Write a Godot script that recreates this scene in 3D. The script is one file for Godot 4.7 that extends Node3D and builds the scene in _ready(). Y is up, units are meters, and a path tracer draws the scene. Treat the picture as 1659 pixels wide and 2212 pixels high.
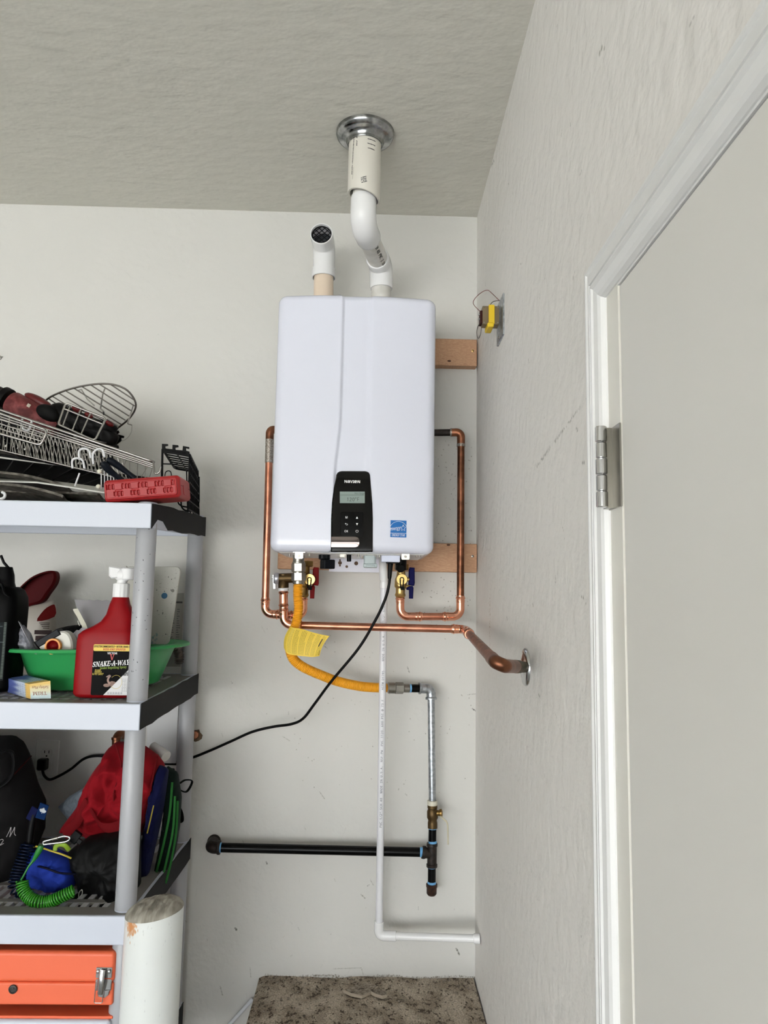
extends Node3D

# ---------- mesh building ----------
class MB:
	var v := PackedVector3Array()
	var n := PackedVector3Array()
	var uv := PackedVector2Array()
	var ix := PackedInt32Array()

	func vert(p: Vector3, nn: Vector3, t := Vector2.ZERO) -> int:
		v.append(p)
		n.append(nn)
		uv.append(t)
		return v.size() - 1

	func tri(a: int, b: int, c: int) -> void:
		var g := (v[c] - v[a]).cross(v[b] - v[a])
		if g.dot(n[a] + n[b] + n[c]) < 0.0:
			ix.append_array(PackedInt32Array([a, c, b]))
		else:
			ix.append_array(PackedInt32Array([a, b, c]))

	# corners counter-clockwise seen from outside
	func quad(a: Vector3, b: Vector3, c: Vector3, d: Vector3, ua := Vector2(0, 0), ub := Vector2(1, 0), uc := Vector2(1, 1), ud := Vector2(0, 1)) -> void:
		var nn := (c - a).cross(d - b).normalized()
		var i := vert(a, nn, ua)
		vert(b, nn, ub)
		vert(c, nn, uc)
		vert(d, nn, ud)
		tri(i, i + 1, i + 2)
		tri(i, i + 2, i + 3)

	# rows of points; smooth normals from the grid itself, pointing along (du x dv) unless flip
	func grid(rows: Array, wrap_u := false, wrap_v := false, flip := false, uvs := Vector2(1, 1)) -> void:
		var nv := rows.size()
		var nu: int = rows[0].size()
		var base := v.size()
		var acc := PackedVector3Array()
		acc.resize(nu * nv)
		var mu := nu if wrap_u else nu - 1
		var mv := nv if wrap_v else nv - 1
		for j in mv:
			var j2 := (j + 1) % nv
			for i in mu:
				var i2 := (i + 1) % nu
				var f: Vector3 = (rows[j2][i2] - rows[j][i]).cross(rows[j2][i] - rows[j][i2])
				if flip:
					f = -f
				acc[j * nu + i] += f
				acc[j * nu + i2] += f
				acc[j2 * nu + i] += f
				acc[j2 * nu + i2] += f
		for j in nv:
			for i in nu:
				vert(rows[j][i], acc[j * nu + i].normalized(), Vector2(uvs.x * i / maxf(nu - 1, 1), uvs.y * (1.0 - j / maxf(nv - 1, 1))))
		for j in mv:
			var j2 := (j + 1) % nv
			for i in mu:
				var i2 := (i + 1) % nu
				tri(base + j * nu + i, base + j * nu + i2, base + j2 * nu + i2)
				tri(base + j * nu + i, base + j2 * nu + i2, base + j2 * nu + i)

	func fan(pts: Array, nn: Vector3) -> void:
		var c := Vector3.ZERO
		for p in pts:
			c += p
		var o := vert(c / pts.size(), nn)
		var b := v.size()
		for p in pts:
			vert(p, nn)
		for i in pts.size():
			tri(o, b + i, b + (i + 1) % pts.size())

	# rounded box, size full extents
	func box(size: Vector3, xf: Transform3D, r := 0.0, seg := 2) -> void:
		var h := size * 0.5
		r = minf(r, minf(h.x, minf(h.y, h.z)) * 0.98)
		var inner := h - Vector3(r, r, r)
		for ax in 3:
			for sg: float in [-1.0, 1.0]:
				var a2 := (ax + 1) % 3
				var a3 := (ax + 2) % 3
				var la := steps(inner[a2], r, seg)
				var lb := steps(inner[a3], r, seg)
				var base := v.size()
				for q in lb:
					for p in la:
						var pos := Vector3.ZERO
						pos[ax] = sg * h[ax]
						pos[a2] = p
						pos[a3] = q
						var nn := Vector3.ZERO
						nn[ax] = sg
						if r > 0.0:
							var cl := pos.clamp(-inner, inner)
							nn = (pos - cl).normalized()
							pos = cl + nn * r
						vert(xf * pos, (xf.basis * nn).normalized(), Vector2(p / (2.0 * h[a2]) + 0.5, q / (2.0 * h[a3]) + 0.5))
				for j in lb.size() - 1:
					for i in la.size() - 1:
						var k := base + j * la.size() + i
						tri(k, k + 1, k + la.size() + 1)
						tri(k, k + la.size() + 1, k + la.size())

	func steps(inner: float, r: float, seg: int) -> Array:
		if r <= 0.0:
			return [-inner, inner]
		var o := []
		for i in seg + 1:
			o.append(-inner - r * tan(PI / 4.0 * (1.0 - float(i) / seg)))
		for i in seg + 1:
			o.append(inner + r * tan(PI / 4.0 * float(i) / seg))
		return o

	func frames(path: Array, closed := false) -> Array:
		var out := []
		var m := path.size()
		var prev := Vector3.ZERO
		for i in m:
			var t: Vector3
			if closed:
				t = path[(i + 1) % m] - path[(i - 1 + m) % m]
			else:
				t = path[mini(i + 1, m - 1)] - path[maxi(i - 1, 0)]
			t = t.normalized()
			if i == 0:
				prev = t.cross(Vector3.UP)
				if prev.length() < 0.15:
					prev = t.cross(Vector3.BACK)
			prev = (prev - t * prev.dot(t)).normalized()
			out.append(Basis(prev, t.cross(prev).normalized(), t))
		return out

	# swept circle; radius a number or one per point
	func tube(path: Array, radius, sides := 12, caps := true, closed := false, flat := 1.0) -> void:
		var fr := frames(path, closed)
		var rows := []
		for i in path.size():
			var r: float = radius[i] if radius is Array else radius
			var row := []
			for k in sides:
				var a := TAU * k / sides
				row.append(path[i] + fr[i].x * cos(a) * r + fr[i].y * sin(a) * r * flat)
			rows.append(row)
		grid(rows, true, closed, false)
		if caps and not closed:
			fan(rows[0], -fr[0].z)
			fan(rows[-1], fr[-1].z)

	# profile of (radius, height) turned about the y axis of xf; corners sharper than 38 degrees stay sharp
	func lathe(profile: Array, xf: Transform3D, sides := 24, sq := Vector2(1, 1)) -> void:
		var m := profile.size()
		var sn := []
		for i in m - 1:
			var d: Vector2 = profile[i + 1] - profile[i]
			sn.append(Vector2(d.y, -d.x).normalized())
		for i in m - 1:
			var n0: Vector2 = sn[i]
			var n1: Vector2 = sn[i]
			if i > 0 and sn[i - 1].dot(sn[i]) > 0.78:
				n0 = (sn[i - 1] + sn[i]).normalized()
			if i < m - 2 and sn[i + 1].dot(sn[i]) > 0.78:
				n1 = (sn[i + 1] + sn[i]).normalized()
			var base := v.size()
			for k in sides + 1:
				var a := TAU * k / sides
				var dir := Vector3(cos(a) * sq.x, 0, sin(a) * sq.y)
				var nd := Vector3(cos(a) / sq.x, 0, sin(a) / sq.y).normalized()
				var p0: Vector2 = profile[i]
				var p1: Vector2 = profile[i + 1]
				vert(xf * (dir * p0.x + Vector3.UP * p0.y), (xf.basis * (nd * n0.x + Vector3.UP * n0.y)).normalized(), Vector2(float(k) / sides, float(i) / (m - 1)))
				vert(xf * (dir * p1.x + Vector3.UP * p1.y), (xf.basis * (nd * n1.x + Vector3.UP * n1.y)).normalized(), Vector2(float(k) / sides, float(i + 1) / (m - 1)))
			for k in sides:
				var b := base + k * 2
				tri(b, b + 1, b + 3)
				tri(b, b + 3, b + 2)

	# straight rod from a to b; profile of (distance from a, radius) pairs or a plain radius
	func rod(a: Vector3, b: Vector3, r, sides := 16, chamfer := 0.0) -> void:
		var xf := MB.along(a, b)
		var l := a.distance_to(b)
		var p := []
		if r is Array:
			for q in r:
				p.append(Vector2(q.y, q.x))
			p.push_front(Vector2(0, p[0].y))
			p.append(Vector2(0, p[-1].y))
		elif chamfer > 0.0:
			p = [Vector2(0, 0), Vector2(r - chamfer, 0), Vector2(r, chamfer), Vector2(r, l - chamfer), Vector2(r - chamfer, l), Vector2(0, l)]
		else:
			p = [Vector2(0, 0), Vector2(r, 0), Vector2(r, l), Vector2(0, l)]
		lathe(p, xf, sides)

	static func along(a: Vector3, b: Vector3) -> Transform3D:
		var y := (b - a).normalized()
		var x := y.cross(Vector3.BACK)
		if x.length() < 0.1:
			x = y.cross(Vector3.RIGHT)
		x = x.normalized()
		return Transform3D(Basis(x, y, x.cross(y)), a)

	# polygon in the xy plane of xf, pushed out from z = 0 to z = depth, with a chamfered front edge
	func prism(poly: PackedVector2Array, depth: float, xf: Transform3D, bevel := 0.0, smooth := 30.0) -> void:
		if Geometry2D.is_polygon_clockwise(poly):
			poly.reverse()
		var m := poly.size()
		var ed := []
		for i in m:
			var d := poly[(i + 1) % m] - poly[i]
			ed.append(Vector2(d.y, -d.x).normalized())
		var front := PackedVector2Array()
		for i in m:
			var mt: Vector2 = ed[i] + ed[(i - 1 + m) % m]
			var k := 2.0 / maxf(mt.length_squared(), 0.6)
			front.append(poly[i] - mt * k * bevel)
		var lim := cos(deg_to_rad(smooth))
		for i in m:
			var j := (i + 1) % m
			var na: Vector2 = ed[i]
			var nb: Vector2 = ed[i]
			if ed[(i - 1 + m) % m].dot(ed[i]) > lim:
				na = (ed[(i - 1 + m) % m] + ed[i]).normalized()
			if ed[j].dot(ed[i]) > lim:
				nb = (ed[j] + ed[i]).normalized()
			var b := vert(xf * Vector3(poly[i].x, poly[i].y, 0), xf.basis * Vector3(na.x, na.y, 0))
			vert(xf * Vector3(poly[j].x, poly[j].y, 0), xf.basis * Vector3(nb.x, nb.y, 0))
			vert(xf * Vector3(poly[j].x, poly[j].y, depth - bevel), xf.basis * Vector3(nb.x, nb.y, 0))
			vert(xf * Vector3(poly[i].x, poly[i].y, depth - bevel), xf.basis * Vector3(na.x, na.y, 0))
			tri(b, b + 1, b + 2)
			tri(b, b + 2, b + 3)
			if bevel > 0.0:
				var ka := Vector3(na.x, na.y, 1).normalized()
				var kb := Vector3(nb.x, nb.y, 1).normalized()
				b = vert(xf * Vector3(poly[i].x, poly[i].y, depth - bevel), xf.basis * ka)
				vert(xf * Vector3(poly[j].x, poly[j].y, depth - bevel), xf.basis * kb)
				vert(xf * Vector3(front[j].x, front[j].y, depth), xf.basis * kb)
				vert(xf * Vector3(front[i].x, front[i].y, depth), xf.basis * ka)
				tri(b, b + 1, b + 2)
				tri(b, b + 2, b + 3)
		var box := Rect2(poly[0], Vector2.ZERO)
		for p in poly:
			box = box.expand(p)
		for side in 2:
			var pl := front if side == 0 else poly
			var t := Geometry2D.triangulate_polygon(pl)
			var b := v.size()
			for p in pl:
				var q := (p - box.position) / box.size
				vert(xf * Vector3(p.x, p.y, depth if side == 0 else 0.0), xf.basis * Vector3(0, 0, 1 if side == 0 else -1), Vector2(q.x, 1.0 - q.y))
			for i in t.size() / 3:
				tri(b + t[i * 3], b + t[i * 3 + 1], b + t[i * 3 + 2])

	func ball(c: Vector3, size: Vector3, b := Basis.IDENTITY, nu := 16, nv := 10) -> void:
		var rows := []
		for j in nv + 1:
			var p := PI * j / nv
			var row := []
			for i in nu:
				var a := TAU * i / nu
				row.append(c + b * (Vector3(sin(p) * cos(a), cos(p), sin(p) * sin(a)) * size))
			rows.append(row)
		grid(rows, true, false, true)

	# a sheet with thickness from a grid of points
	func sheet(rows: Array, thick: float) -> void:
		var nv := rows.size()
		var nu: int = rows[0].size()
		var back := []
		for j in nv:
			var row := []
			for i in nu:
				var du: Vector3 = rows[j][mini(i + 1, nu - 1)] - rows[j][maxi(i - 1, 0)]
				var dv: Vector3 = rows[mini(j + 1, nv - 1)][i] - rows[maxi(j - 1, 0)][i]
				row.append(rows[j][i] - du.cross(dv).normalized() * thick)
			back.append(row)
		grid(rows)
		grid(back, false, false, true)
		var rim := []
		var rim2 := []
		for i in nu:
			rim.append(rows[0][i])
			rim2.append(back[0][i])
		for j in range(1, nv):
			rim.append(rows[j][nu - 1])
			rim2.append(back[j][nu - 1])
		for i in range(nu - 2, -1, -1):
			rim.append(rows[nv - 1][i])
			rim2.append(back[nv - 1][i])
		for j in range(nv - 2, 0, -1):
			rim.append(rows[j][0])
			rim2.append(back[j][0])
		grid([rim, rim2], true, false, false)

	func mesh(shift: Vector3) -> ArrayMesh:
		var a := []
		a.resize(Mesh.ARRAY_MAX)
		var vv := PackedVector3Array()
		vv.resize(v.size())
		for i in v.size():
			vv[i] = v[i] - shift
		a[Mesh.ARRAY_VERTEX] = vv
		a[Mesh.ARRAY_NORMAL] = n
		a[Mesh.ARRAY_TEX_UV] = uv
		a[Mesh.ARRAY_INDEX] = ix
		var m := ArrayMesh.new()
		m.add_surface_from_arrays(Mesh.PRIMITIVE_TRIANGLES, a)
		return m


# ---------- scene helpers ----------
var M := {}
var used := {}
var rng := RandomNumberGenerator.new()

func numbered(called: String) -> String:
	if not used.has(called):
		used[called] = 0
		return called
	used[called] += 1
	return "%s_%03d" % [called, used[called]]

func thing(called: String, label: String, category: String, at: Vector3, group := "") -> Node3D:
	var o := Node3D.new()
	o.name = numbered(called)
	add_child(o, true)
	o.position = at
	o.set_meta("label", label)
	o.set_meta("category", category)
	if group:
		o.set_meta("group", group)
	return o

func part(called: String, mb: MB, mat: Material, parent: Node3D, label := "") -> MeshInstance3D:
	var o := MeshInstance3D.new()
	o.name = called
	parent.add_child(o, true)
	o.mesh = mb.mesh(parent.global_position)
	o.material_override = mat
	if label:
		o.set_meta("label", label)
	return o

func struct(called: String, mb: MB, mat: Material, label: String) -> MeshInstance3D:
	var o := MeshInstance3D.new()
	o.name = called
	add_child(o, true)
	o.mesh = mb.mesh(Vector3.ZERO)
	o.material_override = mat
	o.set_meta("kind", "structure")
	o.set_meta("label", label)
	return o

func mat(color: Color, rough := 0.5, metal := 0.0, spec := 0.5) -> StandardMaterial3D:
	var m := StandardMaterial3D.new()
	m.albedo_color = color
	m.roughness = rough
	m.metallic = metal
	m.metallic_specular = spec if metal > 0.0 or spec != 0.5 or color.get_luminance() > 0.12 else 0.28
	return m

func noise(freq: float, seed_: int, kind := FastNoiseLite.TYPE_SIMPLEX_SMOOTH, oct := 4) -> FastNoiseLite:
	var f := FastNoiseLite.new()
	f.seed = seed_
	f.frequency = freq
	f.noise_type = kind
	f.fractal_octaves = oct
	return f

func noise_tex(f: FastNoiseLite, size := 512, ramp: Gradient = null, sizey := 0) -> NoiseTexture2D:
	var t := NoiseTexture2D.new()
	t.width = size
	t.height = sizey if sizey else size
	t.seamless = true
	t.noise = f
	if ramp:
		t.color_ramp = ramp
	return t

func ramp(stops: Array) -> Gradient:
	var g := Gradient.new()
	var o := PackedFloat32Array()
	var c := PackedColorArray()
	for s in stops:
		o.append(s[0])
		c.append(s[1])
	g.offsets = o
	g.colors = c
	return g

# a material whose colour varies by a noise between two tones, laid on by three planes
func mottled(a: Color, b: Color, freq: float, scale: float, rough := 0.7, bump := 0.0, seed_ := 1, metal := 0.0) -> StandardMaterial3D:
	var m := mat(Color.WHITE, rough, metal)
	var f := noise(freq, seed_)
	m.albedo_texture = noise_tex(f, 256, ramp([[0.25, a], [0.75, b]]))
	m.uv1_triplanar = true
	m.uv1_world_triplanar = true
	m.uv1_scale = Vector3.ONE * scale
	if bump > 0.0:
		m.heightmap_enabled = true
		m.heightmap_texture = noise_tex(f, 256)
		m.heightmap_scale = bump
	return m

func xf(at: Vector3, euler := Vector3.ZERO) -> Transform3D:
	return Transform3D(Basis.from_euler(euler * PI / 180.0), at)

# rounds the corners of a polyline
func bend(pts: Array, r: float, n := 6) -> Array:
	var o := [pts[0]]
	for i in range(1, pts.size() - 1):
		var a: Vector3 = (pts[i - 1] - pts[i])
		var b: Vector3 = (pts[i + 1] - pts[i])
		var half := a.angle_to(b) / 2.0
		var d: float = minf(r / maxf(tan(half), 0.01), minf(a.length(), b.length()) * 0.49)
		var p0: Vector3 = pts[i] + a.normalized() * d
		var p2: Vector3 = pts[i] + b.normalized() * d
		var rr := d * tan(half)
		var c: Vector3 = pts[i] + (a.normalized() + b.normalized()).normalized() * (rr / maxf(sin(half), 0.01))
		for k in n + 1:
			var q := (p0 - c).slerp(p2 - c, float(k) / n)
			o.append(c + q)
	o.append(pts[-1])
	return o

func spline(pts: Array, n := 8, closed := false) -> Array:
	var o := []
	var m := pts.size()
	var cnt := m if closed else m - 1
	for i in cnt:
		var p0: Vector3 = pts[(i - 1 + m) % m] if closed else pts[maxi(i - 1, 0)]
		var p1: Vector3 = pts[i]
		var p2: Vector3 = pts[(i + 1) % m]
		var p3: Vector3 = pts[(i + 2) % m] if closed else pts[mini(i + 2, m - 1)]
		for k in n:
			o.append(p1.cubic_interpolate(p2, p0, p3, float(k) / n))
	if not closed:
		o.append(pts[-1])
	return o

func resample(path: Array, n: int) -> Array:
	var len := [0.0]
	for i in range(1, path.size()):
		len.append(len[-1] + path[i].distance_to(path[i - 1]))
	var o := []
	var k := 0
	for i in n:
		var t: float = len[-1] * i / (n - 1)
		while k < path.size() - 2 and len[k + 1] < t:
			k += 1
		o.append(path[k].lerp(path[k + 1], clampf((t - len[k]) / maxf(len[k + 1] - len[k], 1e-9), 0, 1)))
	return o

func helix(path: Array, radius: float, turns: float, per := 12) -> Array:
	var n := int(turns * per) + 1
	var p := resample(path, n)
	var fr := MB.new().frames(p)
	var o := []
	for i in n:
		var a := TAU * i / per
		o.append(p[i] + fr[i].x * cos(a) * radius + fr[i].y * sin(a) * radius)
	return o

func text(called: String, s: String, height: float, at: Transform3D, m: Material, parent: Node3D, font := "Droid Sans", weight := 400, stretch := 1.0, italic := false, depth := 0.0006) -> void:
	var t := TextMesh.new()
	var f := SystemFont.new()
	f.font_names = PackedStringArray([font])
	f.font_weight = weight
	t.font = f
	t.text = s
	t.font_size = 64
	t.pixel_size = height / 46.0
	t.depth = depth
	t.curve_step = 3.0
	var o := MeshInstance3D.new()
	o.name = called
	parent.add_child(o, true)
	o.mesh = t
	o.material_override = m
	var b := at.basis * Basis(Vector3(stretch, 0, 0), Vector3(0.22 if italic else 0.0, 1, 0), Vector3(0, 0, 1))
	o.transform = Transform3D(b, at.origin - parent.global_position)

# turns (x, y) on a face with normal nn and up vector uu into a transform
func facing(at: Vector3, nn: Vector3, uu := Vector3.UP) -> Transform3D:
	var z := nn.normalized()
	var x := uu.cross(z).normalized()
	return Transform3D(Basis(x, z.cross(x), z), at)

func rect(w: float, h: float, r := 0.0, n := 4) -> PackedVector2Array:
	var o := PackedVector2Array()
	if r <= 0.0:
		return PackedVector2Array([Vector2(-w / 2, -h / 2), Vector2(w / 2, -h / 2), Vector2(w / 2, h / 2), Vector2(-w / 2, h / 2)])
	for c in 4:
		var cc := Vector2((w / 2 - r) * [1, -1, -1, 1][c], (h / 2 - r) * [1, 1, -1, -1][c])
		for k in n + 1:
			var a := PI / 2 * (c + float(k) / n)
			o.append(cc + Vector2(cos(a), sin(a)) * r)
	return o

func circle(r: float, n := 20, c := Vector2.ZERO) -> PackedVector2Array:
	var o := PackedVector2Array()
	for k in n:
		o.append(c + Vector2(cos(TAU * k / n), sin(TAU * k / n)) * r)
	return o


# ---------- marks on the paint ----------
func stroke(im: Image, a: Vector2, b: Vector2, w: float, c: Color, rough := 0.5, sd := 1) -> void:
	var r := RandomNumberGenerator.new()
	r.seed = sd
	var n := int(a.distance_to(b)) + 1
	for i in n + 1:
		if r.randf() < rough * 0.6:
			continue
		var p := a.lerp(b, float(i) / n) + Vector2(r.randf_range(-1, 1), r.randf_range(-1, 1)) * w * rough
		dab(im, p, w * r.randf_range(0.5, 1.0), c, r.randf_range(0.3, 1.0))

func dab(im: Image, p: Vector2, w: float, c: Color, k := 1.0) -> void:
	for y in range(int(p.y - w - 1), int(p.y + w + 2)):
		for x in range(int(p.x - w - 1), int(p.x + w + 2)):
			if x < 0 or y < 0 or x >= im.get_width() or y >= im.get_height():
				continue
			var d := Vector2(x, y).distance_to(p)
			var f := clampf(w - d + 0.5, 0, 1) * k * c.a
			if f > 0.0:
				im.set_pixel(x, y, im.get_pixel(x, y).lerp(Color(c.r, c.g, c.b), f))

func plaster(base: Color, sd: int, scale: float, bump: float) -> StandardMaterial3D:
	var m := mat(base, 0.62, 0.0, 0.35)
	m.uv1_scale = Vector3.ONE * scale
	m.heightmap_enabled = true
	var f := noise(0.014, sd + 7, FastNoiseLite.TYPE_SIMPLEX_SMOOTH, 4)
	f.fractal_gain = 0.5
	m.heightmap_texture = noise_tex(f, 1024, ramp([[0.2, Color.BLACK], [0.85, Color.WHITE]]))
	m.heightmap_scale = bump
	return m

func marks(m: StandardMaterial3D, im: Image) -> void:
	m.detail_enabled = true
	m.detail_blend_mode = BaseMaterial3D.BLEND_MODE_MUL
	m.detail_uv_layer = BaseMaterial3D.DETAIL_UV_2
	m.detail_albedo = ImageTexture.create_from_image(im)

# metres on a wall to pixels of its marks image
const BW := Vector2(-1.75, 3.0)
const MPX := 640.0

func back_marks() -> Image:
	var im := Image.create(1152, 1792, false, Image.FORMAT_RGB8)
	im.fill(Color.WHITE)
	var r := RandomNumberGenerator.new()
	r.seed = 41
	for i in 90:
		var p := Vector2(r.randf_range(200, 1150), r.randf_range(300, 1750))
		var lower := r.randf() < 0.6
		if lower:
			p.y = r.randf_range(1000, 1720)
		var g := r.randf_range(0.35, 0.8)
		stroke(im, p, p + Vector2(r.randf_range(-4, 4), r.randf_range(-7, 7)), r.randf_range(0.4, 0.9), Color(g, g, g * 0.96, r.randf_range(0.25, 0.6)), 0.4, i)
	for i in 40:
		var p := Vector2(r.randf_range(250, 1140), r.randf_range(1300, 1750))
		stroke(im, p, p + Vector2(r.randf_range(-12, 12), r.randf_range(-30, 30)), 0.5, Color(0.78, 0.78, 0.76, 0.5), 0.9, 200 + i)
	# soot where the old flue sat, behind the new pipes
	for i in 160:
		var p := Vector2(r.randf_range(1020, 1125), r.randf_range(540, 900))
		dab(im, p, r.randf_range(0.3, 0.9), Color(0.45, 0.43, 0.4, 0.7))
	for i in 90:
		var p := Vector2(r.randf_range(700, 1140), r.randf_range(900, 1250))
		dab(im, p, r.randf_range(0.3, 0.8), Color(0.5, 0.48, 0.44, 0.7))
	# dirty line above the platform
	for i in 420:
		var x := r.randf_range(735, 1140)
		dab(im, Vector2(x, 1588 - absf(r.randfn(0, 1.3)) + 1.5 * sin(x * 0.05)), r.randf_range(0.4, 1.1), Color(0.42, 0.38, 0.33, r.randf_range(0.2, 0.6)))
	for s in [[Vector2(-0.650, 1.544), Vector2(-0.638, 1.524), 0.60, 0.78], [Vector2(-0.694, 0.653), Vector2(-0.691, 0.648), 2.60, 0.45], [Vector2(-0.609, 0.842), Vector2(-0.606, 0.835), 1.60, 0.40], [Vector2(-0.321, 0.751), Vector2(-0.309, 0.740), 1.40, 0.60], [Vector2(-0.572, 1.210), Vector2(-0.551, 1.197), 1.00, 0.70], [Vector2(-0.033, 0.601), Vector2(-0.024, 0.583), 2.20, 0.50], [Vector2(-0.399, 0.541), Vector2(-0.316, 0.544), 0.80, 0.60], [Vector2(-0.316, 0.544), Vector2(-0.310, 0.524), 0.80, 0.60], [Vector2(-0.002, 1.344), Vector2(0.027, 1.347), 0.80, 0.50], [Vector2(0.013, 1.302), Vector2(0.023, 1.294), 1.60, 0.30], [Vector2(-0.454, 1.047), Vector2(-0.439, 1.027), 1.00, 0.60], [Vector2(-0.732, 0.490), Vector2(-0.724, 0.464), 1.20, 0.60], [Vector2(-0.646, 0.542), Vector2(-0.643, 0.516), 0.80, 0.60], [Vector2(-0.452, 1.486), Vector2(-0.443, 1.479), 1.20, 0.60], [Vector2(-0.191, 1.426), Vector2(-0.185, 1.409), 1.20, 0.50], [Vector2(-0.294, 0.793), Vector2(-0.285, 0.778), 1.00, 0.70]]:
		stroke(im, bp(s[0]), bp(s[1]), s[2] * 0.75, Color(s[3], s[3], s[3] * 0.95, 0.75), 0.3, 9)
	return im

func bp(p: Vector2) -> Vector2:
	return Vector2((p.x - BW.x) * MPX, (BW.y - p.y) * MPX)

func side_marks() -> Image:
	var im := Image.create(1024, 1792, false, Image.FORMAT_RGB8)
	im.fill(Color.WHITE)
	var r := RandomNumberGenerator.new()
	r.seed = 77
	for i in 150:
		var p := Vector2(r.randf_range(0, 830), r.randf_range(40, 1780))
		var g := r.randf_range(0.4, 0.8)
		stroke(im, p, p + Vector2(r.randf_range(-7, 7), r.randf_range(-9, 9)), r.randf_range(0.4, 1.3), Color(g, g, g * 0.97, r.randf_range(0.3, 0.8)), 0.6, i)
	for i in 70:
		var p := Vector2(r.randf_range(0, 800), r.randf_range(300, 1750))
		stroke(im, p, p + Vector2(r.randf_range(-20, 20), r.randf_range(-60, 60)), 0.6, Color(0.82, 0.82, 0.8, 0.5), 1.0, 300 + i)
	for s in [[Vector2(0.879, 1.907), Vector2(1.079, 1.932), 2.20, 0.50], [Vector2(1.079, 1.932), Vector2(1.226, 1.949), 1.60, 0.50], [Vector2(1.165, 1.919), Vector2(1.173, 1.906), 1.80, 0.50], [Vector2(1.196, 1.856), Vector2(1.206, 1.851), 2.00, 0.45], [Vector2(0.307, 2.912), Vector2(0.349, 2.895), 3.00, 0.35], [Vector2(1.072, 1.767), Vector2(1.086, 1.742), 1.20, 0.60], [Vector2(0.877, 1.462), Vector2(0.896, 1.451), 2.00, 0.50], [Vector2(1.626, 1.603), Vector2(1.643, 1.603), 3.00, 0.50], [Vector2(1.316, 2.453), Vector2(1.338, 2.443), 3.00, 0.55], [Vector2(0.541, 1.601), Vector2(0.547, 1.584), 2.00, 0.55], [Vector2(1.181, 1.649), Vector2(1.205, 1.638), 1.80, 0.50], [Vector2(1.010, 1.445), Vector2(1.041, 1.419), 1.20, 0.65], [Vector2(0.765, 1.463), Vector2(0.767, 1.388), 1.40, 0.70], [Vector2(1.158, 2.172), Vector2(1.164, 2.177), 2.00, 0.60]]:
		stroke(im, sp(s[0]), sp(s[1]), s[2] * 0.8, Color(s[3] + 0.12, s[3] + 0.12, s[3] + 0.1, 0.6), 1.0, 5)
	# brown smear above the pipe
	for i in 60:
		dab(im, sp(Vector2(r.randfn(0.2773, 0.006), r.randfn(1.5687, 0.05))), 1.4, Color(0.7, 0.62, 0.54, 0.35))
	return im

func sp(p: Vector2) -> Vector2:
	return Vector2(p.x * MPX, (3.0 - p.y) * MPX)

func _ready() -> void:
	rng.seed = 5
	# --- camera
	var cam := Camera3D.new()
	cam.name = "camera"
	add_child(cam)
	cam.keep_aspect = Camera3D.KEEP_HEIGHT
	cam.fov = 70.4984
	cam.near = 0.03
	cam.far = 200.0
	cam.transform = Transform3D(Basis(Vector3(0.9996, 0.0177, 0.0216), Vector3(-0.0201, 0.993, 0.1163), Vector3(-0.0194, -0.1167, 0.993)), Vector3(-0.317, 1.64, 2.3))
	cam.current = true
	# --- sky, sun and exposure
	var env := Environment.new()
	env.background_mode = Environment.BG_SKY
	var sky := Sky.new()
	var sm := ProceduralSkyMaterial.new()
	sm.sky_top_color = Color(0.80, 0.845, 0.90)
	sm.sky_horizon_color = Color(0.945, 0.945, 0.935)
	sm.ground_horizon_color = Color(0.6, 0.58, 0.55)
	sm.ground_bottom_color = Color(0.5, 0.48, 0.45)
	sky.sky_material = sm
	env.sky = sky
	env.background_energy_multiplier = 1.15
	env.tonemap_mode = Environment.TONE_MAPPER_LINEAR
	env.tonemap_exposure = 10.1
	env.sdfgi_enabled = true
	env.ssao_enabled = true
	env.ssil_enabled = true
	var we := WorldEnvironment.new()
	we.name = "world_environment"
	we.environment = env
	add_child(we)
	var sun := DirectionalLight3D.new()
	sun.name = "sun"
	sun.light_color = Color(1.0, 0.985, 0.965)
	sun.light_energy = 3.0
	sun.light_angular_distance = 0.6
	sun.shadow_enabled = true
	sun.rotation_degrees = Vector3(-58, 205, 0)
	add_child(sun)

	make_materials()
	build_room()
	build_heater()
	build_vents()
	build_boards()
	build_pipes()
	build_gas()
	build_wall_things()
	build_shelf()
	build_top_shelf()
	build_middle_shelf()
	build_lower_shelf()
	build_front()

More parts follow.
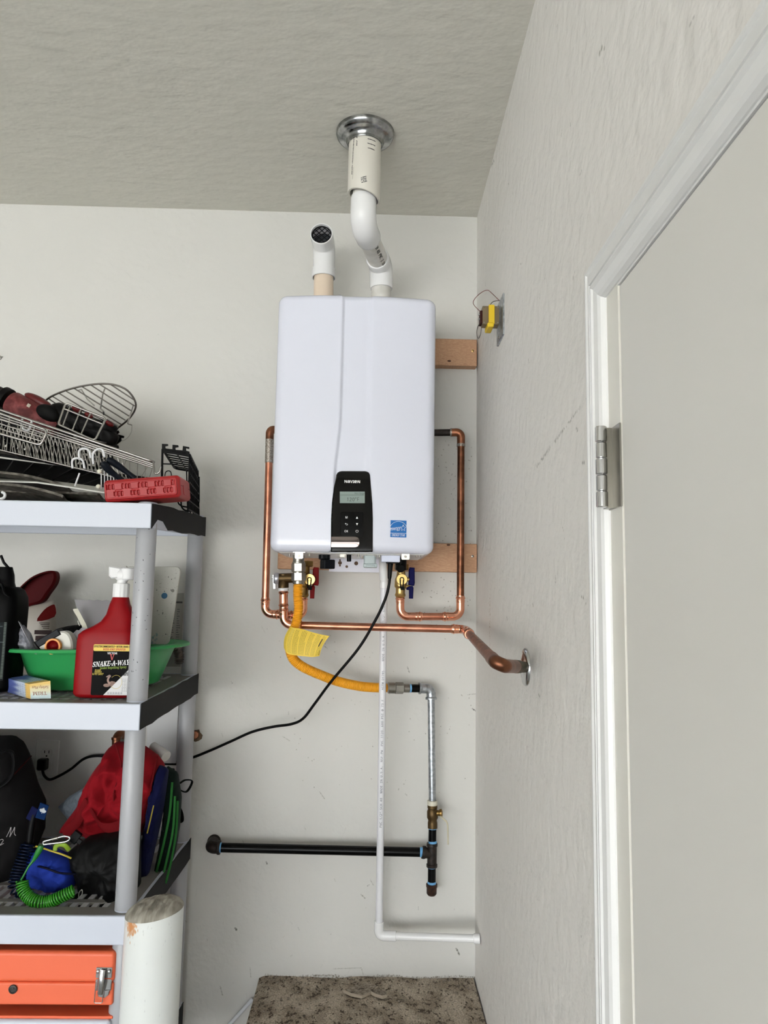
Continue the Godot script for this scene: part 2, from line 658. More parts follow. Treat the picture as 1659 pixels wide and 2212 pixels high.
func make_materials() -> void:
	M.wall = plaster(Color(0.835, 0.83, 0.81), 3, 1.4, 0.10)
	M.side = plaster(Color(0.905, 0.893, 0.875), 11, 1.4, 0.16)
	M.room = mat(Color(0.85, 0.84, 0.82), 0.7)
	M.ceiling = plaster(Color(0.85, 0.84, 0.80), 21, 1.2, 0.15)
	marks(M.wall, back_marks())
	marks(M.side, side_marks())
	M.trim = mat(Color(0.9, 0.9, 0.895), 0.35)
	M.jamb = mat(Color(0.89, 0.88, 0.845), 0.4)
	M.door = mat(Color(0.87, 0.862, 0.84), 0.5)
	M.floor = mat(Color(0.60, 0.595, 0.58), 0.6)
	M.chrome = mat(Color(0.8, 0.8, 0.8), 0.16, 1.0)
	M.steel = mat(Color(0.60, 0.59, 0.56), 0.28, 1.0)
	M.galv = mottled(Color(0.6, 0.62, 0.64), Color(0.78, 0.8, 0.82), 0.03, 9.0, 0.38, 0.0, 5, 1.0)
	M.copper = mottled(Color(0.76, 0.50, 0.40), Color(0.88, 0.62, 0.51), 0.012, 5.0, 0.3, 0.0, 6, 1.0)
	M.copper_new = mat(Color(0.95, 0.68, 0.56), 0.18, 1.0)
	M.copper_old = mottled(Color(0.42, 0.28, 0.21), Color(0.62, 0.41, 0.31), 0.012, 6.0, 0.4, 0.0, 7, 1.0)
	M.solder = mottled(Color(0.5, 0.46, 0.42), Color(0.75, 0.73, 0.7), 0.05, 12.0, 0.45, 0.02, 9, 0.8)
	M.verdigris = mottled(Color(0.12, 0.2, 0.13), Color(0.4, 0.28, 0.16), 0.03, 12.0, 0.55, 0.02, 10, 0.5)
	M.brass = mat(Color(0.78, 0.66, 0.42), 0.28, 1.0)
	M.brass_dull = mat(Color(0.55, 0.44, 0.26), 0.4, 1.0)
	M.brass_dark = mat(Color(0.36, 0.29, 0.19), 0.45, 0.9)
	M.pvc = mat(Color(0.93, 0.93, 0.93), 0.22)
	M.pvc_old = mottled(Color(0.83, 0.82, 0.79), Color(0.9, 0.89, 0.87), 0.02, 3.0, 0.35, 0.0, 12)
	M.enamel = mat(Color(0.875, 0.885, 0.935), 0.24)
	M.enamel.clearcoat_enabled = true
	M.enamel.clearcoat = 0.3
	M.enamel.clearcoat_roughness = 0.05
	M.gloss_black = mat(Color(0.012, 0.012, 0.013), 0.04, 0.0, 0.45)
	M.black = mat(Color(0.025, 0.025, 0.028), 0.4)
	M.black_soft = mat(Color(0.03, 0.03, 0.033), 0.65)
	M.white = mat(Color(0.92, 0.92, 0.92), 0.4)
	M.print_white = mat(Color(0.93, 0.93, 0.93), 0.5)
	M.print_black = mat(Color(0.05, 0.05, 0.06), 0.6)
	M.print_grey = mat(Color(0.42, 0.43, 0.47), 0.6)
	M.wire = mat(Color(0.66, 0.65, 0.63), 0.28, 1.0)
	M.wire_dark = mat(Color(0.42, 0.40, 0.38), 0.35, 1.0)
	M.wire_white = mat(Color(0.86, 0.86, 0.87), 0.35)
	M.wire_black = mat(Color(0.03, 0.03, 0.035), 0.45, 0.0, 0.25)
	M.tape = mat(Color(0.10, 0.10, 0.105), 0.6, 0.0, 0.25)
	M.red = mat(Color(0.66, 0.10, 0.12), 0.4)
	M.yellow = mat(Color(0.93, 0.80, 0.28), 0.5)
	M.iron = mottled(Color(0.10, 0.085, 0.075), Color(0.2, 0.16, 0.14), 0.03, 10.0, 0.5, 0.02, 13, 0.4)
	M.pipe_black = mat(Color(0.02, 0.02, 0.022), 0.25)
	M.blue_dope = mat(Color(0.42, 0.66, 0.85), 0.6)
	var w := Image.create(256, 256, false, Image.FORMAT_RGB8)
	var f := noise(0.02, 30)
	for y in 256:
		for x in 256:
			var g: float = 0.5 + 0.5 * sin((y * 0.16 + f.get_noise_2d(x * 0.35, y * 1.2) * 9.0) * 2.0)
			g = g * 0.4 + 0.3 * (f.get_noise_2d(x * 0.8, y * 9.0) + 0.5)
			w.set_pixel(x, y, Color(0.82, 0.66, 0.52).lerp(Color(0.68, 0.50, 0.38), clampf(g, 0, 1)))
	M.wood = mat(Color.WHITE, 0.65)
	M.wood.albedo_texture = ImageTexture.create_from_image(w)
	M.wood.uv1_scale = Vector3(3, 1, 1)


# right wall face: x for a depth z and a distance off the wall
func rw(z: float, off := 0.0) -> float:
	return 0.0238 + -0.0100 * z - off

const CEIL := 2.916

func uv_wall(mb: MB, right := false) -> void:
	for i in mb.v.size():
		var p := mb.v[i]
		mb.uv[i] = Vector2(p.z if right else p.x, -p.y)

func slab(a: Vector3, b: Vector3) -> MB:
	var mb := MB.new()
	mb.box((b - a).abs(), Transform3D(Basis.IDENTITY, (a + b) / 2.0))
	return mb

func with_uv2(o: MeshInstance3D, right := false) -> void:
	var m: ArrayMesh = o.mesh
	var a := m.surface_get_arrays(0)
	var t := PackedVector2Array()
	for p: Vector3 in a[Mesh.ARRAY_VERTEX]:
		if right:
			t.append(Vector2(p.z * MPX / 1024.0, (3.0 - p.y) * MPX / 1792.0))
		else:
			t.append(Vector2((p.x - BW.x) * MPX / 1152.0, (BW.y - p.y) * MPX / 1792.0))
	a[Mesh.ARRAY_TEX_UV2] = t
	var k := ArrayMesh.new()
	k.add_surface_from_arrays(Mesh.PRIMITIVE_TRIANGLES, a)
	o.mesh = k

# a box on the right wall: z range, y range, from off0 to off1 in front of the wall face
func wall_box(mb: MB, z0: float, z1: float, y0: float, y1: float, off0: float, off1: float) -> void:
	var p := []
	for o in [off0, off1]:
		p.append(Vector3(rw(z0, o), y0, z0))
		p.append(Vector3(rw(z1, o), y0, z1))
		p.append(Vector3(rw(z1, o), y1, z1))
		p.append(Vector3(rw(z0, o), y1, z0))
	# p[0..3] deep side, p[4..7] room side
	mb.quad(p[5], p[4], p[7], p[6])
	mb.quad(p[0], p[1], p[2], p[3])
	mb.quad(p[4], p[0], p[3], p[7])
	mb.quad(p[1], p[5], p[6], p[2])
	mb.quad(p[3], p[2], p[6], p[7])
	mb.quad(p[1], p[0], p[4], p[5])

func build_room() -> void:
	var zf := 6.2
	var xl := -6.0
	var mb := slab(Vector3(xl - 0.15, -0.1, -0.15), Vector3(0.2, CEIL + 0.1, 0))
	uv_wall(mb)
	with_uv2(struct("wall_back", mb, M.wall, "off-white plaster back wall with scuffs and dark specks"))
	# right wall with the opening of the door
	var dz0 := 1.3256
	var dz1 := dz0 + 0.83
	var dtop := 2.0675
	mb = MB.new()
	wall_box(mb, 0, dz0, -0.1, CEIL + 0.1, -0.15, 0)
	wall_box(mb, dz0, dz1, dtop, CEIL + 0.1, -0.15, 0)
	wall_box(mb, dz1, zf + 0.15, -0.1, CEIL + 0.1, -0.15, 0)
	uv_wall(mb, true)
	with_uv2(struct("wall_right", mb, M.side, "off-white plaster right wall with streaky relief and scuffs"), true)
	struct("wall_left", slab(Vector3(xl - 0.15, -0.1, 0), Vector3(xl, CEIL + 0.1, zf)), M.room, "off-white far left wall of the garage")
	# front wall with the open garage doorway
	mb = MB.new()
	var g0 := -5.2
	var g1 := -0.3
	mb.box(Vector3(g0 - xl + 0.15, CEIL + 0.2, 0.15), xf(Vector3((xl - 0.15 + g0) / 2, CEIL / 2, zf + 0.075)))
	mb.box(Vector3(0.15 - g1, CEIL + 0.2, 0.15), xf(Vector3((g1 + 0.15) / 2, CEIL / 2, zf + 0.075)))
	mb.box(Vector3(g1 - g0, CEIL + 0.1 - 2.13, 0.15), xf(Vector3((g0 + g1) / 2, (CEIL + 0.1 + 2.13) / 2, zf + 0.075)))
	struct("wall_front", mb, M.room, "off-white front wall with the open garage doorway")
	mb = slab(Vector3(xl - 0.15, CEIL, -0.15), Vector3(0.2, CEIL + 0.15, zf + 0.15))
	for i in mb.v.size():
		mb.uv[i] = Vector2(mb.v[i].x * 0.6, mb.v[i].z)
	struct("ceiling", mb, M.ceiling, "grey-white textured plaster ceiling")
	struct("floor", slab(Vector3(xl - 0.15, -0.12, -0.15), Vector3(0.2, 0, zf + 0.15)), M.floor, "grey concrete garage floor")
	struct("driveway", slab(Vector3(-30, -0.2, zf + 0.16), Vector3(25, -0.04, 45)), mat(Color(0.6, 0.6, 0.59), 0.8), "concrete driveway outside the garage doorway")
	# door casing: one profile along both sides and the head
	var prof := [Vector2(0, 0), Vector2(0, 0.009), Vector2(0.003, 0.013), Vector2(0.007, 0.013), Vector2(0.0095, 0.0105), Vector2(0.012, 0.0105), Vector2(0.028, 0.0125), Vector2(0.032, 0.0165), Vector2(0.0355, 0.0165), Vector2(0.0375, 0.0125), Vector2(0.0395, 0.0165), Vector2(0.043, 0.0165), Vector2(0.046, 0.0135), Vector2(0.058, 0.0115), Vector2(0.063, 0.0085), Vector2(0.066, 0.003), Vector2(0.066, 0)]
	var wd: float = prof[-1].x
	var zo := dz0 + 0.003 - wd
	var zi := dz1 - 0.003 + wd
	var yo := dtop - 0.003 + wd
	var tr := MB.new()
	sweep_profile(tr, prof, Vector3(0, 0, 0), Vector3(0, 0, 1), Vector3(0, 1, 0), zo, 0.0, yo, 0.0, -1.0)
	struct("trim_1", tr, M.trim, "white moulded door casing, upright on the hinge side")
	tr = MB.new()
	head_profile(tr, prof, yo, zo, zi)
	struct("trim_2", tr, M.trim, "white moulded door casing across the head of the door")
	tr = MB.new()
	sweep_profile(tr, prof, Vector3.ZERO, Vector3(0, 0, -1), Vector3(0, 1, 0), zi, 0.0, yo, 0.0, -1.0)
	struct("trim_3", tr, M.trim, "white moulded door casing, upright on the latch side")
	# jamb and leaf
	var d := Node3D.new()
	d.name = "door_1"
	add_child(d)
	d.set_meta("kind", "structure")
	d.set_meta("label", "grey-white flush door in the right wall with a chrome hinge")
	var strip := 1.3754 - dz0
	mb = MB.new()
	wall_box(mb, dz0, dz0 + strip, 0, dtop, -0.12, 0.0005)
	part("hinge_jamb", mb, M.jamb, d, "cream door jamb on the hinge side")
	mb = MB.new()
	wall_box(mb, dz0 + strip, dz1, dtop - 0.0062, dtop, -0.12, 0.0005)
	part("head_jamb", mb, M.trim, d)
	mb = MB.new()
	wall_box(mb, dz1 - 0.006, dz1, 0, dtop - 0.0062, -0.12, 0.0005)
	part("latch_jamb", mb, M.jamb, d)
	var rec := 0.0015
	mb = MB.new()
	wall_box(mb, dz0 + strip + 0.0025, dz1 - 0.0085, 0.01, dtop - 0.0082, -rec - 0.04, -rec)
	part("leaf", mb, M.door, d)
	# hinge
	var hz := 1.3466
	var hy0 := 1.7635
	var hy1 := 1.8747
	var h := Node3D.new()
	h.name = "hinge"
	d.add_child(h)
	h.set_meta("label", "chrome butt hinge with five knuckles")
	mb = MB.new()
	wall_box(mb, dz0 - 0.004, dz0 + strip + 0.002, hy0 - 0.001, hy1 - 0.002, 0.0005, 0.0028)
	wall_box(mb, hz, dz0 + 0.004, hy0, hy1 - 0.002, 0.0026, 0.0105)
	part("hinge_leaf", mb, M.steel, h)
	for k in 5:
		mb = MB.new()
		var a := lerpf(hy0, hy1, k / 5.0) + 0.0006
		var b := lerpf(hy0, hy1, (k + 1) / 5.0) - 0.0006
		mb.rod(Vector3(rw(hz, 0.0175), a, hz), Vector3(rw(hz, 0.0175), b, hz), 0.0078 if k % 2 == 0 else 0.0072, 20, 0.001)
		part("knuckle", mb, M.chrome, h)
	# raised concrete platform
	mb = MB.new()
	var px0 := -0.6172
	var py := 0.5175
	var rows := []
	var nz := noise(6.0, 3)
	for j in 25:
		var row := []
		for i in 41:
			var x := lerpf(px0, rw(0.4) - 0.001, i / 40.0)
			var z := 0.8 * j / 24.0
			row.append(Vector3(x, py + nz.get_noise_2d(x * 1.0, z) * 0.006 - (0.006 if i == 0 else 0.0), z))
		rows.append(row)
	mb.grid(rows, false, false, true)
	# chipped edge along the wall and the sides
	var side_l := []
	var side_f := []
	for j in 25:
		side_l.append(rows[j][0])
	for i in 41:
		side_f.append(rows[24][i])
	var low_l := []
	var low_f := []
	for p in side_l:
		low_l.append(Vector3(p.x - 0.004, 0, p.z))
	for p in side_f:
		low_f.append(Vector3(p.x, 0, p.z))
	mb.grid([side_l, low_l])
	mb.grid([side_f, low_f])
	var pm := mat(Color.WHITE, 0.85)
	var pi := Image.create(640, 640, false, Image.FORMAT_RGB8)
	var n1 := noise(0.011, 17, FastNoiseLite.TYPE_SIMPLEX_SMOOTH, 5)
	var n2 := noise(0.045, 18, FastNoiseLite.TYPE_SIMPLEX_SMOOTH, 5)
	var n3 := noise(0.16, 19, FastNoiseLite.TYPE_SIMPLEX_SMOOTH, 2)
	var blots := [[0.16, 0.085, 0.05, 0.9], [0.42, 0.03, 0.06, 0.65], [0.62, 0.05, 0.10, 0.85], [0.50, 0.075, 0.11, 0.65], [0.04, 0.09, 0.03, 0.6], [0.76, 0.05, 0.08, 0.6], [0.33, 0.045, 0.05, 0.55], [0.25, 0.11, 0.05, 0.4], [0.9, 0.03, 0.05, 0.4], [0.5, 0.45, 0.14, 0.7], [0.2, 0.6, 0.12, 0.6]]
	for y in 640:
		for x in 640:
			var a := n1.get_noise_2d(x, y)
			var b := n2.get_noise_2d(x, y)
			var c := n3.get_noise_2d(x, y)
			var q := Color(0.72, 0.67, 0.60).lerp(Color(0.58, 0.53, 0.46), clampf(0.5 + a * 1.6, 0, 1))
			q = q.lerp(Color(0.74, 0.71, 0.65), smoothstep(0.15, 0.45, b + c * 0.4) * 0.6)
			var k := 0.0
			for t: Array in blots:
				var ds: float = Vector2(x / 640.0 - t[0], (y / 640.0 - t[1]) * 2.2).length() / t[2]
				k = maxf(k, (1.0 - smoothstep(0.2, 1.3, ds)) * t[3])
			k = smoothstep(0.14, 0.52, k * 1.2 + b * 0.9 + a * 0.35 + c * 0.3) * 0.9
			q = q.lerp(Color(0.25, 0.20, 0.155), k)
			q = q.darkened(clampf(c * 0.25, -0.1, 0.2))
			pi.set_pixel(x, y, q)
	pm.albedo_texture = ImageTexture.create_from_image(pi)
	pm.heightmap_enabled = true
	pm.heightmap_texture = noise_tex(noise(0.03, 20, FastNoiseLite.TYPE_SIMPLEX_SMOOTH, 5), 512)
	pm.heightmap_scale = 0.5
	var pl := Node3D.new()
	pl.name = "concrete_platform"
	add_child(pl)
	pl.set_meta("kind", "structure")
	pl.set_meta("label", "low raised concrete platform with brown stains in the corner by the wall")
	part("slab", mb, pm, pl)
	# crumbs and broken bits of concrete lying on it
	mb = MB.new()
	var r := RandomNumberGenerator.new()
	r.seed = 12
	for i in 220:
		var x := r.randf_range(px0 + 0.02, 0.0)
		var z := absf(r.randfn(0, 0.05)) + 0.004 if i < 110 else r.randf_range(0.02, 0.4)
		var s := r.randf_range(0.001, 0.0038)
		mb.ball(Vector3(x, py + s * 0.3, z), Vector3(s * 1.6, s * 0.7, s), Basis(Vector3.UP, r.randf() * 6.0), 6, 4)
	var o := part("crumbs", mb, mottled(Color(0.35, 0.3, 0.25), Color(0.72, 0.68, 0.62), 0.05, 9.0, 0.9, 0.0, 19), pl)
	o.set_meta("kind", "stuff")
	mb = MB.new()
	for q in [[-0.31, 0.085, 0.055, 20.0], [-0.265, 0.10, 0.035, -30.0]]:
		var poly := PackedVector2Array()
		for k in 7:
			var a := TAU * k / 7
			poly.append(Vector2(cos(a), sin(a) * 0.55) * q[2] * (0.7 + 0.5 * r.randf()))
		mb.prism(poly, 0.008, Transform3D(Basis(Vector3.UP, deg_to_rad(q[3])) * Basis(Vector3.RIGHT, -PI / 2), Vector3(q[0], py + 0.002, q[1])), 0.002)
	part("broken_chunk", mb, pm, pl)

# extrudes the casing profile up from y0 to a mitred top: w runs from the outer edge towards the opening
func sweep_profile(mb: MB, prof: Array, _o: Vector3, dw: Vector3, _du: Vector3, z_out: float, y0: float, y_out: float, _k: float, _s: float) -> void:
	for i in prof.size() - 1:
		var a: Vector2 = prof[i]
		var b: Vector2 = prof[i + 1]
		var za := z_out + dw.z * a.x
		var zb := z_out + dw.z * b.x
		var p := [Vector3(rw(za, a.y), y0, za), Vector3(rw(zb, b.y), y0, zb), Vector3(rw(zb, b.y), y_out - b.x, zb), Vector3(rw(za, a.y), y_out - a.x, za)]
		if dw.z < 0:
			p = [p[1], p[0], p[3], p[2]]
		mb.quad(p[1], p[0], p[3], p[2])
		flip_room(mb)

# makes the last quad face the room side of the wall
func flip_room(mb: MB) -> void:
	var k := mb.v.size() - 4
	if mb.n[k].x > 0.02:
		for j in 4:
			mb.n[k + j] = -mb.n[k + j]
		var m := mb.ix.size() - 6
		for t in 2:
			var q := mb.ix[m + t * 3 + 1]
			mb.ix[m + t * 3 + 1] = mb.ix[m + t * 3 + 2]
			mb.ix[m + t * 3 + 2] = q

func head_profile(mb: MB, prof: Array, y_out: float, z_a: float, z_b: float) -> void:
	for i in prof.size() - 1:
		var a: Vector2 = prof[i]
		var b: Vector2 = prof[i + 1]
		var p := [Vector3(rw(z_a + a.x, a.y), y_out - a.x, z_a + a.x), Vector3(rw(z_a + b.x, b.y), y_out - b.x, z_a + b.x), Vector3(rw(z_b - b.x, b.y), y_out - b.x, z_b - b.x), Vector3(rw(z_b - a.x, a.y), y_out - a.x, z_b - a.x)]
		mb.quad(p[0], p[1], p[2], p[3])
		flip_room(mb)


# the cover's front: depth at (x across, y up), both from the heater's middle
const HW := 0.222
const HX := -0.364
const HB := 1.757
const HT := 2.477
const HZ := 0.352

func bulge(x: float, y: float) -> float:
	var q := x / HW
	var z := HZ + 0.020 * (1.0 - q * q)
	# raised left wing ends in a crease, softer one on the right; the band between is set back
	var t := clampf((y - HB) / (HT - HB), 0, 1)
	var xa := -0.4038 - HX
	var low := smoothstep(0.52, 0.28, t)
	xa -= 0.012 * low
	var xb := -0.3318 - HX
	var d := 0.0
	d -= 0.0070 * smoothstep(xa - 0.001, xa + 0.005, x) * (1.0 - smoothstep(xb - 0.003, xb + 0.016, x))
	return z + d

func cover_section(y: float) -> Array:
	# (x, z) round the cover from the back of the left side to the back of the right side
	var r := 0.030
	var o := []
	var zb := 0.06
	o.append(Vector2(-HW, zb))
	o.append(Vector2(-HW, 0.2))
	var zf := bulge(-HW + r, y)
	for k in 7:
		var a := PI / 2 * k / 6.0
		o.append(Vector2(-HW + r - r * cos(a), zf - r + r * sin(a)))
	var xs := []
	for k in range(1, 120):
		xs.append(lerpf(-HW + r, HW - r, k / 120.0))
	for x in xs:
		o.append(Vector2(x, bulge(x, y)))
	zf = bulge(HW - r, y)
	for k in 7:
		var a := PI / 2 * k / 6.0
		o.append(Vector2(HW - r + r * sin(a), zf - r + r * cos(a)))
	o.append(Vector2(HW, 0.2))
	o.append(Vector2(HW, zb))
	return o

func build_heater() -> void:
	var t := thing("water_heater", "white wall-hung tankless water heater with a black control panel", "water heater", Vector3(HX, HB, 0.04))
	var mb := MB.new()
	var rows := []
	var ys := []
	var rt := 0.022
	for k in 8:
		var a := PI / 2 * k / 7.0
		ys.append([HB + rt - rt * cos(a), rt * (1 - sin(a))])
	for k in range(1, 40):
		ys.append([lerpf(HB + rt, HT - rt, k / 40.0), 0.0])
	for k in 8:
		var a := PI / 2 * k / 7.0
		ys.append([HT - rt + rt * sin(a), rt * (1 - cos(a))])
	for q in ys:
		var s := cover_section(q[0])
		var row := []
		for i in s.size():
			var d: Vector2 = (s[mini(i + 1, s.size() - 1)] - s[maxi(i - 1, 0)]).normalized()
			var nn := Vector2(-d.y, d.x)
			var p: Vector2 = s[i] - nn * q[1]
			row.append(Vector3(HX + p.x, q[0], p.y))
		rows.append(row)
	mb.grid(rows, false, false, true)
	# closed bottom and top
	var bot: Array = rows[0].duplicate()
	mb.fan(bot, Vector3.DOWN)
	mb.fan(rows[-1].duplicate(), Vector3.UP)
	part("cover", mb, M.enamel, t)
	mb = MB.new()
	mb.box(Vector3(0.425, 0.70, 0.22), xf(Vector3(HX, (HB + HT) / 2, 0.15)), 0.006)
	part("chassis", mb, M.white, t)
	# --- control panel
	var pan := outline(PackedVector2Array([Vector2(-0.4098, 1.9584), Vector2(-0.4093, 1.9647), Vector2(-0.4063, 1.9704), Vector2(-0.4014, 1.9737), Vector2(-0.3953, 1.9751), Vector2(-0.3331, 1.9764), Vector2(-0.3269, 1.9753), Vector2(-0.3218, 1.9722), Vector2(-0.3192, 1.9666), Vector2(-0.3183, 1.9603), Vector2(-0.3146, 1.9227), Vector2(-0.3108, 1.8853), Vector2(-0.3089, 1.8479), Vector2(-0.3077, 1.7590), Vector2(-0.4187, 1.7569), Vector2(-0.4205, 1.8457), Vector2(-0.4191, 1.8893), Vector2(-0.4152, 1.9306)]))
	var ins := 0.004
	mb = MB.new()
	mb.prism(pan, 0.012, xf(Vector3(0, 0, HZ + 0.012)), 0.003, 60.0)
	var cp := part("control_panel", mb, M.gloss_black, t, "black glossy control panel")
	var zf := HZ + 0.0241
	# screen
	var sc := PackedVector2Array([Vector2(-0.3989, 1.9187), Vector2(-0.3320, 1.9201), Vector2(-0.3313, 1.8888), Vector2(-0.3981, 1.8875)])
	mb = MB.new()
	mb.prism(sc, 0.0008, xf(Vector3(0, 0, zf)))
	part("screen", mb, mat(Color(0.50, 0.56, 0.54), 0.35), cp, "grey-green liquid crystal display")
	var ink := mat(Color(0.2, 0.23, 0.23), 0.6)
	var sp0 := zf + 0.0009
	text("lettering", "120", 0.0098, facing(Vector3(-0.3693, 1.8979, sp0), Vector3.BACK), ink, cp, "Droid Sans Mono", 400, 0.9)
	text("lettering", "°F", 0.0098, facing(Vector3(-0.3526, 1.8988, sp0), Vector3.BACK), ink, cp, "Droid Sans Mono", 400, 0.75)
	text("lettering", "Post-Purge", 0.0042, facing(Vector3(-0.3461, 1.9147, sp0), Vector3.BACK), ink, cp, "Droid Sans Mono", 400, 0.68)
	mb = MB.new()
	mb.prism(PackedVector2Array([Vector2(-0.3974, 1.9099), Vector2(-0.3330, 1.9112), Vector2(-0.3330, 1.9104), Vector2(-0.3974, 1.9091)]), 0.0004, xf(Vector3(0, 0, sp0)))
	part("screen_line", mb, ink, cp)
	# name plate
	var np := Vector3(-0.3660, 1.9463, zf + 0.0002)
	var wl := mat(Color(0.95, 0.95, 0.95), 0.4)
	wl.emission_enabled = false
	var adv := ["N", "a", "v", "i", "e", "n"]
	var wx := [-0.0177, -0.0095, -0.0023, 0.0034, 0.0091, 0.0175]
	for k in 6:
		var up: bool = k in [0, 2, 3, 5]
		text("lettering", adv[k].to_upper() if up else adv[k], 0.0072 if up else 0.0092, facing(np + Vector3(wx[k], 0.0 if up else 0.0011, 0), Vector3.BACK), wl, cp, "Droid Sans", 700, 1.12)
	# key pad
	mb = MB.new()
	mb.prism(off_rect(Vector3(-0.3647, 1.832, 0.377), Vector3(-0.3947, 1.8005, 0.377), Vector3(-0.3345, 1.8637, 0.377), 0.003), 0.0022, xf(Vector3(0, 0, zf - 0.0004)), 0.001, 60.0)
	var kp := part("key_pad", mb, mat(Color(0.016, 0.016, 0.017), 0.12), cp)
	var kz := zf + 0.002
	for q in [[Vector3(-0.3792, 1.8492, 0.379), "M"], [Vector3(-0.379, 1.8124, 0.379), "OK"]]:
		text("lettering", q[1], 0.0058, facing(Vector3(q[0].x, q[0].y, kz), Vector3.BACK), wl, kp, "Droid Sans", 400, 0.95)
	mb = MB.new()
	var c1: Vector3 = Vector3(-0.3511, 1.8495, 0.379)
	var c2: Vector3 = Vector3(-0.3507, 1.8315, 0.379)
	mb.prism(PackedVector2Array([Vector2(c1.x - 0.003, c1.y - 0.003), Vector2(c1.x + 0.003, c1.y - 0.003), Vector2(c1.x, c1.y + 0.003)]), 0.0005, xf(Vector3(0, 0, kz)))
	part("key_symbol", mb, wl, kp)
	mb = MB.new()
	mb.prism(PackedVector2Array([Vector2(c2.x - 0.003, c2.y + 0.003), Vector2(c2.x + 0.003, c2.y + 0.003), Vector2(c2.x, c2.y - 0.003)]), 0.0005, xf(Vector3(0, 0, kz)))
	part("key_symbol", mb, wl, kp)
	mb = MB.new()
	# power symbol and return arrow
	var c3: Vector3 = Vector3(-0.3503, 1.8129, 0.379)
	var arc := []
	for k in 17:
		var a := deg_to_rad(55) - deg_to_rad(290) * k / 16.0
		arc.append(Vector3(c3.x + cos(a) * 0.0033, c3.y + sin(a) * 0.0033, kz + 0.0002))
	mb.tube(arc, 0.0004, 6)
	mb.tube([Vector3(c3.x, c3.y + 0.0005, kz + 0.0002), Vector3(c3.x, c3.y + 0.004, kz + 0.0002)], 0.0004, 6)
	part("key_symbol", mb, wl, kp)
	mb = MB.new()
	var c4: Vector3 = Vector3(-0.379, 1.8309, 0.379)
	arc = [Vector3(c4.x - 0.0035, c4.y + 0.0014, kz + 0.0002), Vector3(c4.x + 0.0015, c4.y + 0.0014, kz + 0.0002)]
	for k in 9:
		var a := PI / 2 - PI * k / 8.0
		arc.append(Vector3(c4.x + 0.0015 + cos(a) * 0.0018, c4.y - 0.0004 + sin(a) * 0.0018, kz + 0.0002))
	arc.append(Vector3(c4.x - 0.001, c4.y - 0.0022, kz + 0.0002))
	mb.tube(arc, 0.0004, 6)
	mb.tube([Vector3(c4.x - 0.0018, c4.y + 0.003, kz + 0.0002), Vector3(c4.x - 0.0036, c4.y + 0.0014, kz + 0.0002), Vector3(c4.x - 0.0018, c4.y - 0.0002, kz + 0.0002)], 0.0004, 6)
	part("key_symbol", mb, wl, kp)
	# curved mirror-like chin of the panel under the keys
	mb = MB.new()
	rows = []
	var pa: Vector3 = Vector3(-0.418, 1.797, 0.377)
	var pb: Vector3 = Vector3(-0.3436, 1.7694, 0.377)
	for j in 13:
		var row := []
		for i in 25:
			var x := lerpf(pa.x, pb.x, i / 24.0)
			var y := lerpf(pa.y, pb.y, j / 12.0)
			var e := clampf((pb.x - x) / 0.014, 0, 1)
			var yy := lerpf((pa.y + pb.y) / 2, y, 0.45 + 0.55 * sqrt(1.0 - (1.0 - e) * (1.0 - e)))
			var q := j / 12.0
			row.append(Vector3(x, yy, zf + 0.0004 + (x - pa.x) * 0.20 + 0.0010 * sin(PI * q) * minf(1.0, e * 1.2 + 0.1)))
		rows.append(row)
	mb.grid(rows)
	part("panel_chin", mb, mat(Color(0.46, 0.42, 0.41), 0.08, 0.9), cp, "shiny curved grip under the keys")
	# --- blue energy sticker
	var e0: Vector3 = Vector3(-0.2397, 1.8224, 0.374)
	var ez := bulge(e0.x - HX, e0.y) + 0.0003
	var st := facing(Vector3(e0.x, e0.y, ez + 0.0006), Vector3(0.134, 0, 1))
	mb = MB.new()
	mb.prism(rect(0.0435, 0.0455), 0.0006, st)
	var stk := part("energy_sticker", mb, mat(Color(0.06, 0.42, 0.72), 0.35), t, "square blue sticker with white arc, star and lettering")
	mb = MB.new()
	arc = []
	for k in 17:
		var a := deg_to_rad(28) + deg_to_rad(124) * k / 16.0
		arc.append(st * Vector3(cos(a) * 0.0245, -0.0045 + sin(a) * 0.0245, 0.0008))
	mb.tube(arc, 0.0005, 6)
	var star := []
	for k in 11:
		var a := PI / 2 + TAU * k / 10.0
		var rr := 0.0082 if k % 2 == 0 else 0.0036
		star.append(st * Vector3(0.0128 + cos(a) * rr, 0.0025 + sin(a) * rr * 1.1, 0.0008))
	mb.tube(star, 0.0006, 6)
	mb.prism(rect(0.0435, 0.0009), 0.0009, st * xf(Vector3(0, -0.0118, 0)))
	part("sticker_symbol", mb, wl, stk)
	text("lettering", "energy", 0.0088, st * xf(Vector3(-0.0085, 0.0010, 0.0008), Vector3(0, 0, 6)), wl, stk, "Droid Serif", 400, 0.72, true)
	text("lettering", "ENERGY STAR", 0.0060, st * xf(Vector3(0, -0.0172, 0.0008)), wl, stk, "Droid Sans", 400, 0.70)
	# --- underside: plate, clips, bracket and ports
	mb = MB.new()
	mb.box(Vector3(0.40, 0.012, 0.27), xf(Vector3(HX, HB + 0.0045, 0.19)), 0.003)
	part("bottom_plate", mb, M.white, t)
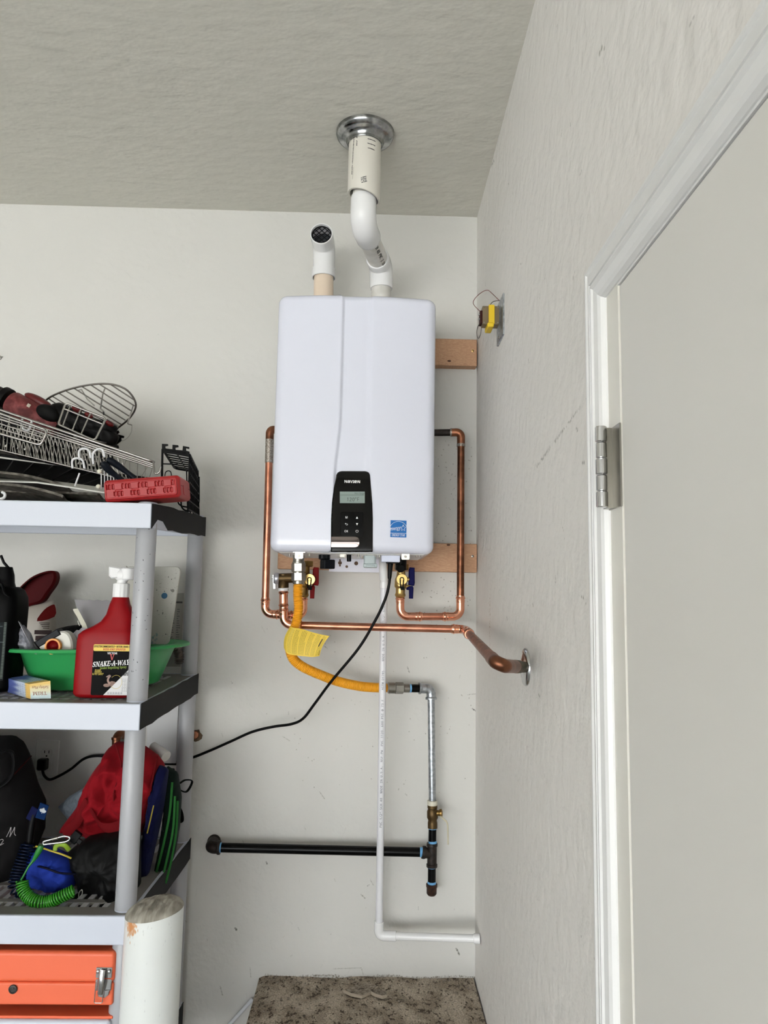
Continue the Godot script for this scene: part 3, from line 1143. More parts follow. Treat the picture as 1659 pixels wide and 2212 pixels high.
	for u in [Vector3(-0.506, 1.7488, 0.34), Vector3(-0.2184, 1.7517, 0.34)]:
		mb = MB.new()
		mb.prism(off_rect(u, u + Vector3(-0.0115, -0.0105, 0), u + Vector3(0.0115, 0.013, 0), 0.004), 0.002, xf(Vector3(0, 0, u.z)), 0.0006)
		mb.box(Vector3(0.034, 0.004, 0.012), xf(u + Vector3(0, 0.008, -0.005)), 0.001)
		var cl := part("clip", mb, mat(Color(0.88, 0.87, 0.85), 0.25, 0.6), t)
		mb = MB.new()
		mb.rod(u + Vector3(0, -0.002, 0.002), u + Vector3(0, -0.002, 0.0032), 0.0036, 14, 0.0008)
		mb.box(Vector3(0.004, 0.0012, 0.0006), xf(u + Vector3(0, -0.002, 0.0034)))
		mb.box(Vector3(0.0012, 0.004, 0.0006), xf(u + Vector3(0, -0.002, 0.0034)))
		part("screw", mb, M.steel, cl)
	# bracket on the wall board, with key holes
	var bx := Vector3(-0.3556, 1.741, 0.05)
	mb = MB.new()
	mb.box(Vector3(0.165, 0.052, 0.002), xf(bx + Vector3(-0.002, 0, 0)), 0.0009)
	var br := part("hanging_bracket", mb, mat(Color(0.86, 0.86, 0.9), 0.35), t)
	mb = MB.new()
	var bz := bx.z + 0.0012
	for q in [[Vector3(-0.4065, 1.7429, 0.051), 0.0060], [Vector3(-0.4067, 1.7515, 0.051), 0.0028], [Vector3(-0.4063, 1.7343, 0.051), 0.0028], [Vector3(-0.3564, 1.7424, 0.051), 0.0062], [Vector3(-0.3855, 1.7318, 0.051), 0.0042]]:
		mb.prism(circle(q[1], 14, Vector2(q[0].x, q[0].y)), 0.0012, xf(Vector3(0, 0, bz - 0.0004)))
	part("key_hole", mb, mat(Color(0.36, 0.26, 0.19), 0.7), br)
	# drain caps
	mb = MB.new()
	var dc: Vector3 = Vector3(-0.4429, 1.7565, 0.25)
	var cap := []
	for k in 24:
		var rr := 0.0165 if k % 2 == 0 else 0.0150
		cap.append(Vector2(cos(TAU * k / 24), sin(TAU * k / 24)) * rr)
	mb.prism(PackedVector2Array(cap), 0.026, Transform3D(Basis(Vector3.RIGHT, PI / 2), dc + Vector3(0, 0.012, 0)), 0.002)
	part("drain_cap", mb, mat(Color(0.05, 0.055, 0.07), 0.35), t)
	mb = MB.new()
	mb.box(Vector3(0.034, 0.026, 0.03), xf(Vector3(-0.4337, 1.7292, 0.25), Vector3(0, 30, 0)), 0.003)
	part("drain_valve", mb, mat(Color(0.06, 0.065, 0.085), 0.4), t)
	mb = MB.new()
	mb.rod(Vector3(-0.373, 1.7625, 0.28), Vector3(-0.3724, 1.7367, 0.28), 0.0062, 14, 0.001)
	part("filter_knob", mb, M.black, t)
	# grey junction cover
	mb = MB.new()
	mb.box(Vector3(0.034, 0.034, 0.03), xf(Vector3(-0.3145, 1.7463, 0.24)), 0.006)
	mb.box(Vector3(0.040, 0.012, 0.034), xf(Vector3(-0.3129, 1.728, 0.24)), 0.004)
	mb.box(Vector3(0.024, 0.007, 0.037), xf(Vector3(-0.3122, 1.726, 0.24)), 0.002)
	part("junction_cover", mb, mat(Color(0.70, 0.75, 0.75), 0.35), t)
	# white bracket of the power lead
	mb = MB.new()
	mb.box(Vector3(0.052, 0.023, 0.05), xf(Vector3(-0.2564, 1.7495, 0.25)), 0.0015)
	part("lead_bracket", mb, mat(Color(0.86, 0.88, 0.95), 0.35), t)
	mb = MB.new()
	mb.box(Vector3(0.018, 0.010, 0.002), xf(Vector3(-0.3888, 1.752, 0.3)), 0.0005)
	part("port_cover", mb, M.steel, t)
	for q in [Vector3(-0.3991, 1.7531, 0.3), Vector3(-0.3824, 1.7496, 0.3), Vector3(-0.3609, 1.7564, 0.3), Vector3(-0.3455, 1.7529, 0.3), Vector3(-0.3364, 1.7492, 0.3), Vector3(-0.3264, 1.7571, 0.3), Vector3(-0.2982, 1.7538, 0.3), Vector3(-0.288, 1.7527, 0.3), Vector3(-0.4818, 1.7516, 0.3), Vector3(-0.5353, 1.7506, 0.3), Vector3(-0.1856, 1.7546, 0.3), Vector3(-0.1767, 1.7548, 0.3)]:
		mb = MB.new()
		mb.rod(q + Vector3(0, -0.004, 0), q + Vector3(0, 0.003, 0), 0.0026, 8)
		part("plate_screw", mb, M.steel, t)

func outline(p: PackedVector2Array) -> PackedVector2Array:
	return p

func off_rect(c: Vector3, a: Vector3, b: Vector3, r: float) -> PackedVector2Array:
	var o := PackedVector2Array()
	for p in rect(absf(b.x - a.x), absf(b.y - a.y), r):
		o.append(p + Vector2((a.x + b.x) / 2, (a.y + b.y) / 2))
	return o


func build_vents() -> void:
	# exhaust: up from the heater, back-sloped run towards the room, elbow up into the ceiling sleeve
	var a := Vector3(-0.293, 2.47, 0.155)
	var b := Vector3(-0.297, 2.6573, 0.155)
	var c := Vector3(-0.352, 2.6484, 0.425)
	var e := Vector3(-0.351, 2.80, 0.43)
	var rp := 0.0302
	var re := 0.0355
	var t := thing("exhaust_pipe", "white plastic exhaust pipe with two glossy elbows rising from the heater to the ceiling", "vent pipe", a)
	var mb := MB.new()
	mb.rod(a, b - Vector3(0, 0.05, 0), rp, 28)
	var q := part("pipe", mb, M.pvc_old, t)
	elbow(t, a.lerp(b, 0.62), b, b.lerp(c, 0.24), 0.046, re, rp, M.pvc)
	mb = MB.new()
	mb.rod(b.lerp(c, 0.1), b.lerp(c, 0.85), rp, 28)
	q = part("pipe", mb, M.pvc_old, t)
	print_along(q, b.lerp(c, 0.30), b.lerp(c, 0.66), rp, 0.011, "SCH 40 PVC 2 IN")
	elbow(t, b.lerp(c, 0.70), c, c.lerp(e, 0.52), 0.052, re, rp, M.pvc)
	mb = MB.new()
	mb.rod(c.lerp(e, 0.45), Vector3(e.x, CEIL, e.z), rp, 28)
	part("pipe", mb, M.pvc_old, t)
	print_down(q, a + Vector3(0, 0.15, 0), rp, 0.010, "PVC-1120")
	# sleeve
	var s0 := Vector3(-0.351, 2.7287, 0.43)
	t = thing("vent_sleeve", "wide off-white pipe sleeve with black scuffs round the exhaust below the ceiling", "pipe sleeve", s0)
	mb = MB.new()
	var ro := 0.0448
	var prof := [Vector2(ro - 0.006, CEIL - s0.y), Vector2(ro - 0.006, 0.0), Vector2(ro - 0.001, -0.0005), Vector2(ro, 0.001), Vector2(ro, CEIL - s0.y)]
	mb.lathe(prof, Transform3D(Basis.IDENTITY, s0), 36)
	# cut a little aslant
	for i in mb.v.size():
		var p := mb.v[i] - s0
		if p.y < 0.05:
			mb.v[i].y -= (p.x * 0.30 + 0.004) * 1.0
	var sl := mat(Color.WHITE, 0.4)
	var im := Image.create(512, 384, false, Image.FORMAT_RGB8)
	im.fill(Color(0.86, 0.845, 0.80))
	for k in 5:
		stroke(im, Vector2(75 - k * 2, 230 + k * 27), Vector2(112, 222 + k * 27 + 10), 2.6, Color(0.15, 0.15, 0.15, 0.9), 0.3, k)
	for k in 4:
		stroke(im, Vector2(118 - k, 62 - k * 9), Vector2(142 - k, 54 - k * 9), 2.6, Color(0.15, 0.15, 0.15, 0.9), 0.6, 20 + k)
	stroke(im, Vector2(196, 90), Vector2(186, 330), 2.5, Color(0.2, 0.19, 0.18, 0.9), 0.5, 31)
	stroke(im, Vector2(191, 60), Vector2(184, 130), 1.0, Color(0.3, 0.29, 0.28, 0.9), 0.2, 32)
	for k in 9:
		if k in [3, 5]:
			continue
		stroke(im, Vector2(167, 250 + k * 11), Vector2(170, 257 + k * 11), 2.4, Color(0.12, 0.12, 0.12, 1), 0.5, 40 + k)
	sl.albedo_texture = ImageTexture.create_from_image(im)
	for i in mb.uv.size():
		mb.uv[i].y = 1.0 - (mb.v[i].y - s0.y) / (CEIL - s0.y)
	for i in mb.uv.size():
		mb.uv[i].y = 1.0 - mb.uv[i].y
	part("sleeve", mb, sl, t)
	# flange
	t = thing("ceiling_flange", "round chrome flange where the vent sleeve meets the ceiling", "flange", Vector3(s0.x, CEIL, s0.z))
	mb = MB.new()
	var fp := [Vector2(0.0455, -0.040), Vector2(0.048, -0.040), Vector2(0.0495, -0.036), Vector2(0.051, -0.028), Vector2(0.056, -0.0225), Vector2(0.064, -0.021), Vector2(0.071, -0.019), Vector2(0.0775, -0.014), Vector2(0.0805, -0.007), Vector2(0.0805, -0.002), Vector2(0.078, 0.0)]
	mb.lathe(fp, Transform3D(Basis.IDENTITY, Vector3(s0.x, CEIL, s0.z)), 48)
	part("ring", mb, mottled(Color(0.45, 0.46, 0.46), Color(0.8, 0.8, 0.8), 0.02, 5.0, 0.2, 0.0, 44, 1.0), t)
	# intake
	var i0 := Vector3(-0.472, 2.47, 0.15)
	var i1 := Vector3(-0.4755, 2.7176, 0.15)
	t = thing("intake_pipe", "short cream intake pipe with a white elbow and black grille facing the room", "vent pipe", i0)
	mb = MB.new()
	mb.rod(i0, i1 - Vector3(0, 0.07, 0), rp, 28)
	part("pipe", mb, mat(Color(0.90, 0.825, 0.74), 0.4), t, "cream stub pipe")
	var path := bend([i1 - Vector3(0, 0.098, 0), i1, i1 + Vector3(-0.004, 0.004, 0.075)], 0.034, 10)
	mb = MB.new()
	var rr := []
	var n := path.size()
	for k in n:
		rr.append(0.0345)
	path.push_front(path[0] - Vector3(0, 0.0005, 0))
	path.insert(2, path[1].lerp(path[2], 0.42))
	path.insert(3, path[1].lerp(path[3], 0.47))
	rr = []
	for k in path.size():
		rr.append(0.0365 if k in [1, 2] else 0.0342)
	rr[0] = 0.033
	mb.tube(path, rr, 32, false)
	var d: Vector3 = (path[-1] - path[-2]).normalized()
	var m0: Vector3 = path[-1]
	mb.lathe([Vector2(0.0342, -0.002), Vector2(0.0345, 0.004), Vector2(0.0338, 0.006), Vector2(0.0312, 0.006), Vector2(0.0305, 0.004), Vector2(0.0305, -0.05)], MB.along(m0, m0 + d), 36)
	part("elbow", mb, M.pvc, t)
	mb = MB.new()
	mb.rod(m0 - d * 0.05, m0 - d * 0.045, 0.0303, 28)
	part("back", mb, mat(Color(0.22, 0.23, 0.25), 0.6), t)
	mb = MB.new()
	var fxf := facing(m0 - d * 0.004, d)
	var ring := []
	for k in 28:
		ring.append(fxf * Vector3(cos(TAU * k / 28) * 0.029, sin(TAU * k / 28) * 0.029, 0))
	mb.tube(ring, 0.0018, 8, false, true)
	part("grille_rim", mb, M.black_soft, t)
	for s in 2:
		for k in 5:
			mb = MB.new()
			var o := (k - 2) * 0.0112
			var l := sqrt(0.029 * 0.029 - o * o)
			var dir := Vector2(1, 0.9 if s == 0 else -0.9).normalized()
			var nn := Vector2(-dir.y, dir.x)
			var pa := nn * o - dir * l
			var pb := nn * o + dir * l
			mb.rod(fxf * Vector3(pa.x, pa.y, 0.0006 * s), fxf * Vector3(pb.x, pb.y, 0.0006 * s), 0.0013, 6)
			part("grille_bar", mb, M.black_soft, t)

# plastic elbow with a stepped socket at each end
func elbow(t: Node3D, a: Vector3, corner: Vector3, b: Vector3, r: float, ro: float, rp: float, m: Material) -> void:
	var path := bend([a, corner, b], r, 12)
	var p := resample(path, 40)
	var rr := []
	for k in 40:
		rr.append(ro if k > 1 and k < 38 else ro - 0.0015)
	var mb := MB.new()
	p[1] = p[0].lerp(p[2], 0.25)
	p[38] = p[39].lerp(p[37], 0.25)
	mb.tube(p, rr, 32, true)
	part("elbow", mb, m, t)

# tiny printed line along a pipe between two points, on the side that faces the room
func print_along(parent: Node3D, a: Vector3, b: Vector3, r: float, h: float, s: String) -> void:
	var y := (b - a).normalized()
	var out := Vector3(0.35, -0.55, 0.75)
	out = (out - y * out.dot(y)).normalized()
	var z := out
	text("lettering", s, h, Transform3D(Basis(-y, z.cross(-y), z), (a + b) / 2 + out * (r + 0.0002)), M.print_black, parent, "Droid Sans Mono", 400, 1.0)

func print_down(parent: Node3D, at: Vector3, r: float, h: float, s: String, col: Material = null, stretch := 1.0) -> void:
	var z := Vector3(0.12, 0, 1).normalized()
	var x := Vector3(0, 1, 0)
	text("lettering", s, h, Transform3D(Basis(x, z.cross(x), z), at + z * (r + 0.0002)), col if col else M.print_black, parent, "Droid Sans Mono", 400, stretch)

func build_boards() -> void:
	var q := [[Vector3(0.0191, 2.4309, 0.038), 0.36, "upper", 2.47], [Vector3(0.0209, 1.766, 0.038), 0.622, "lower", 1.9]]
	for k in 2:
		var p: Vector3 = q[k][0]
		var l: float = q[k][1]
		var c := Vector3(p.x - l / 2, p.y, 0.0195)
		var t := thing("mounting_board", ["pale wooden board screwed to the wall behind the upper half of the heater", "pale wooden board screwed to the wall behind the pipes under the heater"][k], "board", c, "wooden boards that carry the heater")
		var mb := MB.new()
		mb.box(Vector3(l, 0.089, 0.038), xf(c), 0.0025)
		part("plank", mb, M.wood, t)
		mb = MB.new()
		var s := Vector3(p.x - 0.014, p.y + 0.006, 0.0385)
		mb.lathe([Vector2(0, 0.0016), Vector2(0.002, 0.0014), Vector2(0.0042, 0.0006), Vector2(0.0044, 0), Vector2(0.004, -0.002)], Transform3D(Basis(Vector3.RIGHT, PI / 2), s), 14)
		part("screw", mb, M.brass if k == 0 else M.steel, t)
		mb = MB.new()
		mb.ball(Vector3(p.x - 0.09, p.y - 0.030 if k == 0 else p.y + 0.040, 0.0385), Vector3(0.006, 0.003, 0.0006))
		part("knot", mb, mat(Color(0.32, 0.19, 0.11), 0.7), t)

# straight copper pipe
func cu(t: Node3D, a: Vector3, b: Vector3, m: Material, r := 0.0111) -> void:
	var mb := MB.new()
	mb.rod(a, b, r, 20)
	part("pipe", mb, m, t)

# press elbow: sockets with beads at both ends
func cu_elbow(t: Node3D, a: Vector3, c: Vector3, b: Vector3, m: Material, r := 0.024, bead := true) -> void:
	var p := resample(bend([a, c, b], r, 12), 70)
	var len := 0.0
	for i in 69:
		len += p[i].distance_to(p[i + 1])
	var rr := []
	for i in 70:
		var d: float = minf(i, 69 - i) * len / 69.0
		var q := 0.0124
		if bead:
			q += 0.0028 * exp(-pow((d - 0.007) / 0.0022, 2)) + 0.0008 * exp(-pow((d - 0.0155) / 0.004, 2))
			if d < 0.002:
				q = 0.0128
		rr.append(q)
	var mb := MB.new()
	mb.tube(p, rr, 24)
	part("elbow", mb, m, t)

func cu_coupling(t: Node3D, a: Vector3, b: Vector3, m: Material, called := "coupling") -> void:
	var l := a.distance_to(b)
	var mb := MB.new()
	var p := [Vector2(0, 0.0128)]
	for k in 25:
		var d := l * k / 24.0
		var e := minf(d, l - d)
		p.append(Vector2(d, 0.0124 + 0.0028 * exp(-pow((e - 0.006) / 0.0022, 2))))
	mb.rod(a, b, p, 24)
	part(called, mb, m, t)

func build_pipes() -> void:
	# --- hot pipe, left side
	var z := 0.11
	var a := Vector3(-0.6068, 2.1468, 0.1)
	var c := Vector3(-0.6297, 2.1454, 0.11)
	var d := Vector3(-0.624, 1.5843, 0.11)
	var f := Vector3(-0.5087, 1.5798, 0.125)
	var g := Vector3(-0.5104, 1.6357, 0.125)
	var t := thing("hot_water_pipe", "tarnished copper pipe running down left of the heater to the red-handled valve", "pipe", d)
	cu_elbow(t, a, c, c.lerp(d, 0.075), M.copper_old, 0.02, false)
	var mb := MB.new()
	mb.rod(c.lerp(d, 0.055), c.lerp(d, 0.075), 0.0128, 20)
	part("solder_joint", mb, M.solder, t)
	mb = MB.new()
	mb.rod(c.lerp(d, 0.075), c.lerp(d, 0.185), 0.0126, 20)
	part("coupling", mb, M.solder, t, "solder-silvered coupling")
	cu(t, c.lerp(d, 0.18), c.lerp(d, 0.96), M.copper)
	cu_elbow(t, c.lerp(d, 0.915), d, d.lerp(f, 0.38), M.copper_new)
	cu(t, d.lerp(f, 0.3), d.lerp(f, 0.8), M.copper_old)
	cu_elbow(t, d.lerp(f, 0.62), f, g, M.copper_new, 0.02)
	# --- cold pipe, right side
	var h := Vector3(-0.2218, 1.6436, 0.125)
	var i := Vector3(-0.2202, 1.5834, 0.125)
	var j := Vector3(-0.0395, 1.5861, 0.11)
	var k := Vector3(-0.0404, 2.15, 0.11)
	var l := Vector3(-0.1413, 2.1486, 0.1)
	t = thing("cold_water_pipe", "copper pipe looping from the blue-handled valve up beside the right of the heater", "pipe", j)
	cu_elbow(t, h, i, i.lerp(j, 0.36), M.copper_new)
	cu(t, i.lerp(j, 0.3), i.lerp(j, 0.75), M.copper)
	cu_elbow(t, i.lerp(j, 0.70), j, j.lerp(k, 0.11), M.copper_new)
	cu(t, j.lerp(k, 0.09), j.lerp(k, 0.94), M.copper_old)
	mb = MB.new()
	mb.rod(j.lerp(k, 0.925), j.lerp(k, 0.935), 0.0130, 20)
	mb.rod(k.lerp(l, 0.27), k.lerp(l, 0.31), 0.0130, 20)
	cu_elbow(t, j.lerp(k, 0.935), k, k.lerp(l, 0.30), M.copper_old, 0.02, false)
	mb = MB.new()
	mb.rod(j.lerp(k, 0.92), j.lerp(k, 0.936), 0.0131, 20)
	part("solder_joint", mb, M.solder, t)
	mb = MB.new()
	mb.rod(k.lerp(l, 0.28), k.lerp(l, 0.33), 0.0131, 20)
	part("solder_joint", mb, M.solder, t)
	cu(t, k.lerp(l, 0.3), l, M.iron, 0.0108)
	# --- relief discharge: along the wall, then out to the right wall
	var q0 := Vector3(-0.5645, 1.6455, 0.165)
	var q1 := Vector3(-0.5608, 1.5547, 0.165)
	var q2 := Vector3(-0.0334, 1.5509, 0.165)
	var q3 := Vector3(-0.0917, 1.5274, 1.0467)
	var q4 := Vector3(0.0141, 1.5006, 0.7705)
	t = thing("relief_discharge_pipe", "long copper pipe from the relief valve across under the heater to the right wall", "pipe", q1)
	cu_coupling(t, Vector3(-0.5648, 1.6536, 0.165), Vector3(-0.5629, 1.6053, 0.165), M.copper_new)
	cu_elbow(t, Vector3(-0.5629, 1.6053, 0.165), q1, q1.lerp(q2, 0.10), M.copper_new)
	cu(t, q1.lerp(q2, 0.09), q1.lerp(q2, 0.94), M.copper)
	cu_elbow(t, q1.lerp(q2, 0.925), q2, q2.lerp(q3, 0.20), M.copper_new, 0.017)
	cu_coupling(t, q2.lerp(q3, 0.10), q2.lerp(q3, 0.22), M.copper_new)
	cu(t, q2.lerp(q3, 0.15), q2.lerp(q3, 0.93), M.copper_old)
	cu_elbow(t, q2.lerp(q3, 0.86), q3, q3.lerp(q4, 0.66), M.copper_old, 0.03, false)
	mb = MB.new()
	mb.rod(q3.lerp(q4, 0.55), q3.lerp(q4, 0.69), 0.0128, 20)
	part("green_joint", mb, M.verdigris, t, "joint green with verdigris")
	cu(t, q3.lerp(q4, 0.6), q4, M.verdigris, 0.0112)
	t = thing("wall_flange", "round chrome flange round the copper pipe on the right wall", "flange", q4)
	mb = MB.new()
	var out := Vector3(-1, 0, -0.01).normalized()
	mb.lathe([Vector2(0.0125, 0.013), Vector2(0.0135, 0.013), Vector2(0.018, 0.0105), Vector2(0.029, 0.0085), Vector2(0.036, 0.0068), Vector2(0.0385, 0.004), Vector2(0.0388, 0.001), Vector2(0.038, 0)], MB.along(q4 + Vector3(0.002, 0, 0), q4 + out), 40)
	part("plate", mb, M.chrome, t)
	# --- relief valve
	var v0 := Vector3(-0.5666, 1.6886, 0.165)
	t = thing("relief_valve", "small brass relief valve with a silver lever left of the gas hose", "valve", v0)
	mb = MB.new()
	mb.rod(v0 + Vector3(0, 0.013, 0), Vector3(-0.565, 1.659, 0.165), [Vector2(0, 0.0125), Vector2(0.022, 0.0125), Vector2(0.026, 0.015), Vector2(0.04, 0.015)], 20)
	mb.rod(v0 + Vector3(-0.016, 0, 0), v0 + Vector3(0.05, 0.004, 0), 0.0145, 20, 0.002)
	part("body", mb, M.brass_dark, t)
	mb = MB.new()
	mb.rod(Vector3(-0.565, 1.6603, 0.165), Vector3(-0.5647, 1.6522, 0.165), 0.0150, 20, 0.001)
	part("thread_tape", mb, M.white, t)
	mb = MB.new()
	mb.rod(v0 + Vector3(-0.029, 0, 0.003), v0 + Vector3(-0.014, 0, 0), [Vector2(0, 0.013), Vector2(0.004, 0.0165), Vector2(0.009, 0.0175), Vector2(0.013, 0.0175), Vector2(0.015, 0.0165)], 24)
	part("cap", mb, mat(Color(0.72, 0.72, 0.75), 0.35, 0.7), t)
	mb = MB.new()
	mb.box(Vector3(0.0075, 0.042, 0.012), xf(Vector3(-0.5927, 1.6787, 0.165), Vector3(0, 0, 5)), 0.0012)
	mb.rod(v0 + Vector3(-0.032, 0.003, 0.003), v0 + Vector3(-0.026, 0.003, 0.003), 0.004, 10)
	part("lever", mb, M.chrome, t)
	# --- isolation valves
	iso_valve("hot", Vector3(-0.5044, 1.7385, 0.135), Vector3(-0.5104, 1.6357, 0.125), Vector3(-0.4905, 1.688, 0.135), mat(Color(0.48, 0.05, 0.06), 0.5, 0.0, 0.22))
	iso_valve("cold", Vector3(-0.2201, 1.7342, 0.135), Vector3(-0.2217, 1.6408, 0.125), Vector3(-0.2188, 1.6929, 0.135), mat(Color(0.04, 0.045, 0.28), 0.5, 0.0, 0.22))
	# --- condensate drain
	var p0 := Vector3(-0.2768, 1.7585, 0.15)
	var p1 := Vector3(-0.271, 1.6783, 0.135)
	var p2 := Vector3(-0.2665, 0.6672, 0.075)
	var p3 := Vector3(0.0206, 0.6792, 0.1169)
	t = thing("condensate_pipe", "thin white plastic drain pipe from the heater down to an elbow above the platform", "pipe", p2)
	mb = MB.new()
	mb.rod(p0, p1, 0.0108, 20)
	mb.rod(p1 + Vector3(0, 0.006, 0), p1 - Vector3(0, 0.012, 0), 0.0128, 20, 0.001)
	mb.rod(p0, p0.lerp(p1, 0.85), 0.0125, 20, 0.001)
	part("socket", mb, M.pvc, t)
	mb = MB.new()
	mb.rod(p1, p1.lerp(p2, 0.985), 0.0104, 20)
	var pp := part("pipe", mb, mat(Color(0.9, 0.9, 0.915), 0.3), t)
	var dirs := (p2 - p1).normalized()
	for s in 7:
		var at := p1.lerp(p2, 0.09 + s * 0.094)
		var zz := Vector3(0.05, 0, 1).normalized()
		var xx := -dirs if s % 2 == 0 else -dirs
		text("lettering", ["PVC 1/2\" SCH 40", "MADE IN U.S.A.", "ASTM D1785", "600 PSI @ 73 F", "NSF-PW  PVC 1120", "MADE IN U.S.A.", "PVC 1/2\" SCH 40"][s], 0.0062, Transform3D(Basis(xx, zz.cross(xx), zz), at + zz * 0.0106), M.print_grey, pp, "Droid Sans Mono", 400, 1.1)
	mb = MB.new()
	var e := p2 + (p3 - p2).normalized() * 0.05
	var path := resample(bend([p2 - dirs * 0.040, p2, e], 0.014, 8), 30)
	var rr := []
	for s in 30:
		rr.append(0.0138 if s > 0 and s < 29 else 0.0132)
	mb.tube(path, rr, 22)
	part("elbow", mb, M.pvc, t)
	mb = MB.new()
	mb.rod(p2.lerp(p3, 0.1), p3, 0.0104, 20)
	part("pipe", mb, M.pvc, t)
	mb = MB.new()
	mb.rod(p3 - (p3 - p2).normalized() * 0.018, p3, 0.013, 20, 0.001)
	part("socket", mb, M.pvc, t)
	# --- power cord
	var cord := spline([Vector3(-0.2565, 1.7262, 0.245), Vector3(-0.2567, 1.6987, 0.247), Vector3(-0.2619, 1.6596, 0.245), Vector3(-0.2729, 1.6244, 0.24), Vector3(-0.2941, 1.5772, 0.23), Vector3(-0.341, 1.4951, 0.21), Vector3(-0.4188, 1.3964, 0.18), Vector3(-0.4654, 1.3306, 0.15), Vector3(-0.4992, 1.2851, 0.13), Vector3(-0.5343, 1.2654, 0.11), Vector3(-0.5907, 1.2533, 0.09), Vector3(-0.6538, 1.235, 0.075), Vector3(-0.718, 1.2036, 0.055), Vector3(-0.783, 1.1717, 0.035), Vector3(-0.8337, 1.1494, 0.022), Vector3(-0.8897, 1.1328, 0.018), Vector3(-0.9591, 1.1265, 0.018), Vector3(-1.029, 1.1324, 0.018), Vector3(-1.0855, 1.1452, 0.018), Vector3(-1.1336, 1.1477, 0.02), Vector3(-1.1669, 1.1382, 0.022), Vector3(-1.1982, 1.1117, 0.026), Vector3(-1.2297, 1.0921, 0.03), Vector3(-1.2566, 1.0812, 0.036), Vector3(-1.27, 1.0938, 0.045), Vector3(-1.2787, 1.1085, 0.04)], 10)
	t = thing("power_cable", "black power cord drooping from under the heater to the wall outlet behind the shelf", "cord", Vector3(-0.4992, 1.2851, 0.13))
	mb = MB.new()
	mb.tube(cord, 0.0040, 10)
	part("cable", mb, M.black, t)
	mb = MB.new()
	var n0 := Vector3(-0.256, 1.7366, 0.246)
	mb.rod(n0 + Vector3(0, -0.002, 0), n0 + Vector3(-0.002, -0.046, 0.002), [Vector2(0, 0.0085), Vector2(0.003, 0.0075), Vector2(0.022, 0.0066), Vector2(0.04, 0.0055), Vector2(0.044, 0.0042)], 16)
	mb.box(Vector3(0.034, 0.006, 0.03), xf(n0 + Vector3(0.004, 0.002, -0.004)), 0.002)
	part("strain_relief", mb, M.black, t)
	mb = MB.new()
	mb.box(Vector3(0.028, 0.034, 0.026), xf(Vector3(-1.2861, 1.1223, 0.024)), 0.006)
	part("plug", mb, M.black, t)
	# black inlet filter next to the cord
	t = thing("cold_inlet_filter", "black plastic inlet filter cap above the blue-handled valve", "filter", Vector3(-0.2257, 1.7313, 0.2))
	mb = MB.new()
	mb.rod(Vector3(-0.2241, 1.7617, 0.185), Vector3(-0.2235, 1.7185, 0.185), 0.0165, 20, 0.002)
	part("body", mb, M.black, t)
	mb = MB.new()
	var fc := Vector3(-0.2252, 1.7258, 0.205)
	var g2 := PackedVector2Array()
	for s in 28:
		g2.append(Vector2(cos(TAU * s / 28), sin(TAU * s / 28)) * (0.0125 if s % 2 == 0 else 0.0115))
	mb.prism(g2, 0.012, facing(fc - Vector3(0, 0, 0.004), Vector3(0, -0.35, 1)), 0.0015)
	part("cap", mb, M.black_soft, t)

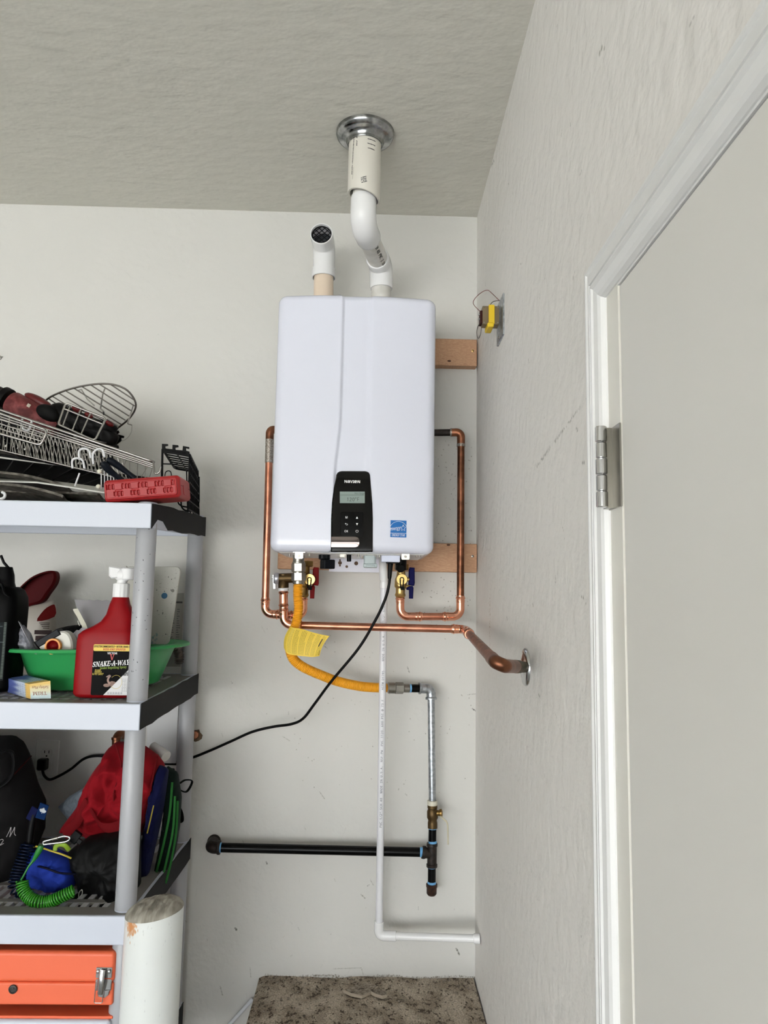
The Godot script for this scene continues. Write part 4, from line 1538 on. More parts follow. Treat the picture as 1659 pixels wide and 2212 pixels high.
func iso_valve(which: String, top: Vector3, low: Vector3, port: Vector3, handle: Material) -> void:
	var hot := which == "hot"
	var t := thing("isolation_valve", "brass isolation valve with red handles behind the yellow hose" if hot else "brass isolation valve with dark blue handles below the heater's right side", "valve", top.lerp(low, 0.5), "brass isolation valves under the heater")
	var bm: Material = M.brass_dull if hot else M.brass
	var mb := MB.new()
	# union nut on top
	var g := PackedVector2Array()
	for k in 6:
		g.append(Vector2(cos(TAU * k / 6 + 0.2), sin(TAU * k / 6 + 0.2)) * 0.0215)
	mb.prism(g, 0.017, Transform3D(Basis(Vector3.RIGHT, PI / 2), top + Vector3(0, 0.004, 0)), 0.002)
	part("union_nut", mb, M.brass_dull, t)
	mb = MB.new()
	var l := top.distance_to(low)
	mb.rod(top, low, [Vector2(0.0, 0.013), Vector2(l * 0.15, 0.012), Vector2(l * 0.35, 0.014), Vector2(l * 0.42, 0.0175), Vector2(l * 0.55, 0.0185), Vector2(l * 0.555, 0.0178), Vector2(l * 0.57, 0.0185), Vector2(l * 0.66, 0.0185), Vector2(l * 0.70, 0.0165), Vector2(l * 0.71, 0.0145), Vector2(l * 0.86, 0.0140), Vector2(l * 0.9, 0.0155), Vector2(l * 0.93, 0.0165), Vector2(l * 0.96, 0.0155), Vector2(l, 0.013)], 24)
	part("body", mb, bm, t)
	# service port with cap, facing the room
	mb = MB.new()
	mb.rod(port - Vector3(0, 0, 0.02), port + Vector3(0, 0, 0.024), [Vector2(0, 0.010), Vector2(0.022, 0.010), Vector2(0.024, 0.0165), Vector2(0.041, 0.0168), Vector2(0.044, 0.0155)], 26)
	part("drain_port", mb, M.brass, t)
	var f := port + Vector3(0, 0, 0.0245)
	mb = MB.new()
	mb.rod(f, f + Vector3(0, 0, 0.003), 0.0045, 14, 0.0008)
	part("port_stem", mb, M.brass, t)
	mb = MB.new()
	mb.tube(bend([f + Vector3(-0.004, -0.026, 0.001), f + Vector3(-0.0055, 0.005, 0.001), f + Vector3(0.0055, 0.005, 0.001), f + Vector3(0.003, -0.026, 0.001)], 0.005, 6), 0.0018, 8)
	mb.box(Vector3(0.012, 0.010, 0.004), xf(f + Vector3(0.002, -0.026, 0.0)), 0.0012)
	part("cap_strap", mb, M.black_soft, t)
	# handles to the right: a long one and a small one below
	mb = MB.new()
	var hx := port + Vector3(0.016 if hot else 0.030, 0.010, -0.004)
	mb.prism(PackedVector2Array([Vector2(-0.009, -0.026), Vector2(0.0075, -0.028), Vector2(0.0095, -0.020), Vector2(0.0085, 0.026), Vector2(-0.006, 0.027), Vector2(-0.009, 0.020)]), 0.014, xf(hx + Vector3(0, 0, -0.007)), 0.0025)
	part("handle", mb, handle, t)
	mb = MB.new()
	mb.rod(port + Vector3(0.008, 0.0, -0.004), hx + Vector3(0, -0.008, 0), 0.0065, 14)
	mb.rod(port + Vector3(0.008, -0.022, -0.002), hx + Vector3(-0.004, -0.03, 0), 0.0055, 14)
	part("handle_stem", mb, bm, t)
	mb = MB.new()
	var hy := hx + Vector3(-0.010 if hot else -0.003, -0.046, 0.012 if hot else 0.002)
	mb.prism(PackedVector2Array([Vector2(-0.012, 0.006), Vector2(-0.0045, 0.005), Vector2(-0.004, -0.020), Vector2(0.008, -0.020), Vector2(0.009, 0.012), Vector2(0.006, 0.018), Vector2(-0.004, 0.017), Vector2(-0.012, 0.013)]), 0.012, xf(hy + Vector3(0, 0, -0.006)), 0.002)
	part("drain_handle", mb, handle, t)

func hexnut(mb: MB, a: Vector3, b: Vector3, r: float) -> void:
	var g := PackedVector2Array()
	for k in 6:
		g.append(Vector2(cos(TAU * k / 6), sin(TAU * k / 6)) * r)
	var y := (b - a).normalized()
	var x := y.cross(Vector3.BACK)
	if x.length() < 0.1:
		x = y.cross(Vector3.UP)
	x = x.normalized()
	mb.prism(g, a.distance_to(b), Transform3D(Basis(x, y.cross(x), y), a), 0.0018)

func build_gas() -> void:
	# --- fittings over the hose
	var n0 := Vector3(-0.5204, 1.7603, 0.205)
	var n3 := Vector3(-0.5177, 1.6726, 0.205)
	var t := thing("gas_hose", "yellow corrugated gas hose with steel nuts hanging under the heater", "hose", n3)
	var mb := MB.new()
	mb.rod(n0, n0.lerp(n3, 0.3), 0.0165, 24, 0.001)
	mb.rod(n0.lerp(n3, 0.27), n0.lerp(n3, 0.33), 0.0185, 24, 0.001)
	part("adapter", mb, M.steel, t)
	mb = MB.new()
	hexnut(mb, n0.lerp(n3, 0.33), n0.lerp(n3, 0.60), 0.0205)
	part("nut", mb, M.steel, t)
	mb = MB.new()
	hexnut(mb, n0.lerp(n3, 0.64), n0.lerp(n3, 0.90), 0.0205)
	part("nut", mb, M.steel, t)
	mb = MB.new()
	mb.rod(n0.lerp(n3, 0.55), n0.lerp(n3, 1.0), 0.0165, 24, 0.001)
	part("collar", mb, M.steel, t)
	var path := spline([Vector3(-0.5191, 1.6752, 0.205), Vector3(-0.5187, 1.6422, 0.205), Vector3(-0.5155, 1.6028, 0.205), Vector3(-0.5209, 1.5634, 0.205), Vector3(-0.5343, 1.5239, 0.203), Vector3(-0.5377, 1.491, 0.198), Vector3(-0.527, 1.4594, 0.19), Vector3(-0.4996, 1.4366, 0.178), Vector3(-0.4537, 1.4146, 0.16), Vector3(-0.4006, 1.3932, 0.138), Vector3(-0.3397, 1.3777, 0.112), Vector3(-0.2985, 1.3723, 0.095), Vector3(-0.2567, 1.3697, 0.08)], 16)
	var p := resample(path, 840)
	var rr := []
	for k in 840:
		rr.append(0.0132 + 0.0013 * sin(TAU * k / 7.0))
	mb = MB.new()
	mb.tube(p, rr, 18)
	part("corrugated_hose", mb, mat(Color(0.95, 0.67, 0.14), 0.38), t)
	# --- yellow warning tag wrapped on the hose
	var tg := thing("hose_tag", "yellow paper warning tag wrapped round the bend of the gas hose", "tag", Vector3(-0.4858, 1.5057, 0.21))
	var rows := []
	for j in 15:
		var v := j / 14.0
		var row := []
		for i in 25:
			var u := i / 24.0
			var top: Vector3 = tag_edge([Vector3(-0.5335, 1.5538, 0.232), Vector3(-0.5248, 1.5504, 0.24), Vector3(-0.5043, 1.548, 0.236), Vector3(-0.4722, 1.5379, 0.228), Vector3(-0.4463, 1.5316, 0.222), Vector3(-0.4241, 1.528, 0.22)], u)
			var bot: Vector3 = tag_edge([Vector3(-0.5508, 1.4925, 0.222), Vector3(-0.539, 1.4779, 0.23), Vector3(-0.5157, 1.473, 0.228), Vector3(-0.4899, 1.4707, 0.226), Vector3(-0.4704, 1.4697, 0.226), Vector3(-0.4513, 1.4721, 0.22)], u)
			var q := top.lerp(bot, v)
			q.x -= 0.010 * sin(PI * v) * (1.0 - u) * 0.7
			q.z += 0.004 * sin(u * 7.0 + v * 2.0) * u
			q.x -= 0.020 * u * u * v * (1.0 - v)
			row.append(q)
		rows.append(row)
	mb = MB.new()
	mb.sheet(rows, 0.0008)
	var im := Image.create(256, 256, false, Image.FORMAT_RGB8)
	im.fill(Color(0.93, 0.80, 0.30))
	var r := RandomNumberGenerator.new()
	r.seed = 3
	for c in 42:
		var x := 6 + c * 6
		if c % 6 == 5:
			continue
		var y := 14
		var end := 240 if c % 6 != 4 else r.randi_range(120, 240)
		while y < end:
			var l := r.randi_range(4, 13)
			im.fill_rect(Rect2i(x, y, 2, l), Color(0.52, 0.46, 0.16))
			y += l + 3
	im.fill_rect(Rect2i(222, 120, 7, 90), Color(0.22, 0.18, 0.08))
	im.fill_rect(Rect2i(244, 14, 4, 60), Color(0.3, 0.25, 0.1))
	var tm := mat(Color.WHITE, 0.6)
	tm.albedo_texture = ImageTexture.create_from_image(im)
	part("paper", mb, tm, tg)
	# --- gas line on the wall
	var z := 0.058
	var e0 := Vector3(-0.2524, 1.3695, 0.078)
	var e1 := Vector3(-0.1212, 1.367, 0.058)
	var e2 := Vector3(-0.1136, 1.0328, 0.058)
	var t0 := Vector3(-0.1129, 0.8919, 0.058)
	var e3 := Vector3(-0.1132, 0.7841, 0.058)
	t = thing("gas_pipe", "galvanized and black iron gas pipe with elbow, tee and drip leg on the wall", "pipe", t0)
	mb = MB.new()
	mb.rod(e0, e0.lerp(e1, 0.16), 0.0168, 22, 0.001)
	part("collar", mb, M.steel, t)
	mb = MB.new()
	hexnut(mb, e0.lerp(e1, 0.17), e0.lerp(e1, 0.36), 0.0175)
	part("nut", mb, M.steel, t)
	mb = MB.new()
	mb.rod(e0.lerp(e1, 0.36), e0.lerp(e1, 0.50), 0.0132, 20, 0.001)
	part("adapter", mb, M.steel, t)
	mb = MB.new()
	mb.rod(e0.lerp(e1, 0.46), e0.lerp(e1, 0.9), 0.0122, 20)
	part("nipple", mb, M.pipe_black, t)
	dope(t, e0.lerp(e1, 0.47), e0.lerp(e1, 0.54), 0.0126)
	iron_elbow(t, e0.lerp(e1, 0.72), e1, e1.lerp(e2, 0.095), 0.0145, M.galv)
	mb = MB.new()
	mb.rod(e1.lerp(e2, 0.06), e2, 0.0107, 22)
	part("riser", mb, M.galv, t)
	var v1 := Vector3(-0.1123, 0.9641, 0.058)
	mb = MB.new()
	mb.rod(v1 + Vector3(0, 0.01, 0), t0, 0.0118, 20)
	part("nipple", mb, M.pipe_black, t)
	dope(t, Vector3(-0.1123, 0.9667, 0.058), Vector3(-0.1122, 0.9588, 0.058), 0.0124)
	dope(t, Vector3(-0.1119, 0.926, 0.058), Vector3(-0.1118, 0.9155, 0.058), 0.0126)
	# tee
	mb = MB.new()
	var ta := Vector3(-0.1132, 0.9194, 0.058)
	var tb := Vector3(-0.1133, 0.858, 0.058)
	var tc := Vector3(-0.141, 0.893, 0.058)
	mb.rod(ta, tb, [Vector2(0, 0.0155), Vector2(0.001, 0.0163), Vector2(0.008, 0.0163), Vector2(0.010, 0.0142), Vector2(0.058, 0.0142), Vector2(0.060, 0.0163), Vector2(0.067, 0.0163), Vector2(0.068, 0.0155)], 22)
	mb.rod(ta.lerp(tb, 0.5), tc, [Vector2(0, 0.0145), Vector2(0.016, 0.0148), Vector2(0.022, 0.018), Vector2(0.029, 0.018), Vector2(0.030, 0.017)], 22)
	part("tee", mb, M.iron, t)
	mb = MB.new()
	mb.rod(tb, e3, 0.0118, 20)
	part("nipple", mb, M.pipe_black, t)
	dope(t, tb, Vector3(-0.1132, 0.8489, 0.058), 0.0126)
	dope(t, Vector3(-0.1132, 0.8113, 0.058), Vector3(-0.1132, 0.7996, 0.058), 0.0126)
	mb = MB.new()
	var ca := Vector3(-0.1133, 0.8048, 0.058)
	mb.rod(ca, ca + Vector3(0, -0.034, 0), [Vector2(0, 0.0155), Vector2(0.001, 0.0165), Vector2(0.008, 0.0165), Vector2(0.010, 0.015), Vector2(0.027, 0.0148), Vector2(0.032, 0.011), Vector2(0.034, 0.004)], 22)
	part("cap", mb, mottled(Color(0.16, 0.10, 0.075), Color(0.28, 0.17, 0.12), 0.03, 10.0, 0.55, 0.0, 23, 0.3), t)
	# branch to the left and into the wall
	var l1 := Vector3(-0.7663, 0.8991, 0.055)
	mb = MB.new()
	mb.rod(tc.lerp(l1, 0.01), tc.lerp(l1, 0.965), 0.0134, 22)
	part("branch_pipe", mb, M.pipe_black, t, "long black branch pipe")
	dope(t, tc.lerp(l1, 0.0), tc.lerp(l1, 0.014), 0.0138)
	dope(t, tc.lerp(l1, 0.948), tc.lerp(l1, 0.968), 0.0138)
	iron_elbow(t, tc.lerp(l1, 0.955), l1, l1 + Vector3(-0.001, 0, -0.055), 0.0172, M.iron)
	# --- valve
	t = thing("gas_valve", "brass gas valve with a hanging cream lever below the silver riser", "valve", e2)
	mb = MB.new()
	mb.rod(e2 + Vector3(0, 0.004, 0), v1, [Vector2(0, 0.0145), Vector2(0.003, 0.015), Vector2(0.018, 0.015), Vector2(0.020, 0.013), Vector2(0.027, 0.0165), Vector2(0.045, 0.0165), Vector2(0.052, 0.013), Vector2(0.06, 0.0145), Vector2(0.075, 0.0145)], 22)
	part("body", mb, M.brass_dark, t)
	mb = MB.new()
	mb.rod(e2 + Vector3(0, 0.008, 0), e2 + Vector3(0, -0.006, 0), 0.0152, 20, 0.001)
	part("thread_seal", mb, mat(Color(0.85, 0.83, 0.76), 0.6), t)
	var st := Vector3(-0.1108, 1.0043, 0.06)
	mb = MB.new()
	mb.rod(st, Vector3(-0.0852, 1.0076, 0.066), [Vector2(0, 0.008), Vector2(0.018, 0.008), Vector2(0.020, 0.011), Vector2(0.026, 0.011), Vector2(0.028, 0.006)], 14)
	part("stem", mb, M.brass_dull, t)
	mb = MB.new()
	var lv := [Vector3(-0.0915, 1.0009, 0.075), Vector3(-0.0836, 0.9953, 0.078), Vector3(-0.0714, 0.983, 0.08), Vector3(-0.0691, 0.9543, 0.08), Vector3(-0.0682, 0.9231, 0.08)]
	mb.tube(spline(lv, 6), 0.0045, 10, true, false, 0.45)
	part("lever", mb, mat(Color(0.84, 0.81, 0.70), 0.45), t)

func tag_edge(pts: Array, u: float) -> Vector3:
	var q := spline(pts, 8)
	var f := u * (q.size() - 1)
	var i := mini(int(f), q.size() - 2)
	return q[i].lerp(q[i + 1], f - i)

func dope(t: Node3D, a: Vector3, b: Vector3, r: float) -> void:
	var mb := MB.new()
	mb.rod(a, b, r, 18, 0.0008)
	part("thread_sealant", mb, M.blue_dope, t)

func iron_elbow(t: Node3D, a: Vector3, c: Vector3, b: Vector3, r: float, m: Material) -> void:
	var p := resample(bend([a, c, b], r * 1.25, 10), 36)
	var len := 0.0
	for i in 35:
		len += p[i].distance_to(p[i + 1])
	var rr := []
	for i in 36:
		var d: float = minf(i, 35 - i) * len / 35.0
		rr.append(r + (0.0028 if d < 0.007 else 0.0))
	var mb := MB.new()
	mb.tube(p, rr, 22)
	part("elbow", mb, m, t)

func build_wall_things() -> void:
	# --- doorbell transformer on the right wall
	var c := Vector3(0.0191, 2.3702, 0.4689)
	var t := thing("transformer", "small yellow-wound transformer on a steel plate on the right wall", "transformer", c)
	var mb := MB.new()
	var zc := c.z
	var yc := c.y
	var pl := [[-0.045, -0.052], [0.045, -0.040], [0.047, 0.060], [-0.040, 0.050]]
	mb.prism(PackedVector2Array([Vector2(-0.046, -0.055), Vector2(0.046, -0.055), Vector2(0.046, 0.055), Vector2(-0.046, 0.055)]), 0.0045, facing(Vector3(rw(zc), yc, zc), Vector3(-1, 0, 0)), 0.0012)
	part("plate", mb, M.galv, t)
	# core standing off the plate, laminations facing the room
	var k := Vector3(rw(zc) - 0.030, 2.3777, zc)
	mb = MB.new()
	mb.box(Vector3(0.044, 0.050, 0.030), xf(k), 0.0015)
	part("core", mb, mat(Color(0.50, 0.44, 0.34), 0.45, 0.5), t)
	mb = MB.new()
	mb.box(Vector3(0.0150, 0.0515, 0.044), xf(k + Vector3(0.001, 0.0, 0.0)), 0.001)
	mb.box(Vector3(0.0165, 0.012, 0.050), xf(k + Vector3(-0.002, -0.029, 0.0)), 0.003)
	part("coil", mb, mat(Color(0.88, 0.74, 0.12), 0.45), t, "coil taped in yellow")
	for s in [[-0.018, 0.021], [0.018, 0.021], [-0.018, -0.021], [0.018, -0.021]]:
		mb = MB.new()
		mb.rod(k + Vector3(s[0], s[1], 0.012), k + Vector3(s[0], s[1], 0.017), 0.0022, 10, 0.0005)
		part("rivet", mb, M.steel, t)
	mb = MB.new()
	mb.box(Vector3(0.007, 0.034, 0.026), xf(k + Vector3(-0.0245, -0.004, 0)), 0.0015)
	part("terminal_block", mb, mat(Color(0.20, 0.07, 0.05), 0.5), t)
	for s in 2:
		mb = MB.new()
		mb.rod(k + Vector3(-0.027, 0.004 - s * 0.012, 0.006), k + Vector3(-0.032, 0.004 - s * 0.012, 0.006), 0.003, 10, 0.0005)
		part("terminal_screw", mb, M.chrome, t)
	var lead := [Vector3(-0.026, 2.3852, 0.46), Vector3(-0.0364, 2.3998, 0.455), Vector3(-0.0518, 2.4207, 0.45), Vector3(-0.0481, 2.4362, 0.45), Vector3(-0.0308, 2.4535, 0.45), Vector3(-0.0146, 2.4604, 0.45), Vector3(-0.0022, 2.4517, 0.45), Vector3(0.0168, 2.4294, 0.455)]
	mb = MB.new()
	mb.tube(spline(lead, 8), 0.0009, 6)
	part("wire", mb, mat(Color(0.42, 0.22, 0.2), 0.5), t, "thin reddish wire")
	lead = [Vector3(-0.017, 2.4023, 0.45), Vector3(-0.0121, 2.4127, 0.45), Vector3(0.0003, 2.4285, 0.45), Vector3(0.018, 2.4307, 0.455)]
	mb = MB.new()
	mb.tube(spline(lead, 8), 0.0009, 6)
	part("wire", mb, mat(Color(0.22, 0.2, 0.18), 0.5), t)
	lead = [Vector3(-0.0321, 2.3659, 0.46), Vector3(-0.0387, 2.3614, 0.455), Vector3(-0.0429, 2.3466, 0.45), Vector3(-0.0416, 2.33, 0.45), Vector3(-0.0379, 2.3263, 0.45), Vector3(-0.0338, 2.336, 0.455), Vector3(-0.0321, 2.352, 0.46)]
	mb = MB.new()
	mb.tube(spline(lead, 8), 0.0009, 6)
	part("wire", mb, mat(Color(0.22, 0.2, 0.18), 0.5), t)
	for s in [[0.012, 0.042], [0.012, -0.043]]:
		mb = MB.new()
		var q := Vector3(rw(zc + 0.0, 0.004), yc + s[1], zc - s[0])
		mb.rod(q, q + Vector3(-0.003, 0, 0), 0.003, 10, 0.0006)
		part("plate_screw", mb, M.steel, t)
	# --- outlet behind the lower shelf
	var o := Vector3(-1.2838, 1.1315, 0.004)
	t = thing("wall_outlet", "white duplex wall outlet half in the shade behind the lower shelf", "outlet", o)
	mb = MB.new()
	mb.prism(rect(0.070, 0.115, 0.004), 0.005, xf(Vector3(o.x, o.y, 0.0)), 0.002)
	part("cover_plate", mb, mat(Color(0.86, 0.86, 0.84), 0.4), t)
	for s in 2:
		mb = MB.new()
		mb.prism(rect(0.034, 0.030, 0.008), 0.002, xf(Vector3(o.x, o.y + 0.0195 - s * 0.039, 0.005)), 0.0006)
		var rc := part("receptacle", mb, mat(Color(0.83, 0.83, 0.81), 0.4), t)
		if s == 0:
			mb = MB.new()
			for w in [-0.0065, 0.0065]:
				mb.box(Vector3(0.002, 0.008, 0.0006), xf(Vector3(o.x + w, o.y + 0.0235, 0.0072)))
			mb.rod(Vector3(o.x, o.y + 0.0115, 0.0069), Vector3(o.x, o.y + 0.0115, 0.0076), 0.0024, 10)
			var sl := part("slot", mb, M.black, rc)
			sl.set_meta("kind", "stuff")
	# --- capped stub and broken plaster beside the rear post
	t = thing("wall_stub", "stubby old pipe end in a rough hole beside the rear shelf post", "pipe stub", Vector3(-0.8338, 1.2112, 0.01))
	mb = MB.new()
	mb.rod(Vector3(-0.8389, 1.2093, 0), Vector3(-0.8353, 1.2134, 0.022), 0.012, 14, 0.002)
	part("stub", mb, M.copper_old, t)
	mb = MB.new()
	var hole := PackedVector2Array()
	var r := RandomNumberGenerator.new()
	r.seed = 4
	for s in 12:
		hole.append(Vector2(cos(TAU * s / 12), sin(TAU * s / 12)) * r.randf_range(0.013, 0.022))
	mb.prism(hole, 0.002, xf(Vector3(-0.8375, 1.2093, 0)), 0.0008)
	part("broken_plaster", mb, mat(Color(0.42, 0.35, 0.28), 0.9), t)
	# --- brown pipe elbow above the red bag, at the wall
	t = thing("capped_pipe", "short brown copper pipe elbow on the wall above the red bag", "pipe", Vector3(-1.0664, 1.2081, 0.04))
	cu_elbow(t, Vector3(-1.0505, 1.2064, 0), Vector3(-1.0637, 1.2195, 0.05), Vector3(-1.0592, 1.1457, 0.05), M.copper_old, 0.018, false)
	mb = MB.new()
	mb.rod(Vector3(-1.0631, 1.2101, 0.05), Vector3(-1.0626, 1.202, 0.05), 0.0138, 18, 0.001)
	part("rim", mb, M.copper_old, t)
	# --- pale rod leaning below the platform's edge
	t = thing("pale_rod", "thin pale rod leaning against the wall left of the platform", "rod", Vector3(-0.7221, 0.3839, 0.06))
	mb = MB.new()
	mb.rod(Vector3(-0.7465, 0.3511, 0.05), Vector3(-0.6324, 0.461, 0.012), 0.0055, 12, 0.001)
	part("rod", mb, mat(Color(0.85, 0.86, 0.88), 0.35), t)


const SX := -0.828
const SHELVES := [[1.850, 1.877], [1.3885, 1.399], [0.9315, 0.920], [0.47, 0.468]]

# a point on a shelf deck
func deck(x: float, z: float, level: int) -> Vector3:
	return Vector3(x, lerpf(SHELVES[level][1], SHELVES[level][0], (z - 0.04) / 0.56), z)

func build_shelf() -> void:
	var t := thing("shelving_unit", "grey plastic shelving unit with black tape over its right end", "shelf", Vector3(-1.285, 0, 0.32))
	var grey := mat(Color(0.775, 0.795, 0.84), 0.38)
	var grey_post := mat(Color(0.655, 0.66, 0.675), 0.35)
	var grey_slat := mat(Color(0.74, 0.74, 0.75), 0.45)
	var dusty := mat(Color(0.50, 0.49, 0.47), 0.6)
	var w := 0.914
	var x0 := SX - w
	for l in 4:
		var nb: float = SHELVES[l][1]
		var nf: float = SHELVES[l][0]
		var th := 0.060
		var up := Vector3(0, 0.56, -(nf - nb)).normalized()
		var fw := Vector3(0, nf - nb, 0.56).normalized()
		var tx := Transform3D(Basis(Vector3.RIGHT, up, fw), Vector3(0, (nf + nb) / 2, 0.32))
		# rim: front, back and ends, and a slotted deck
		var mb := MB.new()
		mb.box(Vector3(w - 0.004, th, 0.010), tx * xf(Vector3(x0 + w / 2, -th / 2, 0.275)), 0.003)
		mb.box(Vector3(w - 0.004, th, 0.010), tx * xf(Vector3(x0 + w / 2, -th / 2, -0.275)), 0.003)
		mb.box(Vector3(0.010, th, 0.555), tx * xf(Vector3(x0 + 0.005, -th / 2, 0)), 0.003)
		mb.box(Vector3(0.010, th, 0.555), tx * xf(Vector3(SX - 0.006, -th / 2, 0)), 0.003)
		var s := part("shelf", mb, grey, t)
		mb = MB.new()
		for e in [0.252, -0.252]:
			mb.box(Vector3(w - 0.01, 0.008, 0.052), tx * xf(Vector3(x0 + w / 2, -0.0052, e)), 0.001)
		for e in [x0 + 0.035, SX - 0.035]:
			mb.box(Vector3(0.062, 0.008, 0.47), tx * xf(Vector3(e, -0.0055, 0)), 0.001)
		for e in [-0.14, -0.025, 0.09, 0.19]:
			mb.box(Vector3(w - 0.12, 0.008, 0.020), tx * xf(Vector3(x0 + w / 2, -0.0058, e)), 0.001)
		part("deck", mb, dusty, s)
		mb = MB.new()
		var n := 32
		for k in n:
			mb.box(Vector3(0.0135, 0.012, 0.47), tx * xf(Vector3(lerpf(x0 + 0.075, SX - 0.075, k / float(n - 1)), -0.0082, 0)), 0.001)
		part("deck_slats", mb, grey_slat, s)
		# tape over the end
		mb = MB.new()
		var tape := PackedVector2Array()
		var r := RandomNumberGenerator.new()
		r.seed = 60 + l
		for k in 13:
			tape.append(Vector2(lerpf(-0.2805, 0.279, k / 12.0), 0.0005 + r.randf_range(-0.002, 0.002)))
		for k in 13:
			var f := lerpf(0.279, -0.2805, k / 12.0)
			var low := -th + r.randf_range(-0.001, 0.003)
			if l == 0 and absf(f + 0.215) < 0.03:
				low += 0.022
			tape.append(Vector2(f, low))
		mb.prism(tape, 0.0014, tx * Transform3D(Basis(Vector3(0, 0, -1), Vector3.UP, Vector3(1, 0, 0)), Vector3(SX - 0.0012, 0, 0)))
		part("tape", mb, M.tape, s, "black tape on the shelf end")
	# posts
	for z in [0.555, 0.065]:
		for x in [SX - 0.024, x0 + 0.024]:
			var y := 0.0
			for l in [3, 2, 1, 0]:
				var top := deck(x, z, l).y
				var mb := MB.new()
				if top - 0.06 > y + 0.02:
					mb.rod(Vector3(x, y, z), Vector3(x, top - 0.045, z), [Vector2(0, 0.0225), Vector2(0.002, 0.0235), Vector2(top - 0.045 - y - 0.002, 0.0235), Vector2(top - 0.045 - y, 0.0225)], 28)
				part("post", mb, grey_post, t)
				y = top - 0.002
				# socket collar on the deck
				mb = MB.new()
				mb.rod(Vector3(x, top - 0.05, z), Vector3(x, top + 0.004, z), 0.0236 if l > 0 else 0.0228, 28, 0.002)
				part("socket", mb, grey, t)
	# specks of dirt on the near post, thin as paint
	var mb := MB.new()
	var r := RandomNumberGenerator.new()
	r.seed = 8
	for k in 28:
		var a := r.randf_range(-0.9, 0.9)
		var y := r.randf_range(1.40, 1.80)
		var p := Vector3(SX - 0.024 + sin(a) * 0.0236, y, 0.555 + cos(a) * 0.0236)
		mb.ball(p, Vector3(0.0009, r.randf_range(0.0006, 0.0022), 0.0003), Basis(Vector3.UP, a) * Basis(Vector3(0, 0, 1), r.randf_range(-0.8, 0.8)), 6, 4)
	var o := part("dirt_specks", mb, mat(Color(0.2, 0.2, 0.2), 0.8), t)
	o.set_meta("kind", "stuff")

# a soft filled bag: star-shaped outline in the xy plane, swelling to the front and the back
func pillow(mb: MB, outline: PackedVector2Array, z0: float, front: float, back: float, wr := 0.006, freq := 22.0, sd := 1, c := Vector2.INF) -> void:
	if Geometry2D.is_polygon_clockwise(outline):
		outline.reverse()
	var pts := []
	for p in outline:
		pts.append(Vector3(p.x, p.y, 0))
	pts.append(pts[0])
	var ring := resample(pts, 97)
	ring.pop_back()
	if c == Vector2.INF:
		c = Vector2.ZERO
		for p: Vector3 in ring:
			c += Vector2(p.x, p.y) / ring.size()
	var nz := noise(freq, sd, FastNoiseLite.TYPE_SIMPLEX_SMOOTH, 3)
	nz.fractal_type = FastNoiseLite.FRACTAL_RIDGED
	for side in 2:
		var rows := []
		for j in 23:
			var s := 1.0 - pow(j / 22.0, 1.6)
			var row := []
			for p: Vector3 in ring:
				var q := Vector3(lerpf(c.x, p.x, s), lerpf(c.y, p.y, s), 0)
				var h := pow(maxf(1.0 - pow(s, 3.0), 0.0), 0.5)
				var wv := nz.get_noise_3d(q.x, q.y * 0.8, side * 5.0) * wr * minf(1.0, h * 1.6)
				q.z = z0 + (front * h + wv if side == 0 else -back * h)
				row.append(q)
			rows.append(row)
		mb.grid(rows, true, false, side == 1)

func smooth_poly(p: PackedVector2Array, n := 5) -> PackedVector2Array:
	var v := []
	for q in p:
		v.append(Vector3(q.x, q.y, 0))
	var o := PackedVector2Array()
	for q: Vector3 in spline(v, n, true):
		o.append(Vector2(q.x, q.y))
	return o

func wire(t: Node3D, called: String, pts: Array, r: float, m: Material, closed := false, sides := 7) -> void:
	var mb := MB.new()
	mb.tube(pts, r, sides, true, closed)
	part(called, mb, m, t)

# four-corner patch
func patch(a: Vector3, b: Vector3, c: Vector3, d: Vector3, u: float, v: float) -> Vector3:
	return a.lerp(b, u).lerp(d.lerp(c, u), v)

# wires laid over a four-corner patch (a top left, b top right, c bottom right, d bottom left)
func lattice(t: Node3D, a: Vector3, b: Vector3, c: Vector3, d: Vector3, nu: int, nv: int, r: float, m: Material) -> void:
	for i in nu:
		var u := float(i) / maxf(nu - 1, 1)
		wire(t, "wire", [patch(a, b, c, d, u, 0), patch(a, b, c, d, u, 1)], r, m, false, 6)
	for j in nv:
		var v := float(j) / maxf(nv - 1, 1)
		wire(t, "wire", [patch(a, b, c, d, 0, v), patch(a, b, c, d, 1, v)], r, m, false, 6)

func frame4(t: Node3D, pts: Array, r: float, m: Material, round_ := 0.012) -> void:
	var q := pts.duplicate()
	var mid: Vector3 = (q[0] + q[1]) / 2
	var p := bend([mid, q[1], q[2], q[3], q[0], mid + (q[1] - q[0]) * 0.0001], round_, 5)
	p.pop_back()
	wire(t, "frame_wire", p, r, m, true, 8)

